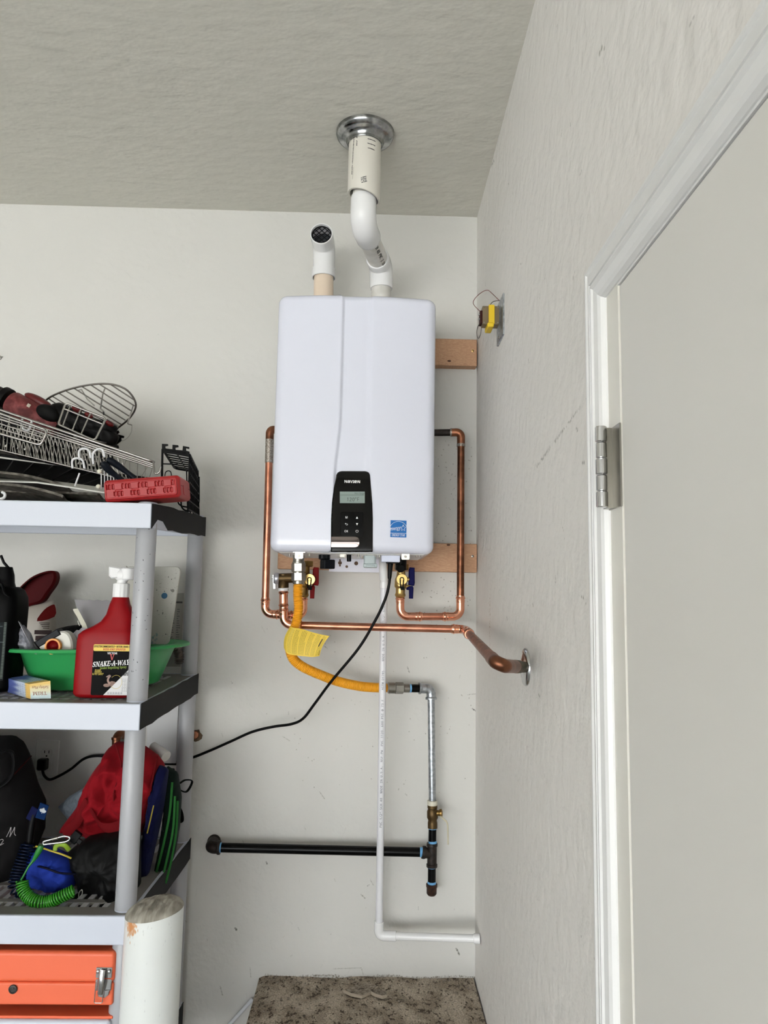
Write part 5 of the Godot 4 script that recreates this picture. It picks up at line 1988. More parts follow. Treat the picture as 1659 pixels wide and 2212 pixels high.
func build_top_shelf() -> void:
	# --- red bit case
	var t := thing("tool_case", "flat red plastic tool case tipped up on the corner of the top shelf", "case", Vector3(-0.8557, 1.8515, 0.59))
	var c := Vector3(-0.8572, 1.885, 0.595)
	var fx := Transform3D(Basis(Vector3.UP, deg_to_rad(4)) * Basis(Vector3(0, 0, 1), deg_to_rad(6.3)) * Basis(Vector3.RIGHT, deg_to_rad(3)), c)
	var hw := 0.0885
	var hh := 0.0265
	var rows := []
	var nx := 178
	var ny := 54
	for j in ny:
		var row := []
		for i in nx:
			var x := lerpf(-hw + 0.008, hw - 0.010, i / float(nx - 1))
			var y := lerpf(hh - 0.009, -hh + 0.008, j / float(ny - 1))
			var z := 0.0
			# two rows of grouped finger slots and a raised split line that steps between them
			var gu := fposmod(x + 0.083, 0.038)
			var in_up := gu < 0.0225 and y > 0.001
			var gl := fposmod(x + 0.083 - 0.0195, 0.038)
			var in_lo := gl < 0.0225 and y < -0.0015
			if in_up:
				var s := fposmod(gu, 0.0078)
				var tip := 0.0150 - absf(s - 0.0022) * 0.8
				if s < 0.0044 and y > 0.0030 and y < tip:
					z = -0.0035
			if in_lo:
				var s := fposmod(gl, 0.0078)
				if s < 0.0044 and y < -0.0030 and y > -0.0145 + absf(s - 0.0022) * 0.8:
					z = -0.0035
			if z == 0.0 and gu >= 0.0225 and absf(y) < 0.0016:
				z = -0.0012
			row.append(fx * Vector3(x, y, z))
		rows.append(row)
	var mb := MB.new()
	mb.grid(rows, false, false, true)
	var red := mat(Color(0.64, 0.10, 0.11), 0.45)
	part("case_front", mb, red, t, "front edge with rows of moulded slots")
	mb = MB.new()
	var oct := PackedVector2Array([Vector2(-hw + 0.009, -hh), Vector2(hw - 0.012, -hh), Vector2(hw, -hh + 0.009), Vector2(hw, hh - 0.010), Vector2(hw - 0.013, hh), Vector2(-hw + 0.010, hh), Vector2(-hw, hh - 0.011), Vector2(-hw, -hh + 0.010)])
	mb = MB.new()
	mb.box(Vector3(hw * 2, hh * 2, 0.145), fx * xf(Vector3(0, 0, -0.0725 - 0.004)), 0.0095, 3)
	part("case_shell", mb, red, t)
	mb = MB.new()
	mb.box(Vector3(0.0012, 0.0008, 0.125), fx * xf(Vector3(hw, 0.002, -0.077)))
	part("seam", mb, mat(Color(0.25, 0.03, 0.035), 0.6), t)
	mb = MB.new()
	mb.prism(rect(0.070, 0.026, 0.010), 0.0016, fx * Transform3D(Basis(Vector3(0, 0, -1), Vector3.UP, Vector3.RIGHT), Vector3(hw - 0.0004, -0.006, -0.075)), 0.0008)
	part("side_panel", mb, red, t)
	# lip round the slotted face
	mb = MB.new()
	var rimp := []
	for q in [Vector2(-hw + 0.006, hh - 0.0085), Vector2(hw - 0.009, hh - 0.0085), Vector2(hw - 0.009, -hh + 0.0075), Vector2(-hw + 0.006, -hh + 0.0075)]:
		rimp.append(fx * Vector3(q.x, q.y, -0.0015))
	mb.tube(bend([(rimp[0] + rimp[1]) / 2, rimp[1], rimp[2], rimp[3], rimp[0], (rimp[0] * 1.001 + rimp[1] * 0.999) / 2], 0.004, 4), 0.0026, 8, false, true)
	part("case_rim", mb, red, t)
	# --- pliers lying behind the case
	t = thing("pliers", "dark blue-handled pliers leaning over the red tool case", "pliers", Vector3(-0.9183, 1.9116, 0.56))
	for g in [[Vector3(-0.9663, 1.9525, 0.56), Vector3(-0.9568, 1.9386, 0.55), Vector3(-0.9427, 1.9258, 0.54), Vector3(-0.9251, 1.9129, 0.53)], [Vector3(-0.9612, 1.9623, 0.545), Vector3(-0.9474, 1.9553, 0.535), Vector3(-0.9273, 1.9414, 0.525), Vector3(-0.8998, 1.9205, 0.515)]]:
		mb = MB.new()
		var p := resample(spline(g, 8), 16)
		var rr := []
		for k in 16:
			rr.append(0.0078 + 0.0012 * sin(k * 0.4) - (0.003 if k == 0 else 0.0))
		mb.tube(p, rr, 12)
		part("grip", mb, mat(Color(0.055, 0.075, 0.11), 0.45), t)
	mb = MB.new()
	mb.tube([Vector3(-0.9287, 1.9174, 0.53), Vector3(-0.909, 1.9102, 0.52), Vector3(-0.8946, 1.9067, 0.5)], 0.007, 10)
	part("jaws", mb, M.steel, t)
	# --- black wire rack
	t = thing("wire_rack", "black wire rack with a notched bracket standing at the right rear of the top shelf", "rack", Vector3(-0.8287, 1.8767, 0.12))
	var fa := Vector3(-0.87, 2.0195, 0.4)
	var fb := Vector3(-0.7986, 2.0073, 0.4)
	var ba := Vector3(-0.9162, 2.0198, 0.1)
	var bb := Vector3(-0.8452, 2.0098, 0.1)
	# notched plate
	var pl := PackedVector2Array([Vector2(-0.8707, 2.0095), Vector2(-0.8720, 2.0332), Vector2(-0.8561, 2.0329), Vector2(-0.8553, 2.0286), Vector2(-0.8631, 2.0265), Vector2(-0.8616, 2.0209), Vector2(-0.8438, 2.0194), Vector2(-0.8438, 2.0313), Vector2(-0.8291, 2.0304), Vector2(-0.8276, 2.0254), Vector2(-0.8361, 2.0234), Vector2(-0.8352, 2.0178), Vector2(-0.8168, 2.0169), Vector2(-0.8162, 2.0288), Vector2(-0.7995, 2.0260), Vector2(-0.7993, 2.0210), Vector2(-0.8079, 2.0227), Vector2(-0.8076, 2.0165), Vector2(-0.7983, 2.0136), Vector2(-0.7983, 2.0011)])
	mb = MB.new()
	mb.prism(pl, 0.003, xf(Vector3(0, 0, 0.399)), 0.0005)
	part("notched_bracket", mb, M.wire_black, t)
	lattice(t, fa, fb, bb, ba, 3, 9, 0.0022, M.wire_black)
	frame4(t, [fa, fb, bb, ba], 0.0034, M.wire_black)
	# front leg, side and rear down to the shelf
	var fl := Vector3(-0.8659, 1.8957, 0.4)
	var fr := Vector3(-0.7929, 1.8898, 0.4)
	wire(t, "leg_wire", bend([fa, fl], 0.01), 0.003, M.wire_black)
	wire(t, "wire", [Vector3(-0.8667, 1.9797, 0.4), Vector3(-0.8291, 1.9802, 0.395)], 0.0018, M.wire_black)
	var bl2 := Vector3(-0.9051, 1.8859, 0.1)
	var br2 := Vector3(-0.836, 1.8759, 0.1)
	var rl := Vector3(-0.7939, 1.8603, 0.4)
	lattice(t, fb, bb, br2, rl, 9, 7, 0.0020, M.wire_black)
	lattice(t, ba.lerp(bb, 0.5), bb, br2, bl2.lerp(br2, 0.5), 5, 5, 0.0019, M.wire_black)
	wire(t, "loop_wire", bend([Vector3(-0.9042, 1.9513, 0.1), Vector3(-0.9019, 1.9058, 0.1), Vector3(-0.837, 1.8958, 0.1), Vector3(-0.8417, 1.9955, 0.1)], 0.02), 0.0024, M.wire_black)
	wire(t, "loop_wire", bend([Vector3(-0.8748, 1.9401, 0.18), Vector3(-0.8692, 1.8827, 0.18), Vector3(-0.8258, 1.8781, 0.18), Vector3(-0.8267, 1.9549, 0.18)], 0.02), 0.0024, M.wire_black)
	wire(t, "hook_wire", spline([Vector3(-0.8657, 1.9483, 0.38), Vector3(-0.8639, 1.9609, 0.38), Vector3(-0.8568, 1.9648, 0.38), Vector3(-0.8504, 1.9612, 0.38), Vector3(-0.8473, 1.9487, 0.38)], 6), 0.0012, M.wire_black)
	# --- large silver dish rack
	t = thing("dish_rack", "large silver wire dish rack tilted across the top shelf", "dish rack", Vector3(-1.1429, 1.9022, 0.4))
	var a := Vector3(-1.3349, 2.1166, 0.5)
	var b := Vector3(-0.878, 1.9769, 0.44)
	var d := Vector3(-1.3257, 2.0064, 0.5)
	var e := Vector3(-0.8894, 1.9145, 0.45)
	var a2 := Vector3(-1.4978, 2.1818, 0.16)
	var b2 := Vector3(-0.9834, 2.0253, 0.14)
	var d2 := Vector3(-1.4764, 2.0514, 0.18)
	var e2 := Vector3(-0.9979, 1.9651, 0.18)
	frame4(t, [a, b, b2, a2], 0.0034, M.wire)
	for k in 3:
		wire(t, "rim_wire", [a.lerp(d, 0.10 + k * 0.07), b.lerp(e, 0.10 + k * 0.07)], 0.0022, M.wire)
	# front side: slanting wires
	for k in 24:
		var u := k / 23.0
		wire(t, "wire", [patch(a, b, e, d, u, 0.1), patch(a, b, e, d, minf(u + 0.03, 1.0), 1)], 0.0011, M.wire, false, 6)
	for k in 9:
		var u := k / 8.0
		wire(t, "wire", [patch(a2, b2, e2, d2, u, 0), patch(a2, b2, e2, d2, u, 1)], 0.0010, M.wire, false, 6)
	# plate dividers: a row of arches
	for k in 30:
		var u := 0.16 + k * 0.022
		var p0 := patch(d, e, e2, d2, u, 0.25)
		var p1 := patch(d, e, e2, d2, u + 0.10, 0.30)
		var tp := p0.lerp(p1, 0.42) + Vector3(-0.014, 0.075, 0.0)
		wire(t, "divider", bend([p0, tp + Vector3(-0.006, 0, 0), tp + Vector3(0.016, -0.005, 0), p1], 0.012, 5), 0.0014, M.wire, false, 6)
	# floor of the rack: many long wires
	for k in 12:
		var v := k / 11.0
		wire(t, "wire", [patch(d, e, e2, d2, 0, v), patch(d, e, e2, d2, 1, v)], 0.0015, M.wire, false, 6)
	for k in 6:
		var u := 0.1 + k * 0.16
		wire(t, "wire", [patch(d, e, e2, d2, u, 0), patch(d, e, e2, d2, u, 1)], 0.0022, M.wire, false, 6)
	# hook at the right end
	wire(t, "hook_wire", spline([Vector3(-0.8804, 1.9769, 0.44), Vector3(-0.8741, 1.9582, 0.45), Vector3(-0.8693, 1.9457, 0.46), Vector3(-0.8621, 1.9435, 0.46), Vector3(-0.8566, 1.9496, 0.46), Vector3(-0.8549, 1.9616, 0.46)], 6), 0.0026, M.wire)
	# hooks in the front
	for q in [[Vector3(-1.1805, 2.0615, 0.53), Vector3(-1.1802, 2.0428, 0.53), Vector3(-1.1693, 2.0325, 0.53), Vector3(-1.1606, 2.0374, 0.53), Vector3(-1.1564, 2.0573, 0.53)], [Vector3(-1.0332, 1.9624, 0.53), Vector3(-1.0357, 1.9832, 0.53), Vector3(-1.026, 1.9904, 0.53), Vector3(-1.0121, 1.9861, 0.53), Vector3(-1.0063, 1.9665, 0.53)], [Vector3(-0.9986, 1.9516, 0.53), Vector3(-1.0014, 1.9782, 0.53), Vector3(-0.9897, 1.99, 0.53), Vector3(-0.9782, 1.9868, 0.53), Vector3(-0.9726, 1.9695, 0.53)], [Vector3(-1.0486, 1.9402, 0.53), Vector3(-1.051, 1.9586, 0.53), Vector3(-1.0424, 1.9657, 0.53), Vector3(-1.0263, 1.9614, 0.53), Vector3(-1.0193, 1.9408, 0.53)]]:
		wire(t, "hook_wire", bend(spline(q, 5), 0.004), 0.0028, M.wire_white)
	# --- utensil basket hung on the front of the rack
	t = thing("wire_basket", "low silver wire basket hanging at the left front of the dish rack", "basket", Vector3(-1.1757, 2.0047, 0.55))
	var w1 := Vector3(-1.2945, 2.092, 0.55)
	var w2 := Vector3(-1.1071, 2.0293, 0.55)
	var w3 := Vector3(-1.1212, 1.9922, 0.55)
	var w4 := Vector3(-1.2899, 2.0366, 0.55)
	frame4(t, [w1, w2, w3, w4], 0.0032, M.wire, 0.01)
	lattice(t, w1, w2, w3, w4, 7, 5, 0.0017, M.wire)
	# --- cutlery caddy
	t = thing("cutlery_caddy", "small silver wire caddy tilted among the tools above the dish rack", "caddy", Vector3(-1.06, 2.042, 0.42))
	var k1 := Vector3(-1.1154, 2.1286, 0.44)
	var k2 := Vector3(-1.0087, 2.0891, 0.44)
	var k3 := Vector3(-1.0298, 2.0275, 0.45)
	var k4 := Vector3(-1.1262, 2.068, 0.45)
	frame4(t, [k1, k2, k3, k4], 0.003, M.wire, 0.008)
	wire(t, "rail_wire", [k1.lerp(k4, 0.27), k2.lerp(k3, 0.27)], 0.0024, M.wire)
	for u in [0.12, 0.38, 0.62]:
		wire(t, "bar_wire", [patch(k1, k2, k3, k4, u, 0.02), patch(k1, k2, k3, k4, u, 1)], 0.0022, M.wire)
	var m2 := Vector3(-1.012, 2.0946, 0.34)
	var m3 := Vector3(-1.0267, 2.0417, 0.35)
	wire(t, "bar_wire", bend([k1 + Vector3(0.012, 0, -0.05), Vector3(-1.1034, 2.1288, 0.36), m2, m3], 0.008), 0.0024, M.wire)
	wire(t, "bar_wire", [k2, m2], 0.0022, M.wire)
	wire(t, "bar_wire", [k3, m3], 0.0022, M.wire)
	wire(t, "bar_wire", [Vector3(-1.0203, 2.0973, 0.36), Vector3(-1.032, 2.0411, 0.37)], 0.0018, M.wire)
	wire(t, "bar_wire", [k4, Vector3(-1.1368, 2.1049, 0.36)], 0.002, M.wire)
	# --- round cooking grate
	t = thing("cooking_grate", "oval silver cooling rack leaning at the back of the top shelf pile", "cooling rack", Vector3(-1.119, 2.0852, 0.22))
	var ring := spline([Vector3(-1.2291, 2.1805, 0.2887), Vector3(-1.1535, 2.2073, 0.3042), Vector3(-1.068, 2.2193, 0.3111), Vector3(-1.0115, 2.208, 0.3046), Vector3(-0.9861, 2.1739, 0.2849), Vector3(-1.0006, 2.1421, 0.2665), Vector3(-1.0401, 2.1117, 0.249), Vector3(-1.0944, 2.083, 0.2324), Vector3(-1.1874, 2.0812, 0.2314), Vector3(-1.2407, 2.116, 0.2515), Vector3(-1.2513, 2.1511, 0.2717)], 6, true)
	wire(t, "rim_wire", ring, 0.0027, M.wire_dark, true, 8)
	for q in [[Vector3(-1.2282, 2.1783, 0.2874), Vector3(-1.086, 2.0856, 0.2339)], [Vector3(-1.2179, 2.1854, 0.2915), Vector3(-1.0661, 2.0956, 0.2397)], [Vector3(-1.1972, 2.1927, 0.2958), Vector3(-1.0487, 2.1067, 0.2461)], [Vector3(-1.1768, 2.1988, 0.2993), Vector3(-1.034, 2.1178, 0.2525)], [Vector3(-1.1537, 2.2062, 0.3035), Vector3(-1.0207, 2.1287, 0.2588)], [Vector3(-1.131, 2.2112, 0.3064), Vector3(-1.0088, 2.1396, 0.2651)], [Vector3(-1.107, 2.2162, 0.3094), Vector3(-0.9981, 2.1515, 0.272)], [Vector3(-1.0834, 2.219, 0.311), Vector3(-0.9897, 2.1657, 0.2802)], [Vector3(-1.0513, 2.2185, 0.3107), Vector3(-0.9855, 2.1786, 0.2876)]]:
		wire(t, "bar_wire", q, 0.0019, M.wire_dark, false, 6)
	wire(t, "foot_wire", bend([Vector3(-1.0876, 2.2249, 0.25), Vector3(-1.0855, 2.2, 0.27), Vector3(-1.078, 2.1504, 0.3), Vector3(-1.0685, 2.1439, 0.3), Vector3(-1.0716, 2.1358, 0.29)], 0.005), 0.0022, M.wire)
	wire(t, "foot_wire", bend([Vector3(-1.1584, 2.2134, 0.26), Vector3(-1.1425, 2.2107, 0.28), Vector3(-1.1171, 2.1774, 0.3), Vector3(-1.0953, 2.1593, 0.3)], 0.006), 0.0018, M.wire)
	wire(t, "foot_wire", bend([Vector3(-0.9972, 2.171, 0.27), Vector3(-0.9922, 2.1391, 0.3), Vector3(-1.0008, 2.1097, 0.3), Vector3(-0.9957, 2.1107, 0.28)], 0.005), 0.0018, M.wire)
	wire(t, "cord_wire", spline([Vector3(-1.0078, 2.12, 0.24), Vector3(-1.0091, 2.0968, 0.24), Vector3(-1.0217, 2.074, 0.25), Vector3(-1.045, 2.0681, 0.25)], 6), 0.0010, M.wire)
	# --- power tool
	t = thing("power_tool", "dusty red and black power tool lying on the dish rack", "power tool", Vector3(-1.1718, 2.072, 0.36))
	var ax0 := Vector3(-1.3666, 2.1806, 0.36)
	var ax1 := Vector3(-1.1621, 2.0748, 0.36)
	var n1 := Vector3(-1.2966, 2.1461, 0.36)
	mb = MB.new()
	mb.rod(ax0, n1, [Vector2(0, 0.017), Vector2(0.02, 0.018), Vector2(0.03, 0.026), Vector2(0.045, 0.026), Vector2(0.052, 0.034), Vector2(0.0686, 0.034)], 20)
	part("nose", mb, mat(Color(0.035, 0.028, 0.027), 0.6), t)
	mb = MB.new()
	var l := n1.distance_to(ax1)
	mb.lathe([Vector2(0, 0), Vector2(0.031, 0), Vector2(0.034, 0.006), Vector2(0.0345, l * 0.4), Vector2(0.033, l * 0.8), Vector2(0.028, l), Vector2(0.0, l)], MB.along(n1, ax1), 24)
	part("housing", mb, mottled(Color(0.33, 0.07, 0.08), Color(0.55, 0.27, 0.27), 0.02, 7.0, 0.6, 0.0, 50), t, "red housing dulled by white dust")
	mb = MB.new()
	var hump := MB.along(n1, ax1)
	mb.ball(Vector3(-1.2256, 2.1531, 0.35), Vector3(0.014, 0.045, 0.02), hump.basis, 14, 10)
	part("top_ridge", mb, mat(Color(0.36, 0.06, 0.07), 0.5), t)
	mb = MB.new()
	mb.ball(Vector3(-1.1837, 2.1127, 0.385), Vector3(0.022, 0.034, 0.018), hump.basis, 16, 10)
	part("grip_pad", mb, mat(Color(0.05, 0.05, 0.048), 0.7), t)
	mb = MB.new()
	mb.box(Vector3(0.009, 0.009, 0.0008), Transform3D(hump.basis, Vector3(-1.2315, 2.1303, 0.396)))
	part("sticker", mb, mat(Color(0.7, 0.66, 0.6), 0.6), t)
	mb = MB.new()
	var rear := PackedVector2Array([Vector2(-1.2007, 2.1291), Vector2(-1.1647, 2.1492), Vector2(-1.1261, 2.1321), Vector2(-1.0621, 2.1066), Vector2(-1.0073, 2.0873), Vector2(-1.0099, 2.0693), Vector2(-0.9993, 2.0580), Vector2(-1.0199, 2.0295), Vector2(-1.0708, 2.0488), Vector2(-1.1342, 2.0665), Vector2(-1.1847, 2.0781)])
	pillow(mb, smooth_poly(rear, 3), 0.36, 0.03, 0.03, 0.004, 25.0, 4)
	part("rear_handle", mb, mat(Color(0.022, 0.018, 0.018), 0.5), t)
	for q in [[Vector3(-1.1083, 2.1259, 0.385), 0.014], [Vector3(-1.0753, 2.1102, 0.385), 0.012], [Vector3(-1.0185, 2.0887, 0.385), 0.012]]:
		mb = MB.new()
		mb.ball(q[0], Vector3(q[1] * 0.6, q[1], 0.012), hump.basis, 12, 8)
		part("red_trim", mb, mat(Color(0.40, 0.05, 0.06), 0.45), t)
	# --- black bracket sticking out right of the tool
	t = thing("black_bracket", "small black notched bracket poking out beside the oval rack", "bracket", Vector3(-1.0159, 2.0457, 0.32))
	mb = MB.new()
	mb.prism(PackedVector2Array([Vector2(-1.0329, 2.0692), Vector2(-1.0134, 2.0826), Vector2(-1.0106, 2.0775), Vector2(-1.0166, 2.0721), Vector2(-0.9973, 2.0674), Vector2(-0.9983, 2.0622), Vector2(-1.0046, 2.0620), Vector2(-1.0041, 2.0542), Vector2(-1.0185, 2.0410), Vector2(-1.0264, 2.0460)]), 0.006, xf(Vector3(0, 0, 0.327)), 0.001)
	part("bracket", mb, M.wire_black, t)
	# --- dark tangle inside the rack: folded black wire grids
	for g in 3:
		var lab: String = ["folded black wire grid standing inside the silver dish rack, nearest the front", "black wire grid lying at the back inside the silver dish rack", "long black wire shelf lying under the silver dish rack"][g]
		var q: Array = [[Vector3(-1.3763, 2.1468, 0.36), Vector3(-1.1421, 2.0644, 0.34), Vector3(-1.11, 1.9844, 0.36), Vector3(-1.3559, 2.0254, 0.38)], [Vector3(-1.4282, 2.173, 0.24), Vector3(-1.0574, 2.0593, 0.22), Vector3(-1.0587, 1.9842, 0.26), Vector3(-1.445, 2.029, 0.26)], [Vector3(-1.4771, 2.0267, 0.2), Vector3(-0.9638, 1.976, 0.16), Vector3(-0.9899, 1.8995, 0.44), Vector3(-1.319, 1.9338, 0.48)]][g]
		t = thing("wire_grid", lab, "wire grid", q[3], "black wire grids in the dish rack")
		frame4(t, q, 0.004, M.wire_black)
		if g < 2:
			lattice(t, q[0], q[1], q[2], q[3], 15 - g * 2, 7, 0.0042, M.wire_black)
			lattice(t, q[0] + Vector3(0.03, -0.01, -0.02), q[1] + Vector3(0.0, 0.004, -0.02), q[2] + Vector3(-0.05, 0.006, -0.02), q[3] + Vector3(-0.06, 0.01, -0.02), 12, 4, 0.0040, M.wire_black)
		else:
			lattice(t, q[0], q[1], q[2], q[3], 10, 24, 0.0030, M.wire_black)
	t = thing("black_wire_hook", "thin bent black wire at the left edge below the tool's nose", "hook", Vector3(-1.3013, 2.1088, 0.38))
	for q in [[Vector3(-1.3275, 2.1298, 0.38), Vector3(-1.3101, 2.1276, 0.38), Vector3(-1.304, 2.1125, 0.38), Vector3(-1.2911, 2.1052, 0.38), Vector3(-1.2897, 2.1179, 0.38)], [Vector3(-1.2899, 2.1205, 0.38), Vector3(-1.2819, 2.1283, 0.38), Vector3(-1.2753, 2.1068, 0.38)]]:
		wire(t, "wire", bend(q, 0.006), 0.0026, M.wire_black)
	# --- white coated rack under it
	t = thing("white_rack", "white coated wire rack with ball feet under the dish rack", "rack", Vector3(-0.9841, 1.8971, 0.52))
	mb = MB.new()
	mb.sheet([[Vector3(-1.3378, 1.9325, 0.4), Vector3(-1.1838, 1.9252, 0.42), Vector3(-1.0913, 1.9142, 0.44), Vector3(-0.9788, 1.8956, 0.5)], [Vector3(-1.2833, 1.9078, 0.5), Vector3(-1.1418, 1.9046, 0.51), Vector3(-1.0574, 1.8932, 0.52), Vector3(-0.967, 1.8799, 0.53)]], 0.0035)
	part("tray", mb, mat(Color(0.78, 0.78, 0.75), 0.5), t)
	for k in 9:
		wire(t, "rib_wire", [Vector3(-0.975, 1.9388, 0.54) + Vector3(0.0035 * k, -0.003 * k, -0.012 * k), Vector3(-0.9719, 1.8897, 0.54) + Vector3(0.0035 * k, 0.0, -0.012 * k)], 0.0017, M.wire_white)
	for q in [Vector3(-0.9734, 1.9299, 0.555), Vector3(-0.9738, 1.8931, 0.555)]:
		mb = MB.new()
		mb.ball(q, Vector3(0.0058, 0.0055, 0.0055))
		part("ball_foot", mb, mat(Color(0.88, 0.87, 0.80), 0.4), t)
	wire(t, "upright", [Vector3(-1.031, 1.929, 0.53), Vector3(-1.0401, 1.8967, 0.53)], 0.0022, M.wire_white)
	# --- flat grey trays at the bottom of the pile
	for k in 3:
		var lab: String = ["topmost of the worn grey metal baking trays stacked at the left of the top shelf", "middle one of the worn grey baking trays stacked at the left of the top shelf", "lowest of the grey metal baking trays, flat on the top shelf"][k]
		t = thing("baking_tray", lab, "baking tray", Vector3(-1.2139, 1.8814, 0.45), "baking trays on the top shelf")
		var q: Array = [[Vector3(-1.3079, 1.9306, 0.5), Vector3(-1.17, 1.9172, 0.5), Vector3(-1.0687, 1.8902, 0.5), Vector3(-1.0649, 1.8845, 0.5)], [Vector3(-1.2944, 1.8975, 0.52), Vector3(-1.1585, 1.8865, 0.52), Vector3(-1.0713, 1.8654, 0.52), Vector3(-1.0675, 1.8597, 0.52)], [Vector3(-1.3147, 1.8822, 0.48), Vector3(-1.1765, 1.8803, 0.48), Vector3(-1.0091, 1.8779, 0.48), Vector3(-0.9974, 1.8758, 0.48)]][k]
		var rows2 := []
		var line := resample(spline(q, 6), 18)
		for j in 9:
			var row := []
			for p: Vector3 in line:
				row.append(p + Vector3(-0.02, 0.004, -0.28) * (j / 8.0) + Vector3(0, 0.010 * pow(absf(j / 4.0 - 1.0), 6.0), 0))
			rows2.append(row)
		mb = MB.new()
		mb.sheet(rows2, 0.006)
		part("tray", mb, mottled(Color(0.30, 0.285, 0.26), Color(0.52, 0.50, 0.47), 0.03, 6.0, 0.45, 0.0, 61 + k, 0.6), t)
	# --- white hook at the left edge and a wire tip higher up
	t = thing("white_hook", "thick white curved hook at the left end of the top shelf", "hook", Vector3(-1.1981, 1.8551, 0.56))
	wire(t, "hook", spline([Vector3(-1.2118, 1.8568, 0.57), Vector3(-1.1943, 1.8566, 0.57), Vector3(-1.1882, 1.8618, 0.57), Vector3(-1.1887, 1.8684, 0.57), Vector3(-1.1956, 1.8727, 0.57)], 6), 0.0034, M.wire_white, false, 10)
	t = thing("wire_rack", "bent silver wire tip entering the photo at the left above the tools", "rack", Vector3(-1.2885, 2.2355, 0.45))
	wire(t, "frame_wire", bend([Vector3(-1.3383, 2.2605, 0.45), Vector3(-1.2796, 2.2432, 0.45), Vector3(-1.3047, 2.2289, 0.45)], 0.004), 0.002, M.wire)
	wire(t, "wire", [Vector3(-1.3476, 2.2458, 0.43), Vector3(-1.2821, 2.2444, 0.45)], 0.0014, M.wire)


# a bottle-like body with a rounded-rectangle section swept up a profile: [y, half width, half depth]
func loft(mb: MB, at: Vector3, prof: Array, corner := 0.5, turn := 0.0) -> void:
	var rows := []
	var b := Basis(Vector3.UP, turn)
	for q in prof:
		var row := []
		for k in 40:
			var a := TAU * k / 40
			var e: float = q[3] if q.size() > 3 else corner
			var c := Vector2(signf(cos(a)) * pow(absf(cos(a)), e), signf(sin(a)) * pow(absf(sin(a)), e))
			row.append(at + b * Vector3((q[4] if q.size() > 4 else 0.0) + c.x * q[1], q[0], -c.y * q[2]))
		rows.append(row)
	mb.grid(rows, true, false, false)
	mb.fan(rows[0].duplicate(), Vector3.DOWN)
	mb.fan(rows[-1].duplicate(), Vector3.UP)

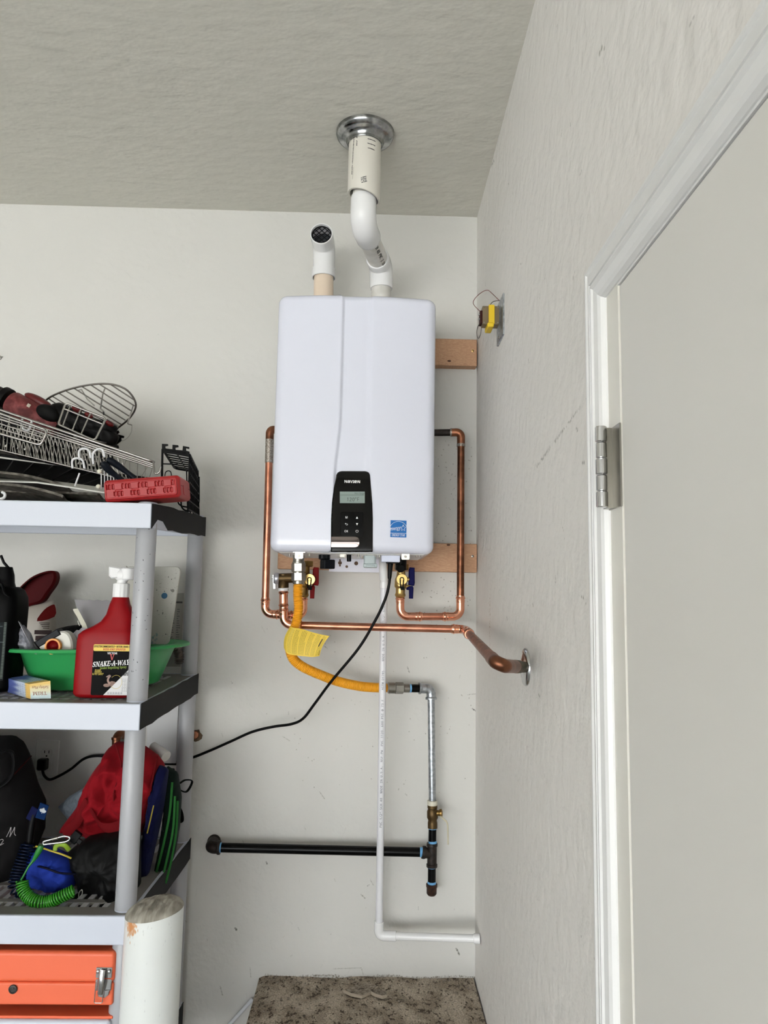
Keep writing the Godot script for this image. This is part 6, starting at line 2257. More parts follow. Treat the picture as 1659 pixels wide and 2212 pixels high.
func build_middle_shelf() -> void:
	# --- green basin
	var c := deck(-1.037, 0.30, 1) + Vector3(0, 0.001, 0)
	var t := thing("green_basin", "round green plastic basin full of odds and ends on the middle shelf", "basin", c)
	var mb := MB.new()
	mb.lathe([Vector2(0, 0), Vector2(0.150, 0), Vector2(0.158, 0.004), Vector2(0.196, 0.090), Vector2(0.205, 0.098), Vector2(0.226, 0.103), Vector2(0.233, 0.102), Vector2(0.236, 0.098), Vector2(0.2375, 0.1), Vector2(0.235, 0.1055), Vector2(0.226, 0.1075), Vector2(0.203, 0.102), Vector2(0.192, 0.092), Vector2(0.154, 0.008), Vector2(0.148, 0.004), Vector2(0, 0.004)], Transform3D(Basis(Vector3(0, 0, 1), deg_to_rad(1.6)), c), 72, Vector2(1, 0.98))
	var green := mat(Color(0.20, 0.62, 0.34), 0.4)
	green.backlight_enabled = true
	green.backlight = Color(0.04, 0.25, 0.08)
	part("basin", mb, green, t)
	# --- red spray bottle
	var b0 := deck(-0.9444, 0.505, 1) + Vector3(0, 0.001, 0)
	t = thing("spray_bottle", "red plastic bottle with white hose-end sprayer and black snake label", "bottle", b0)
	var h := 0.2382
	var hw := 0.0689
	var dx := 0.0233
	mb = MB.new()
	loft(mb, b0, [[0.0, hw - 0.012, 0.028], [0.003, hw - 0.005, 0.034], [0.010, hw, 0.038], [0.06, hw, 0.038], [h * 0.55, hw - 0.001, 0.038], [h * 0.62, hw - 0.003, 0.037], [h * 0.66, hw - 0.009, 0.035, 0.5, 0.004], [h * 0.70, hw - 0.020, 0.033, 0.55, 0.013], [h * 0.75, hw - 0.030, 0.031, 0.6, 0.021], [h * 0.82, hw - 0.036, 0.028, 0.7, 0.026], [h * 0.92, 0.024, 0.024, 0.9, dx - 0.001], [h, 0.0185, 0.0185, 1.0, dx], [h + 0.004, 0.017, 0.017, 1.0, dx]], 0.38, 0.06)
	part("bottle", mb, mat(Color(0.55, 0.04, 0.07), 0.42, 0.0, 0.3), t)
	mb = MB.new()
	var cp := b0 + Vector3(dx, h, 0)
	var g := []
	for k in 48:
		var rr := 0.0196 if k % 4 < 2 else 0.0186
		g.append(Vector2(cos(TAU * k / 48), sin(TAU * k / 48)) * rr)
	mb.prism(PackedVector2Array(g), 0.034, Transform3D(Basis(Vector3.RIGHT, -PI / 2), cp - Vector3(0, 0.001, 0)), 0.002)
	part("collar", mb, M.white, t, "white ribbed collar")
	# spray head
	mb = MB.new()
	var hd := cp + Vector3(0.004, 0.054, 0)
	mb.rod(cp + Vector3(0, 0.030, 0), hd, 0.012, 16, 0.002)
	mb.ball(hd + Vector3(-0.002, 0, 0), Vector3(0.021, 0.0185, 0.018))
	mb.rod(hd + Vector3(-0.004, 0.002, 0), hd + Vector3(0.070, 0.002, -0.02), [Vector2(0, 0.013), Vector2(0.02, 0.014), Vector2(0.045, 0.0125), Vector2(0.07, 0.0125)], 18)
	mb.rod(hd + Vector3(0.012, -0.013, 0.005), hd + Vector3(0.012, 0.0165, 0.005), 0.0155, 20, 0.003)
	part("spray_head", mb, M.white, t, "white spray head")
	mb = MB.new()
	mb.prism(PackedVector2Array([Vector2(-0.034, 0.018), Vector2(-0.030, 0.020), Vector2(-0.006, 0.016), Vector2(-0.006, -0.008), Vector2(-0.026, -0.010), Vector2(-0.033, -0.004)]), 0.022, xf(hd + Vector3(-0.002, 0, -0.009), Vector3(0, 12, 0)), 0.003)
	part("nozzle_wing", mb, M.white, t)
	mb = MB.new()
	mb.rod(hd + Vector3(0.034, -0.022, -0.012), hd + Vector3(0.046, -0.026, -0.012), 0.0085, 16, 0.002)
	part("dial", mb, mat(Color(0.03, 0.13, 0.42), 0.4), t, "small blue dial")
	# label
	var lc := Vector3(-0.9153, 1.4583, 0.545)
	var lw := 0.0965
	var lh := 0.1179
	var fx := Transform3D(Basis(Vector3.UP, 0.06), Vector3(lc.x, lc.y, b0.z + 0.0395))
	mb = MB.new()
	mb.prism(rect(lw, lh, 0.004), 0.0008, fx)
	var lab := part("label", mb, mat(Color(0.02, 0.018, 0.018), 0.55, 0.0, 0.2), t, "black printed label")
	var y0 := lh / 2
	mb = MB.new()
	mb.prism(rect(lw - 0.0006, 0.0155, 0.003), 0.0004, fx * xf(Vector3(0, y0 - 0.0078, 0.0008)))
	part("label_band", mb, mat(Color(0.86, 0.72, 0.14), 0.4), lab)
	mb = MB.new()
	mb.prism(PackedVector2Array([Vector2(-lw * 0.20, -y0 + 0.0005), Vector2(lw * 0.5, -y0 + 0.0005), Vector2(lw * 0.5, 0.008), Vector2(lw * 0.44, 0.008)]), 0.0004, fx * xf(Vector3(0, 0, 0.0008)))
	part("label_corner", mb, mat(Color(0.80, 0.80, 0.80), 0.4), lab)
	var lx := fx * xf(Vector3(0, 0, 0.0014))
	text("lettering", "EFFECTIVE IMMEDIATELY • DETERS SNAKE ACTIVITY", 0.0048, lx * xf(Vector3(0.002, y0 - 0.0050, 0)), M.print_black, lab, "Droid Sans", 700, 0.60)
	text("lettering", "HOSE-END SPRAYER", 0.0050, lx * xf(Vector3(0.0, y0 - 0.0115, 0)), mat(Color(0.7, 0.16, 0.06), 0.5), lab, "Droid Sans", 700, 0.8)
	text("lettering", "VICTOR", 0.0042, lx * xf(Vector3(-0.004, y0 - 0.0205, 0)), M.print_white, lab, "Droid Sans", 700, 1.0)
	text("lettering", "V", 0.0145, lx * xf(Vector3(-0.004, y0 - 0.0295, 0)), mat(Color(0.74, 0.12, 0.10), 0.4), lab, "Droid Serif", 700, 0.8)
	text("lettering", "SNAKE-A-WAY", 0.0118, lx * xf(Vector3(-0.005, y0 - 0.0440, 0), Vector3(0, 0, 4)), M.print_white, lab, "Droid Serif", 700, 0.70, true)
	text("lettering", "®", 0.0045, lx * xf(Vector3(0.036, y0 - 0.035, 0)), M.print_white, lab, "Droid Sans", 400)
	text("lettering", "Snake Repelling Spray", 0.0052, lx * xf(Vector3(0.0, y0 - 0.0535, 0), Vector3(0, 0, 3)), mat(Color(0.55, 0.66, 0.16), 0.5), lab, "Droid Serif", 400, 0.8)
	for k in 3:
		text("lettering", ["PLANT,", "PEOPLE", "& PET SAFE*"][k], 0.0042, lx * xf(Vector3(-0.034, y0 - 0.0605 - k * 0.0042, 0)), mat(Color(0.72, 0.64, 0.16), 0.5), lab, "Droid Sans", 700, 0.7)
	for k in 2:
		text("lettering", ["TREATS", "5000 SQ. FT."][k], 0.0042, lx * xf(Vector3(0.0335, y0 - 0.066 - k * 0.0042, 0)), M.print_black, lab, "Droid Sans", 700, 0.7)
	# snake picture: coils and a head, with a yellow ring
	var pic := Image.create(128, 128, false, Image.FORMAT_RGBA8)
	pic.fill(Color(0.02, 0.018, 0.018))
	var sn := mat(Color.WHITE, 0.6, 0.0, 0.2)
	for q in [[74, 84, 34, 20], [70, 76, 26, 15], [66, 70, 16, 10], [30, 92, 26, 14]]:
		for y in 128:
			for x in 128:
				var e := pow((x - q[0]) / float(q[2]), 2) + pow((y - q[1]) / float(q[3]), 2)
				if e < 1.0:
					var v := 0.5 + 0.25 * sin(x * 0.7 + y * 0.3) * sin(y * 1.1)
					if e > 0.78:
						v *= 0.6
					pic.set_pixel(x, y, Color(0.62, 0.52, 0.48) * v * 1.8)
	for k in 60:
		var f := k / 59.0
		dab(pic, Vector2(50 - 14 * sin(f * PI), 80 - 56 * f), 7.5 - 1.5 * f, Color(0.66, 0.56, 0.52), 1.0)
	for k in 22:
		dab(pic, Vector2(46 - k, 22 + k * 0.35), 8.5 - k * 0.25, Color(0.6, 0.52, 0.49), 1.0)
	sn.albedo_texture = ImageTexture.create_from_image(pic)
	mb = MB.new()
	mb.quad(lx * Vector3(-0.0225, -y0 + 0.012, -0.0004), lx * Vector3(0.019, -y0 + 0.012, -0.0004), lx * Vector3(0.019, -y0 + 0.052, -0.0004), lx * Vector3(-0.0225, -y0 + 0.052, -0.0004), Vector2(0, 1), Vector2(1, 1), Vector2(1, 0), Vector2(0, 0))
	part("snake_picture", mb, sn, lab, "printed picture of a coiled brown snake")
	mb = MB.new()
	var ring := []
	for k in 29:
		var a := deg_to_rad(-140) + deg_to_rad(280) * k / 28.0
		ring.append(lx * Vector3(0.0085 + cos(a) * 0.0135, -y0 + 0.031 + sin(a) * 0.0155, 0.0))
	mb.tube(ring, 0.0004, 5)
	part("label_ring", mb, mat(Color(0.8, 0.72, 0.35), 0.5), lab)
	mb = MB.new()
	var r := RandomNumberGenerator.new()
	r.seed = 9
	for k in 11:
		for s in 4:
			mb.box(Vector3(r.randf_range(0.002, 0.005), 0.0007, 0.0003), lx * xf(Vector3(0.024 + s * 0.005, -y0 + 0.010 + k * 0.0028, 0)))
	for k in 3:
		for s in 6:
			mb.box(Vector3(r.randf_range(0.003, 0.006), 0.0008, 0.0003), lx * xf(Vector3(-0.008 + s * 0.006, -y0 + 0.003 + k * 0.002, 0)))
	var fp := part("fine_print", mb, M.print_grey, lab)
	fp.set_meta("kind", "stuff")
	# --- small carton
	t = thing("small_carton", "small yellow and blue carton lying upside down in front of the green basin", "box", deck(-1.08, 0.52, 1))
	var f1 := Vector3(-1.0964, 1.3862, 0.56)
	var f2 := Vector3(-1.055, 1.3915, 0.548)
	var f3 := Vector3(-1.0589, 1.4308, 0.548)
	var f4 := Vector3(-1.1013, 1.4241, 0.56)
	f1.y = deck(0, 0.56, 1).y + 0.001
	f2.y = deck(0, 0.548, 1).y + 0.001
	var back := Vector3(-1.1763, 1.3889, 0.46) - Vector3(-1.0964, 1.3862, 0.56)
	back.y = 0.001
	back.x -= 0.022
	var ct := Image.create(256, 128, false, Image.FORMAT_RGB8)
	for x in 256:
		for y in 128:
			var q := Color(0.30, 0.36, 0.62).lerp(Color(0.72, 0.77, 0.85), smoothstep(60, 150, x + 20 * sin(y * 0.13)))
			q = q.lerp(Color(0.92, 0.76, 0.42), smoothstep(196, 215, x))
			if r.randf() < 0.06:
				q = q.lightened(0.3)
			ct.set_pixel(x, y, q)
	for k in 24:
		ct.fill_rect(Rect2i(120 + (k % 4) * 26, 20 + (k / 4) * 16, r.randi_range(8, 20), 3), Color(0.45, 0.47, 0.58))
	var cm := mat(Color.WHITE, 0.55)
	cm.albedo_texture = ImageTexture.create_from_image(ct)
	mb = MB.new()
	mb.quad(f1 + back, f1, f4, f4 + back, Vector2(0, 1), Vector2(1, 1), Vector2(1, 0), Vector2(0, 0))
	mb.quad(f4 + back, f4, f3, f3 + back, Vector2(0, 0), Vector2(1, 0), Vector2(1, 0.6), Vector2(0, 0.6))
	mb.quad(f2, f2 + back, f3 + back, f3, Vector2(1, 1), Vector2(0, 1), Vector2(0, 0), Vector2(1, 0))
	mb.quad(f2 + back, f1 + back, f4 + back, f3 + back)
	mb.quad(f1, f1 + back, f2 + back, f2)
	part("carton", mb, cm, t)
	mb = MB.new()
	var fg := Image.create(64, 64, false, Image.FORMAT_RGB8)
	for y in 64:
		for x in 64:
			fg.set_pixel(x, y, Color(0.90, 0.76, 0.42).lerp(Color(0.88, 0.84, 0.68), smoothstep(4, 24, y)).lerp(Color(0.80, 0.88, 0.90), smoothstep(24, 60, y)))
	var fm := mat(Color.WHITE, 0.55)
	fm.albedo_texture = ImageTexture.create_from_image(fg)
	mb.quad(f1, f2, f3, f4, Vector2(0, 1), Vector2(1, 1), Vector2(1, 0), Vector2(0, 0))
	var fr := part("end_flap", mb, fm, t, "pale end flap with upside-down print")
	var fn := (f2 - f1).cross(f4 - f1).normalized()
	var rot := Transform3D(Basis((f1 - f2).normalized(), -(f4 - f1).normalized(), fn), (f1 + f2 + f3 + f4) / 4 + fn * 0.0003)
	var bp2 := mat(Color(0.60, 0.36, 0.30), 0.6)
	text("lettering", "Safety Plus", 0.0062, rot * xf(Vector3(0, -0.0078, 0)), bp2, fr, "Droid Sans", 400, 0.85, true)
	text("lettering", "TRIM", 0.0078, rot * xf(Vector3(0.002, 0.006, 0)), bp2, fr, "Droid Serif", 400, 1.1)
	# --- black jug at the left edge
	t = thing("black_jug", "black plastic jug with green and grey label at the left edge of the middle shelf", "bottle", deck(-1.20, 0.42, 1))
	var j0 := deck(-1.2617, 0.43, 1) + Vector3(0, 0.001, 0)
	var jw := 0.0714
	var jt := 0.2566
	mb = MB.new()
	loft(mb, j0, [[0, jw - 0.012, 0.045], [0.004, jw - 0.004, 0.052], [0.012, jw - 0.002, 0.055], [jt * 0.8, jw, 0.055], [jt * 0.9, jw - 0.002, 0.052], [jt * 0.97, jw - 0.010, 0.045], [jt, jw - 0.022, 0.035]], 0.45)
	part("jug", mb, mat(Color(0.015, 0.015, 0.017), 0.5, 0.0, 0.2), t)
	mb = MB.new()
	mb.rod(j0 + Vector3(0.02, jt - 0.01, 0), j0 + Vector3(0.02, jt + 0.05, 0), [Vector2(0, 0.03), Vector2(0.02, 0.024), Vector2(0.04, 0.022), Vector2(0.06, 0.016)], 18)
	part("neck", mb, M.black, t)
	mb = MB.new()
	mb.tube(bend([Vector3(-1.2562, 1.7283, 0.43), Vector3(-1.2478, 1.7107, 0.43), Vector3(-1.2301, 1.6922, 0.43), Vector3(-1.2477, 1.679, 0.43)], 0.006), 0.0035, 8)
	mb.tube(spline([Vector3(-1.2504, 1.6688, 0.46), Vector3(-1.2258, 1.6551, 0.475), Vector3(-1.2123, 1.6325, 0.485), Vector3(-1.2027, 1.6236, 0.48)], 6), 0.003, 8)
	part("trigger", mb, M.black, t)
	var jl := Image.create(128, 256, false, Image.FORMAT_RGB8)
	jl.fill(Color(0.10, 0.11, 0.12))
	for k in 12:
		jl.fill_rect(Rect2i(4, 6 + k * 10, r.randi_range(60, 118), 4), Color(0.30, 0.33, 0.34))
	jl.fill_rect(Rect2i(0, 140, 100, 60), Color(0.22, 0.42, 0.32))
	jl.fill_rect(Rect2i(20, 205, 70, 48), Color(0.24, 0.40, 0.31))
	for k in 8:
		jl.fill_rect(Rect2i(8, 145 + k * 6, r.randi_range(40, 84), 2), Color(0.06, 0.12, 0.09))
	for k in 50:
		jl.fill_rect(Rect2i(116, k * 5, 9, 2), Color(0.5, 0.55, 0.52))
	var jm := mat(Color.WHITE, 0.6, 0.0, 0.2)
	jm.albedo_texture = ImageTexture.create_from_image(jl)
	mb = MB.new()
	var jz := j0.z + 0.0556
	mb.quad(Vector3(j0.x - 0.02, j0.y + 0.03, jz), Vector3(j0.x + jw * 0.87, j0.y + 0.03, jz), Vector3(j0.x + jw * 0.87, j0.y + jt * 0.66, jz), Vector3(j0.x - 0.02, j0.y + jt * 0.66, jz), Vector2(0, 1), Vector2(1, 1), Vector2(1, 0), Vector2(0, 0))
	part("label", mb, jm, t)
	# --- cleaner bottle with a red handle
	t = thing("cleaner_bottle", "white and dark red cleaner bottle standing behind the green basin near the wall", "bottle", deck(-1.20, 0.075, 1))
	mb = MB.new()
	pillow(mb, smooth_poly(PackedVector2Array([Vector2(-1.3776, 1.5650), Vector2(-1.3430, 1.6002), Vector2(-1.2954, 1.6121), Vector2(-1.2635, 1.6113), Vector2(-1.2586, 1.5809), Vector2(-1.2484, 1.4165), Vector2(-1.2586, 1.3865), Vector2(-1.3543, 1.3850), Vector2(-1.3661, 1.4147)]), 3), 0.075, 0.035, 0.03, 0.0)
	part("bottle", mb, mat(Color(0.72, 0.69, 0.65), 0.4), t)
	mb = MB.new()
	mb.prism(smooth_poly(PackedVector2Array([Vector2(-1.3741, 1.5586), Vector2(-1.3734, 1.6039), Vector2(-1.3661, 1.6344), Vector2(-1.3279, 1.6766), Vector2(-1.2879, 1.6968), Vector2(-1.2578, 1.7001), Vector2(-1.2484, 1.6850), Vector2(-1.2523, 1.6613), Vector2(-1.2696, 1.6333), Vector2(-1.2897, 1.6054), Vector2(-1.3353, 1.5908)]), 4), 0.03, xf(Vector3(0, 0, 0.085)), 0.006)
	part("handle", mb, mat(Color(0.30, 0.02, 0.045), 0.6, 0.0, 0.25), t, "dark red curved handle")
	mb = MB.new()
	mb.prism(smooth_poly(PackedVector2Array([Vector2(-1.2951, 1.5511), Vector2(-1.2771, 1.5840), Vector2(-1.2550, 1.5994), Vector2(-1.2453, 1.5968), Vector2(-1.2445, 1.5655)]), 3), 0.0012, xf(Vector3(0, 0, 0.1115)))
	part("emblem", mb, mat(Color(0.36, 0.05, 0.05), 0.7, 0.0, 0.2), t, "red sail-shaped emblem")
	mb = MB.new()
	for k in 4:
		mb.box(Vector3(0.03 - k * 0.004, 0.0018, 0.0012), xf(Vector3(-1.273, 1.5461, 0.112) + Vector3(0.002 * k, -0.005 * k, 0)))
	mb.box(Vector3(0.05, 0.012, 0.0012), xf(Vector3(-1.2751, 1.519, 0.112)))
	mb.box(Vector3(0.05, 0.014, 0.0010), xf(Vector3(-1.2711, 1.5015, 0.112)))
	var fp2 := part("fine_print", mb, mat(Color(0.16, 0.06, 0.06), 0.5), t)
	fp2.set_meta("kind", "stuff")
	# --- things in the basin
	t = thing("paper_bag", "crumpled white and grey paper bag at the left inside the green basin", "bag", Vector3(-1.1902, 1.4886, 0.4))
	mb = MB.new()
	pillow(mb, PackedVector2Array([Vector2(-1.2142, 1.5743), Vector2(-1.2018, 1.5652), Vector2(-1.1715, 1.5332), Vector2(-1.1630, 1.5136), Vector2(-1.1538, 1.4826), Vector2(-1.1932, 1.4820), Vector2(-1.2006, 1.5188)]), 0.42, 0.018, 0.015, 0.008, 40.0, 3)
	part("bag", mb, mottled(Color(0.42, 0.43, 0.46), Color(0.72, 0.72, 0.76), 0.03, 7.0, 0.6, 0.0, 70), t)
	mb = MB.new()
	mb.sheet([[Vector3(-1.1972, 1.5682, 0.44), Vector3(-1.177, 1.5458, 0.445), Vector3(-1.1642, 1.5274, 0.44)], [Vector3(-1.1887, 1.5619, 0.452), Vector3(-1.1649, 1.5261, 0.458), Vector3(-1.1558, 1.5076, 0.45)]], 0.001)
	part("fold", mb, mat(Color(0.74, 0.74, 0.78), 0.6), t)
	t = thing("tape_dispenser", "white tape dispenser with red and yellow hub leaning in the green basin", "tape dispenser", Vector3(-1.0943, 1.4911, 0.46))
	mb = MB.new()
	var tp := smooth_poly(PackedVector2Array([Vector2(-1.1300, 1.4973), Vector2(-1.1263, 1.5087), Vector2(-1.1048, 1.5272), Vector2(-1.0751, 1.5424), Vector2(-1.0555, 1.5393), Vector2(-1.0442, 1.5236), Vector2(-1.0404, 1.5010), Vector2(-1.0486, 1.4873), Vector2(-1.1292, 1.4860)]), 4)
	mb.prism(tp, 0.03, xf(Vector3(0, 0, 0.45)), 0.004)
	part("body", mb, mat(Color(0.80, 0.80, 0.76), 0.4), t)
	mb = MB.new()
	mb.prism(PackedVector2Array([Vector2(-1.1358, 1.5137), Vector2(-1.0793, 1.5485), Vector2(-1.0693, 1.5351), Vector2(-1.1214, 1.5027)]), 0.028, xf(Vector3(0, 0, 0.455)), 0.002)
	part("grip", mb, mat(Color(0.10, 0.105, 0.12), 0.45), t)
	mb = MB.new()
	mb.prism(PackedVector2Array([Vector2(-1.1380, 1.5136), Vector2(-1.1315, 1.5171), Vector2(-1.1166, 1.4982), Vector2(-1.1228, 1.4914)]), 0.03, xf(Vector3(0, 0, 0.455)), 0.002)
	part("cutter", mb, M.black, t)
	var hb := Vector3(-1.0837, 1.5063, 0.482)
	mb = MB.new()
	mb.lathe([Vector2(0.0140, 0.004), Vector2(0.0150, 0.010), Vector2(0.0190, 0.010), Vector2(0.0195, 0.002), Vector2(0.0195, 0)], Transform3D(Basis(Vector3.RIGHT, PI / 2) , hb), 28)
	part("yellow_ring", mb, mat(Color(0.88, 0.55, 0.10), 0.4), t)
	mb = MB.new()
	mb.lathe([Vector2(0, 0.009), Vector2(0.004, 0.0085), Vector2(0.010, 0.003), Vector2(0.0145, 0.008), Vector2(0.0155, 0.008), Vector2(0.0155, 0)], Transform3D(Basis(Vector3.RIGHT, PI / 2), hb), 28)
	part("red_hub", mb, mat(Color(0.42, 0.03, 0.04), 0.35), t)
	t = thing("black_pouch", "black pouch behind the tape dispenser in the green basin", "pouch", Vector3(-1.1193, 1.4887, 0.3))
	mb = MB.new()
	pillow(mb, smooth_poly(PackedVector2Array([Vector2(-1.1618, 1.5299), Vector2(-1.1417, 1.5438), Vector2(-1.0962, 1.5508), Vector2(-1.0830, 1.5386), Vector2(-1.0748, 1.4710), Vector2(-1.1675, 1.4695)]), 3), 0.30, 0.03, 0.03, 0.004)
	part("pouch", mb, M.black_soft, t)
	t = thing("white_timer", "white plug-in timer with black dots at the basin's middle beside the red bottle", "timer", Vector3(-1.0502, 1.5026, 0.4))
	mb = MB.new()
	mb.rod(Vector3(-1.0562, 1.5165, 0.42), Vector3(-1.0398, 1.5414, 0.4), [Vector2(0, 0.016), Vector2(0.003, 0.018), Vector2(0.02, 0.018), Vector2(0.022, 0.013), Vector2(0.034, 0.013)], 20)
	part("timer", mb, mat(Color(0.76, 0.75, 0.78), 0.4), t)
	mb = MB.new()
	mb.rod(Vector3(-1.0571, 1.5529, 0.4), Vector3(-1.0627, 1.5657, 0.4), 0.0015, 6)
	part("prong", mb, M.steel, t)
	t = thing("plastic_sleeve", "translucent grey plastic sleeve standing in the basin behind the red bottle", "sleeve", Vector3(-1.0223, 1.5017, 0.38))
	mb = MB.new()
	var rows := []
	for k in 8:
		var v := k / 7.0
		var row := []
		for i in 13:
			var u := i / 12.0
			var p := patch(Vector3(-1.0905, 1.6195, 0.36), Vector3(-0.9748, 1.6178, 0.34), Vector3(-0.9578, 1.5021, 0.37), Vector3(-1.0378, 1.5014, 0.38), u, v)
			p.z += 0.006 * sin(u * 6.0 + v * 2.0)
			p.y += 0.0012 * sin(u * 40.0) * (1.0 if k == 0 else 0.0)
			row.append(p)
		rows.append(row)
	mb.sheet(rows, 0.0008)
	var sm := mat(Color(0.56, 0.55, 0.56), 0.45)
	part("sleeve", mb, sm, t)
	mb = MB.new()
	mb.sheet([[Vector3(-1.0776, 1.595, 0.4), Vector3(-1.0648, 1.5976, 0.4)], [Vector3(-1.0525, 1.5553, 0.4), Vector3(-1.0409, 1.5579, 0.4)], [Vector3(-1.0414, 1.5296, 0.4), Vector3(-1.0298, 1.5322, 0.4)]], 0.0008)
	part("paper_slip", mb, mat(Color(0.80, 0.79, 0.72), 0.6), t)
	# --- white cutting board standing in the basin
	t = thing("cutting_board", "white plastic board with rounded corners standing in the basin behind the post", "board", Vector3(-0.9205, 1.5056, 0.22))
	mb = MB.new()
	var bd := smooth_corner(PackedVector2Array([Vector2(-1.0144, 1.7140), Vector2(-0.8545, 1.7170), Vector2(-0.8788, 1.4960), Vector2(-1.0144, 1.4938)]), 0.014)
	mb.prism(bd, 0.007, xf(Vector3(0, 0, 0.20)), 0.0015)
	var board := mat(Color.WHITE, 0.5)
	var bi := Image.create(256, 320, false, Image.FORMAT_RGB8)
	bi.fill(Color(0.74, 0.735, 0.705))
	for k in 160:
		var p := Vector2(r.randf_range(20, 250), r.randf_range(10, 120) if k < 110 else r.randf_range(120, 310))
		stroke(bi, p, p + Vector2(r.randf_range(-10, 10), r.randf_range(-4, 4)), r.randf_range(0.5, 1.4), Color(0.42, 0.41, 0.39, 0.5), 0.6, k)
	for k in 10:
		dab(bi, Vector2(r.randf_range(120, 240), r.randf_range(20, 300)), 2.0, Color(0.1, 0.1, 0.1, 0.8))
	for k in 40:
		dab(bi, Vector2(r.randf_range(80, 170), r.randf_range(270, 318)), r.randf_range(2, 6), Color(0.45, 0.56, 0.60, 0.5))
	board.albedo_texture = ImageTexture.create_from_image(bi)
	var bpart := part("board", mb, board, t)
	mb = MB.new()
	mb.prism(circle(0.0086, 18, Vector2(-0.8981, 1.6328)), 0.0006, xf(Vector3(0, 0, 0.2069)))
	part("blue_dot", mb, mat(Color(0.10, 0.34, 0.48), 0.5), t, "round blue spot")
	mb = MB.new()
	mb.prism(circle(0.0048, 14, Vector2(-0.8753, 1.6477)), 0.0005, xf(Vector3(0, 0, 0.2069)))
	part("hang_hole", mb, mat(Color(0.5, 0.49, 0.46), 0.6), t)
	# --- white scoop behind the spray head
	t = thing("plastic_scoop", "off-white rounded plastic scraper standing between spray head and post", "scraper", Vector3(-0.9557, 1.5098, 0.3))
	mb = MB.new()
	mb.prism(smooth_poly(PackedVector2Array([Vector2(-0.9803, 1.6953), Vector2(-0.9708, 1.7056), Vector2(-0.9458, 1.7073), Vector2(-0.9300, 1.6963), Vector2(-0.9168, 1.5043), Vector2(-0.9715, 1.5034)]), 3), 0.006, xf(Vector3(0, 0, 0.30)), 0.0015)
	part("blade", mb, mat(Color(0.66, 0.65, 0.61), 0.5), t)
	mb = MB.new()
	mb.box(Vector3(0.010, 0.009, 0.001), xf(Vector3(-0.9617, 1.6954, 0.307)))
	part("clip", mb, M.black, t)
	# --- printed sheet on the wall and silver duct
	t = thing("printed_sheet", "dim printed paper sheet on the wall behind the basin by the rear post", "paper", Vector3(-0.9066, 1.5284, 0.003))
	var pi := Image.create(128, 256, false, Image.FORMAT_RGB8)
	pi.fill(Color(0.66, 0.65, 0.62))
	pi.fill_rect(Rect2i(60, 30, 60, 6), Color(0.3, 0.3, 0.3))
	for k in 20:
		for s in 3:
			pi.fill_rect(Rect2i(18 + s * 36, 56 + k * 8, r.randi_range(8, 24), 3), Color(0.45, 0.45, 0.44))
	var pm := mat(Color.WHITE, 0.7)
	pm.albedo_texture = ImageTexture.create_from_image(pi)
	mb = MB.new()
	mb.prism(PackedVector2Array([Vector2(-0.9597, 1.6378), Vector2(-0.8950, 1.6418), Vector2(-0.8937, 1.4153), Vector2(-0.9578, 1.4143)]), 0.0012, xf(Vector3(0, 0, 0.0008)))
	part("sheet", mb, pm, t)
	t = thing("flexible_duct", "short piece of silver ribbed duct hose behind the basin's right rim", "duct", Vector3(-0.8791, 1.4609, 0.08))
	mb = MB.new()
	var dp := resample(spline([Vector3(-0.9284, 1.5078, 0.1), Vector3(-0.8974, 1.4907, 0.1), Vector3(-0.8809, 1.4671, 0.09), Vector3(-0.8777, 1.4337, 0.08)], 8), 90)
	var rr2 := []
	for k in 90:
		rr2.append(0.013 + 0.002 * sin(TAU * k / 6.0))
	mb.tube(dp, rr2, 16)
	part("duct", mb, mat(Color(0.45, 0.43, 0.40), 0.35, 0.9), t)

func smooth_corner(p: PackedVector2Array, r: float) -> PackedVector2Array:
	var v := []
	for q in p:
		v.append(Vector3(q.x, q.y, 0))
	var m: Vector3 = (v[0] + v[-1]) / 2
	v.push_front(m)
	v.append(m)
	var o := PackedVector2Array()
	for q: Vector3 in bend(v, r, 5):
		o.append(Vector2(q.x, q.y))
	o.remove_at(o.size() - 1)
	return o


func fabric(a: Color, rough := 0.85) -> StandardMaterial3D:
	var m := mat(a, rough, 0.0, 0.3)
	m.rim_enabled = true
	m.rim = 0.25
	m.rim_tint = 0.7
	return m

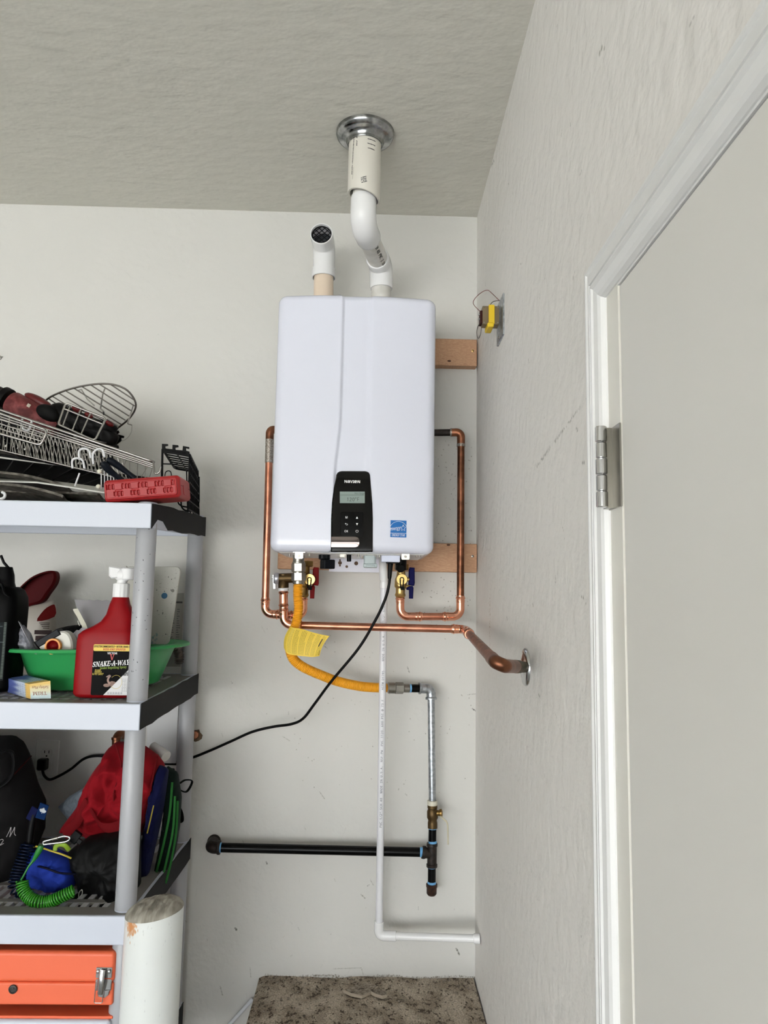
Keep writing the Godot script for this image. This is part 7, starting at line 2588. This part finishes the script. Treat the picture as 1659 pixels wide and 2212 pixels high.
func build_lower_shelf() -> void:
	var y := deck(0, 0.4, 2).y
	# --- black bag on the left
	var t := thing("black_tote", "large dark grey bag with thin white script at the left of the lower shelf", "bag", Vector3(-1.2219, 0.8627, 0.32))
	var mb := MB.new()
	pillow(mb, PackedVector2Array([Vector2(-1.3436, 1.2608), Vector2(-1.2361, 1.2646), Vector2(-1.2109, 1.2485), Vector2(-1.1915, 1.2136), Vector2(-1.1675, 1.1464), Vector2(-1.1427, 1.1004), Vector2(-1.1401, 1.0315), Vector2(-1.1596, 0.9743), Vector2(-1.1828, 0.9062), Vector2(-1.1983, 0.8634), Vector2(-1.3104, 0.8624), Vector2(-1.3841, 0.9042), Vector2(-1.4101, 1.2014)]), 0.33, 0.10, 0.05, 0.012, 12.0, 14)
	part("bag", mb, fabric(Color(0.055, 0.05, 0.052)), t)
	mb = MB.new()
	pillow(mb, PackedVector2Array([Vector2(-1.7936, 1.2467), Vector2(-1.3592, 1.2550), Vector2(-1.2938, 1.1965), Vector2(-1.2747, 1.0325), Vector2(-1.2900, 0.8508), Vector2(-1.7499, 0.8466)]), 0.30, 0.12, 0.26, 0.012, 12.0, 15)
	part("bag_side", mb, fabric(Color(0.055, 0.05, 0.052)), t)
	mb = MB.new()
	var zp := spline([Vector3(-1.2168, 1.1583, 0.435), Vector3(-1.1927, 1.1783, 0.43), Vector3(-1.1784, 1.196, 0.42), Vector3(-1.1706, 1.2106, 0.4), Vector3(-1.169, 1.2212, 0.37)], 6)
	mb.tube(zp, 0.0016, 6)
	part("piping", mb, mat(Color(0.22, 0.02, 0.03), 0.6), t, "red piping")
	mb = MB.new()
	mb.tube(spline([Vector3(-1.2367, 1.2274, 0.44), Vector3(-1.2098, 1.2443, 0.44), Vector3(-1.1919, 1.2424, 0.43), Vector3(-1.1841, 1.2148, 0.43), Vector3(-1.1906, 1.1816, 0.43), Vector3(-1.2197, 1.1563, 0.44)], 6), 0.011, 10, true, false, 0.35)
	part("strap", mb, M.black_soft, t)
	mb = MB.new()
	var wlet := mat(Color(0.62, 0.60, 0.60), 0.6)
	mb.tube(spline([Vector3(-1.186, 1.0438, 0.436), Vector3(-1.1803, 1.0568, 0.436), Vector3(-1.1766, 1.0666, 0.436), Vector3(-1.1767, 1.0525, 0.436), Vector3(-1.1782, 1.0439, 0.436), Vector3(-1.1705, 1.0601, 0.436), Vector3(-1.1677, 1.0667, 0.436), Vector3(-1.1677, 1.0526, 0.436), Vector3(-1.164, 1.0473, 0.436)], 6), 0.0008, 5)
	part("script_letter", mb, wlet, t)
	mb = MB.new()
	mb.tube(spline([Vector3(-1.2065, 1.0334, 0.438), Vector3(-1.1958, 1.0389, 0.438), Vector3(-1.1922, 1.0357, 0.438), Vector3(-1.1962, 1.0292, 0.438), Vector3(-1.1992, 1.0249, 0.438), Vector3(-1.1906, 1.0293, 0.438)], 6), 0.0008, 5)
	part("script_letter", mb, wlet, t)
	# --- red bag
	t = thing("red_bag", "crumpled red fabric bag slumped behind the near post on the lower shelf", "bag", Vector3(-0.978, 1.0009, 0.3))
	mb = MB.new()
	pillow(mb, PackedVector2Array([Vector2(-0.9922, 1.2338), Vector2(-0.9783, 1.2459), Vector2(-0.9501, 1.2451), Vector2(-0.9042, 1.2349), Vector2(-0.8687, 1.2115), Vector2(-0.8491, 1.1880), Vector2(-0.8504, 1.1429), Vector2(-0.8679, 1.0838), Vector2(-0.8918, 1.0135), Vector2(-0.9517, 1.0058), Vector2(-1.0206, 1.0086), Vector2(-1.0750, 1.0115), Vector2(-1.1090, 1.0169), Vector2(-1.1004, 1.0321), Vector2(-1.0676, 1.0815), Vector2(-1.0464, 1.1287), Vector2(-1.0252, 1.1762), Vector2(-1.0005, 1.2098)]), 0.30, 0.085, 0.07, 0.040, 9.0, 5)
	part("bag", mb, fabric(Color(0.52, 0.035, 0.085)), t)
	mb = MB.new()
	var rows := []
	for k in 3:
		var o := Vector3(0, -0.010 * k, 0.004 * (1 - absf(k - 1)))
		var row := []
		for p in spline([Vector3(-1.0661, 1.0503, 0.4), Vector3(-1.0323, 1.0864, 0.405), Vector3(-1.0151, 1.1274, 0.4), Vector3(-0.9974, 1.107, 0.41), Vector3(-0.9725, 1.0742, 0.41), Vector3(-0.9438, 1.0712, 0.41), Vector3(-0.9156, 1.0796, 0.4)], 6):
			row.append(p + o + Vector3(0.006 * k, 0, 0))
		rows.append(row)
	mb.sheet(rows, 0.003)
	part("strap", mb, fabric(Color(0.40, 0.02, 0.05)), t, "red webbing strap")
	mb = MB.new()
	mb.tube(spline([Vector3(-0.9571, 1.2527, 0.37), Vector3(-0.9345, 1.1967, 0.385), Vector3(-0.9486, 1.13, 0.39), Vector3(-0.9268, 1.0673, 0.385)], 6), 0.0022, 6)
	mb.tube(spline([Vector3(-0.8548, 1.2199, 0.35), Vector3(-0.8582, 1.1714, 0.37), Vector3(-0.8713, 1.1003, 0.36)], 6), 0.0022, 6)
	part("seam", mb, fabric(Color(0.40, 0.02, 0.05)), t).set_meta("kind", "stuff")
	# --- grey cloth
	t = thing("grey_cloth", "folded light grey cloth between the dark tote and the red bag", "cloth", Vector3(-1.1077, 1.0226, 0.22))
	mb = MB.new()
	pillow(mb, PackedVector2Array([Vector2(-1.1514, 1.0561), Vector2(-1.1244, 1.0832), Vector2(-1.0832, 1.1082), Vector2(-1.0626, 1.1023), Vector2(-1.0725, 1.0594), Vector2(-1.1061, 0.9984), Vector2(-1.1269, 1.0284)]), 0.22, 0.02, 0.02, 0.008, 25.0, 6)
	part("cloth", mb, fabric(Color(0.48, 0.52, 0.56)), t)
	# --- white roll and white board behind the red bag
	t = thing("paper_roll", "white paper tube poking out right of the red bag", "tube", Vector3(-0.8613, 1.2081, 0.26))
	mb = MB.new()
	mb.rod(Vector3(-0.8992, 1.2231, 0.24), Vector3(-0.8416, 1.1981, 0.28), [Vector2(0, 0.012), Vector2(0.06, 0.015)], 18)
	part("tube", mb, mat(Color(0.80, 0.79, 0.77), 0.6), t)
	t = thing("white_board", "plain white board standing against the wall behind the red bag", "board", Vector3(-0.9351, 1.1322, 0.03))
	mb = MB.new()
	mb.prism(PackedVector2Array([Vector2(-0.9837, 1.3334), Vector2(-0.8856, 1.3348), Vector2(-0.8865, 1.1315), Vector2(-0.9724, 1.1304)]), 0.008, xf(Vector3(0, 0, 0.026), Vector3.ZERO), 0.001)
	part("panel", mb, mat(Color(0.78, 0.78, 0.78), 0.5), t)
	mb = MB.new()
	mb.box(Vector3(0.10, 0.005, 0.012), xf(Vector3(-0.9247, 1.1301, 0.032)))
	part("dark_edge", mb, M.black, t)
	# --- folded chairs: blue, then green
	t = thing("blue_chair_bag", "folded dark blue fabric chair standing right of the near post", "folded chair", Vector3(-0.859, 0.9204, 0.36))
	mb = MB.new()
	pillow(mb, PackedVector2Array([Vector2(-0.8504, 1.1969), Vector2(-0.8296, 1.1878), Vector2(-0.8366, 1.0952), Vector2(-0.8472, 1.0264), Vector2(-0.8673, 0.9186), Vector2(-0.8876, 0.9038), Vector2(-0.8913, 0.9691), Vector2(-0.8769, 1.0489), Vector2(-0.8701, 1.1409)]), 0.34, 0.03, 0.05, 0.010, 20.0, 8)
	part("fabric", mb, fabric(Color(0.04, 0.055, 0.22)), t)
	mb = MB.new()
	mb.tube(spline([Vector3(-0.8493, 1.106, 0.38), Vector3(-0.8551, 1.0681, 0.385), Vector3(-0.8619, 1.0386, 0.38)], 6), 0.0016, 6)
	part("piping", mb, mat(Color(0.62, 0.55, 0.12), 0.6), t, "yellow piping")
	t = thing("green_chair_bag", "folded dark green striped fabric chair with strap loops beside the rear post", "folded chair", Vector3(-0.8335, 0.8928, 0.3))
	mb = MB.new()
	pillow(mb, PackedVector2Array([Vector2(-0.8456, 1.1800), Vector2(-0.8201, 1.1647), Vector2(-0.8071, 1.1028), Vector2(-0.8079, 1.0200), Vector2(-0.8165, 0.9495), Vector2(-0.8417, 0.8737), Vector2(-0.8665, 0.8851), Vector2(-0.8548, 0.9608), Vector2(-0.8470, 1.0431), Vector2(-0.8428, 1.1262)]), 0.28, 0.035, 0.05, 0.012, 22.0, 9)
	part("fabric", mb, fabric(Color(0.03, 0.10, 0.075)), t)
	for q in [[Vector3(-0.8196, 1.1494, 0.325), Vector3(-0.8213, 1.0695, 0.33), Vector3(-0.8338, 0.9891, 0.33), Vector3(-0.8518, 0.9171, 0.32)], [Vector3(-0.8106, 1.1146, 0.325), Vector3(-0.81, 1.0351, 0.33), Vector3(-0.8207, 0.9664, 0.33), Vector3(-0.8346, 0.9059, 0.32)], [Vector3(-0.8065, 1.099, 0.31), Vector3(-0.8046, 1.0316, 0.318), Vector3(-0.8126, 0.9614, 0.315), Vector3(-0.8272, 0.8932, 0.31)]]:
		mb = MB.new()
		mb.tube(spline(q, 8), 0.003, 8, true, false, 0.5)
		part("stripe", mb, fabric(Color(0.16, 0.40, 0.18)), t)
	for q in [[Vector3(-0.849, 1.1458, 0.2), Vector3(-0.8384, 1.1136, 0.19), Vector3(-0.8207, 1.1201, 0.18), Vector3(-0.8034, 1.1142, 0.17), Vector3(-0.8152, 1.0889, 0.18), Vector3(-0.8351, 1.0987, 0.19), Vector3(-0.8412, 1.1185, 0.2)], [Vector3(-0.8483, 1.1603, 0.22), Vector3(-0.8428, 1.1271, 0.21), Vector3(-0.8371, 1.0876, 0.2)], [Vector3(-0.8355, 1.0565, 0.19), Vector3(-0.8266, 1.0327, 0.18), Vector3(-0.8242, 1.0104, 0.18), Vector3(-0.8332, 1.0108, 0.19), Vector3(-0.8368, 1.0321, 0.2)]]:
		mb = MB.new()
		mb.tube(spline(q, 8), 0.0085, 8, true, false, 0.22)
		part("strap_loop", mb, fabric(Color(0.018, 0.045, 0.04)), t)
	# --- blue pouch
	t = thing("blue_pouch", "small blue zip pouch with yellow piping at the front of the lower shelf", "pouch", Vector3(-1.0687, 0.9266, 0.44))
	mb = MB.new()
	pillow(mb, PackedVector2Array([Vector2(-1.1177, 1.0200), Vector2(-1.1025, 1.0266), Vector2(-1.0637, 1.0141), Vector2(-1.0270, 0.9984), Vector2(-1.0102, 0.9644), Vector2(-1.0136, 0.9324), Vector2(-1.0573, 0.9224), Vector2(-1.1079, 0.9326), Vector2(-1.1274, 0.9419), Vector2(-1.1280, 0.9792)]), 0.44, 0.045, 0.05, 0.010, 24.0, 10)
	part("pouch", mb, fabric(Color(0.11, 0.20, 0.56)), t)
	for q in [[Vector3(-1.1103, 1.0282, 0.455), Vector3(-1.094, 1.0333, 0.47), Vector3(-1.0594, 1.0268, 0.478), Vector3(-1.0315, 1.0187, 0.478), Vector3(-1.0133, 1.0077, 0.47)], [Vector3(-1.0989, 0.9521, 0.475), Vector3(-1.0745, 0.9459, 0.48), Vector3(-1.048, 0.939, 0.475)]]:
		mb = MB.new()
		mb.tube(spline(q, 6), 0.0022, 8)
		part("piping", mb, mat(Color(0.72, 0.66, 0.22), 0.6), t, "yellow piping")
	mb = MB.new()
	mb.tube(spline([Vector3(-1.1007, 0.9949, 0.478), Vector3(-1.0617, 0.9919, 0.492), Vector3(-1.0278, 0.9826, 0.494), Vector3(-0.9984, 0.9757, 0.48)], 6), 0.0025, 8)
	part("zip", mb, mat(Color(0.015, 0.025, 0.13), 0.6), t)
	# --- black bag in front
	t = thing("black_bag", "shiny black nylon bag beside the blue pouch behind the near post", "bag", Vector3(-0.9517, 0.8893, 0.45))
	mb = MB.new()
	pillow(mb, PackedVector2Array([Vector2(-1.0380, 1.0077), Vector2(-0.9950, 1.0408), Vector2(-0.9143, 1.0548), Vector2(-0.8710, 1.0509), Vector2(-0.8630, 0.9102), Vector2(-0.9047, 0.8937), Vector2(-0.9686, 0.8931), Vector2(-0.9976, 0.9089), Vector2(-1.0136, 0.9464)]), 0.42, 0.06, 0.08, 0.012, 14.0, 11)
	part("bag", mb, fabric(Color(0.018, 0.018, 0.019), 0.6), t)
	mb = MB.new()
	pillow(mb, PackedVector2Array([Vector2(-1.0179, 0.9145), Vector2(-0.9959, 0.9282), Vector2(-0.9519, 0.9224), Vector2(-0.8903, 0.9344), Vector2(-0.8588, 0.9191), Vector2(-0.8883, 0.9000), Vector2(-0.9385, 0.8830), Vector2(-0.9884, 0.8971)]), 0.48, 0.05, 0.05, 0.008, 20.0, 12)
	part("flap", mb, fabric(Color(0.02, 0.02, 0.022), 0.35), t)
	mb = MB.new()
	mb.box(Vector3(0.020, 0.028, 0.010), xf(Vector3(-1.0067, 1.0564, 0.47), Vector3(0, 0, -35)), 0.002)
	mb.box(Vector3(0.012, 0.012, 0.006), xf(Vector3(-0.9942, 1.0476, 0.475), Vector3(0, 0, -35)), 0.002)
	part("buckle", mb, M.black, t)
	wire(t, "ring", spline([Vector3(-0.9678, 0.9435, 0.53), Vector3(-0.9674, 0.9536, 0.53), Vector3(-0.9615, 0.9597, 0.53), Vector3(-0.9599, 0.9517, 0.53), Vector3(-0.9637, 0.9446, 0.53)], 6), 0.0012, M.steel)
	# --- coiled leashes
	t = thing("green_leash", "translucent green coiled leash with steel carabiner across the lower shelf's front", "leash", Vector3(-1.0407, 0.9308, 0.53))
	var gm := mat(Color(0.20, 0.52, 0.13), 0.18)
	mb = MB.new()
	mb.tube(helix(spline([Vector3(-1.099, 0.9786, 0.53), Vector3(-1.0933, 0.9624, 0.535), Vector3(-1.0772, 0.9464, 0.54), Vector3(-1.0535, 0.9386, 0.545), Vector3(-1.0285, 0.9379, 0.54), Vector3(-1.004, 0.9481, 0.54), Vector3(-0.9775, 0.9595, 0.535)], 8), 0.0125, 27, 12), 0.0021, 6)
	part("coil", mb, gm, t, "green coil")
	mb = MB.new()
	mb.tube(spline([Vector3(-1.0645, 1.053, 0.52), Vector3(-1.07, 1.0406, 0.52), Vector3(-1.0793, 1.0221, 0.52), Vector3(-1.0887, 1.0074, 0.525), Vector3(-1.0957, 0.9908, 0.53), Vector3(-1.0999, 0.9805, 0.535)], 6), [0.0055, 0.006, 0.0065, 0.007, 0.007, 0.007, 0.007, 0.0068, 0.0065, 0.006, 0.0055, 0.005, 0.0045, 0.004, 0.0035, 0.003, 0.0026, 0.0024, 0.0023, 0.0022, 0.0021, 0.0021, 0.0021, 0.0021, 0.0021, 0.0021, 0.0021, 0.0021, 0.0021, 0.0021, 0.0021], 10)
	part("sleeve", mb, mat(Color(0.12, 0.46, 0.16), 0.4), t)
	mb = MB.new()
	mb.tube(bend([Vector3(-1.0604, 1.0551, 0.52), Vector3(-1.0619, 1.0613, 0.52), Vector3(-1.0147, 1.0741, 0.52), Vector3(-1.0006, 1.0722, 0.52), Vector3(-1.0012, 1.065, 0.52), Vector3(-1.0116, 1.0608, 0.52), Vector3(-1.0603, 1.0546, 0.52)], 0.005), 0.0022, 8)
	part("carabiner", mb, M.chrome, t, "steel carabiner")
	mb = MB.new()
	mb.rod(Vector3(-1.042, 1.0666, 0.52), Vector3(-1.0273, 1.0704, 0.52), 0.0034, 10, 0.0006)
	part("carabiner_sleeve", mb, M.steel, t)
	t = thing("blue_leash", "dark blue translucent coiled leash beside the dark tote, with a blue tag", "leash", Vector3(-1.1277, 0.9426, 0.47))
	mb = MB.new()
	mb.tube(helix(spline([Vector3(-1.1186, 1.0372, 0.46), Vector3(-1.123, 1.0108, 0.47), Vector3(-1.1289, 0.9776, 0.48), Vector3(-1.1285, 0.9501, 0.49), Vector3(-1.1129, 0.9431, 0.49)], 8), 0.0175, 17, 12), 0.0024, 6)
	part("coil", mb, mat(Color(0.015, 0.05, 0.14), 0.2), t)
	mb = MB.new()
	mb.tube(spline([Vector3(-1.1186, 1.0372, 0.46), Vector3(-1.1182, 1.0606, 0.46), Vector3(-1.1157, 1.0873, 0.46), Vector3(-1.1115, 1.1056, 0.46)], 6), 0.008, 10)
	part("clip", mb, M.black, t)
	mb = MB.new()
	var tagp := PackedVector2Array([Vector2(-1.0948, 1.1354), Vector2(-1.0744, 1.1281), Vector2(-1.0820, 1.0949), Vector2(-1.1044, 1.1000)])
	mb.prism(tagp, 0.003, xf(Vector3(0, 0, 0.47)), 0.0006)
	var tag := part("tag", mb, mat(Color(0.025, 0.14, 0.30), 0.7, 0.0, 0.2), t, "blue woven tag with a white leaf")
	var lf := []
	var leaf := [0.0, 1.0, 0.10, 0.66, 0.30, 0.78, 0.26, 0.40, 0.52, 0.52, 0.60, 0.34, 0.92, 0.36, 0.80, 0.16, 0.95, 0.06, 0.62, -0.18, 0.55, -0.36, 0.08, -0.28, 0.06, -0.62]
	for k in 13:
		lf.append(Vector2(leaf[k * 2], leaf[k * 2 + 1]))
	for k in range(12, 0, -1):
		lf.append(Vector2(-leaf[k * 2], leaf[k * 2 + 1]))
	var poly := PackedVector2Array()
	var tc := Vector3(-1.0872, 1.1157, 0.474)
	for q: Vector2 in lf:
		poly.append(Vector2(tc.x, tc.y) + q.rotated(-0.35) * 0.0092)
	mb = MB.new()
	mb.prism(poly, 0.0006, xf(Vector3(0, 0, 0.4731)))
	part("leaf_emblem", mb, mat(Color(0.70, 0.72, 0.74), 0.6), tag)
	mb = MB.new()
	mb.box(Vector3(0.018, 0.032, 0.005), xf(Vector3(-1.1149, 1.107, 0.465), Vector3(0, 0, -25)), 0.002)
	part("webbing", mb, fabric(Color(0.02, 0.05, 0.22)), t)
	# --- lime strap end
	t = thing("lime_strap", "short lime green strap curled on top of the blue pouch", "strap", Vector3(-1.0333, 1.0373, 0.49))
	mb = MB.new()
	mb.tube(spline([Vector3(-1.0408, 1.0353, 0.5), Vector3(-1.0393, 1.0447, 0.5), Vector3(-1.0299, 1.049, 0.5), Vector3(-1.0178, 1.046, 0.5), Vector3(-1.0124, 1.0333, 0.49)], 6), 0.0055, 8, true, false, 0.5)
	part("strap", mb, mat(Color(0.50, 0.62, 0.12), 0.6), t)

func build_front() -> void:
	# --- orange tool box
	var t := thing("orange_toolbox", "orange metal toolbox with chrome latch under the lower shelf", "toolbox", Vector3(-1.15, 0.742, 0.36))
	var yt := 0.8506
	var yb := 0.7393
	var xr := -0.8592
	var xl := xr - 0.56
	var ym := lerpf(yt, yb, 0.58)
	var org := mat(Color(0.92, 0.42, 0.27), 0.45)
	var mb := MB.new()
	mb.box(Vector3(xr - xl, yt - ym, 0.30), xf(Vector3((xl + xr) / 2, (yt + ym) / 2, 0.435)), 0.009)
	part("lid", mb, org, t)
	mb = MB.new()
	mb.box(Vector3(xr - xl - 0.002, ym - yb, 0.298), xf(Vector3((xl + xr) / 2, (ym + yb) / 2, 0.435)), 0.005)
	part("body", mb, org, t)
	mb = MB.new()
	var lk := Vector3(-1.0773, 0.7732, 0.586)
	mb.lathe([Vector2(0.0092, 0), Vector2(0.0095, 0.002), Vector2(0.0085, 0.003), Vector2(0.0065, 0.0032), Vector2(0.0060, 0.0022), Vector2(0, 0.0022)], Transform3D(Basis(Vector3.RIGHT, PI / 2), lk - Vector3(0, 0, 0.001)), 24)
	mb.box(Vector3(0.002, 0.007, 0.0012), xf(lk + Vector3(0, 0, 0.0016), Vector3(0, 0, -30)))
	part("lock", mb, mat(Color(0.30, 0.29, 0.28), 0.35, 0.8), t, "small round lock")
	# latch
	var lt := Vector3(-0.8823, 0.7879, 0.588)
	mb = MB.new()
	mb.prism(off_rect(lt, lt + Vector3(-0.0165, 0.010, 0), lt + Vector3(0.0185, 0.032, 0), 0.002), 0.003, xf(Vector3(0, 0, 0.585)), 0.0008)
	mb.prism(off_rect(lt, lt + Vector3(-0.0165, -0.016, 0), lt + Vector3(0.0185, 0.008, 0), 0.003), 0.003, xf(Vector3(0, 0, 0.585)), 0.0008)
	part("latch_plate", mb, M.chrome, t)
	mb = MB.new()
	mb.tube(spline([lt + Vector3(0, 0.030, 0.006), lt + Vector3(0, 0.012, 0.011), lt + Vector3(0, -0.004, 0.010), lt + Vector3(-0.002, -0.018, 0.006)], 6), 0.0065, 12, true, false, 0.6)
	part("latch_lever", mb, M.chrome, t)
	mb = MB.new()
	mb.prism(PackedVector2Array([Vector2(lt.x - 0.010, lt.y - 0.016), Vector2(lt.x + 0.017, lt.y - 0.012), Vector2(lt.x + 0.014, lt.y - 0.024), Vector2(lt.x + 0.006, lt.y - 0.030), Vector2(lt.x - 0.008, lt.y - 0.027)]), 0.004, xf(Vector3(0, 0, 0.586)), 0.001)
	part("latch_hasp", mb, M.chrome, t)
	mb = MB.new()
	mb.tube(bend([lt + Vector3(-0.0125, 0.004, 0.006), lt + Vector3(-0.0145, -0.038, 0.005), lt + Vector3(0.003, -0.038, 0.005), lt + Vector3(0.004, -0.010, 0.007)], 0.003), 0.0011, 6)
	part("latch_wire", mb, M.chrome, t)
	for s in [-0.0115, 0.013]:
		mb = MB.new()
		mb.ball(lt + Vector3(s, 0.0245, 0.0025), Vector3(0.004, 0.004, 0.002), Basis.IDENTITY, 12, 8)
		part("rivet", mb, M.chrome, t)
	# --- lower box: orange rim over a white body, dark gap above
	t = thing("white_cooler", "white box with an orange rim under the orange toolbox", "box", Vector3(-1.15, 0.47, 0.36))
	var yc := 0.7160
	mb = MB.new()
	mb.box(Vector3(xr - xl, 0.006, 0.30), xf(Vector3((xl + xr) / 2, yc - 0.003, 0.430)), 0.002)
	part("rim", mb, org, t)
	mb = MB.new()
	mb.box(Vector3(xr - xl - 0.006, yc - 0.006 - 0.476, 0.30), xf(Vector3((xl + xr) / 2 + 0.0, (yc - 0.006 + 0.476) / 2, 0.438)), 0.008)
	part("box", mb, mat(Color(0.80, 0.82, 0.86), 0.45), t)
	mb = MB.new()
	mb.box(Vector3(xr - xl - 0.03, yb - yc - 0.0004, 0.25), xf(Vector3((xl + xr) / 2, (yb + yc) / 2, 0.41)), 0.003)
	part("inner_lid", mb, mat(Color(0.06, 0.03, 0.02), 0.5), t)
	# --- bollard
	var bc := Vector3(-0.7067, 0.9789, 0.85)
	var br := 0.0528
	t = thing("bollard", "white painted steel bollard with a worn rounded concrete top", "bollard", Vector3(bc.x, 0, bc.z))
	var ht := 1.0509
	var sl := Transform3D(Basis(Vector3(0, 0, 1), deg_to_rad(7.5)), Vector3.ZERO)
	mb = MB.new()
	mb.lathe([Vector2(br, 0), Vector2(br, ht - 0.004)], Transform3D(Basis.IDENTITY, Vector3(bc.x, 0, bc.z)), 48)
	for i in mb.v.size():
		if mb.v[i].y > 0.5:
			mb.v[i].y += (mb.v[i].x - bc.x) * 0.13
	var bim := Image.create(512, 512, false, Image.FORMAT_RGB8)
	bim.fill(Color(0.845, 0.855, 0.845))
	var r := RandomNumberGenerator.new()
	r.seed = 21
	for k in 160:
		var p := Vector2(r.randf_range(0, 512), 512 - r.randf_range(0, 190) * r.randf())
		stroke(bim, p, p + Vector2(r.randf_range(-2, 2), r.randf_range(-3, 3)), r.randf_range(0.5, 1.5), Color(0.66, 0.67, 0.66, 0.5), 0.8, k)
	# chipped primer patch at the front left of the rim
	for k in 240:
		var p := Vector2(r.randfn(177, 9), 500 + r.randfn(0, 5) - 4)
		dab(bim, p, r.randf_range(0.6, 2.2), Color(0.76, 0.52, 0.33, 0.6))
	for k in 200:
		dab(bim, Vector2(r.randf_range(0, 512), 511 - absf(r.randfn(0, 1.5))), r.randf_range(0.6, 2.0), Color(0.5, 0.48, 0.44, 0.6))
	var bm := mat(Color.WHITE, 0.4)
	bm.albedo_texture = ImageTexture.create_from_image(bim)
	for i in mb.uv.size():
		mb.uv[i].y = (mb.v[i].y - ht + 0.75) / 0.76
	part("post", mb, bm, t)
	mb = MB.new()
	var rows := []
	var nz := noise(14.0, 5)
	for j in 13:
		var row := []
		var f := sin(PI / 2 * j / 12.0)
		for k in 48:
			var a := TAU * k / 48
			var p := Vector3(bc.x + cos(a) * br * f, 0, bc.z + sin(a) * br * f)
			p.y = ht - 0.004 + (p.x - bc.x) * 0.13 + 0.020 * sqrt(maxf(0.0, 1.0 - f * f)) + nz.get_noise_2d(p.x * 4.0, p.z * 4.0) * 0.003 * (1.0 - pow(f, 8.0))
			row.append(p)
		rows.append(row)
	mb.grid(rows, true, false, true)
	var cm := mottled(Color(0.45, 0.43, 0.39), Color(0.72, 0.70, 0.65), 0.02, 5.0, 0.9, 0.4, 33)
	cm.uv1_scale = Vector3(9.0, 3.0, 3.0)
	part("concrete_cap", mb, cm, t, "rough grey concrete cap")
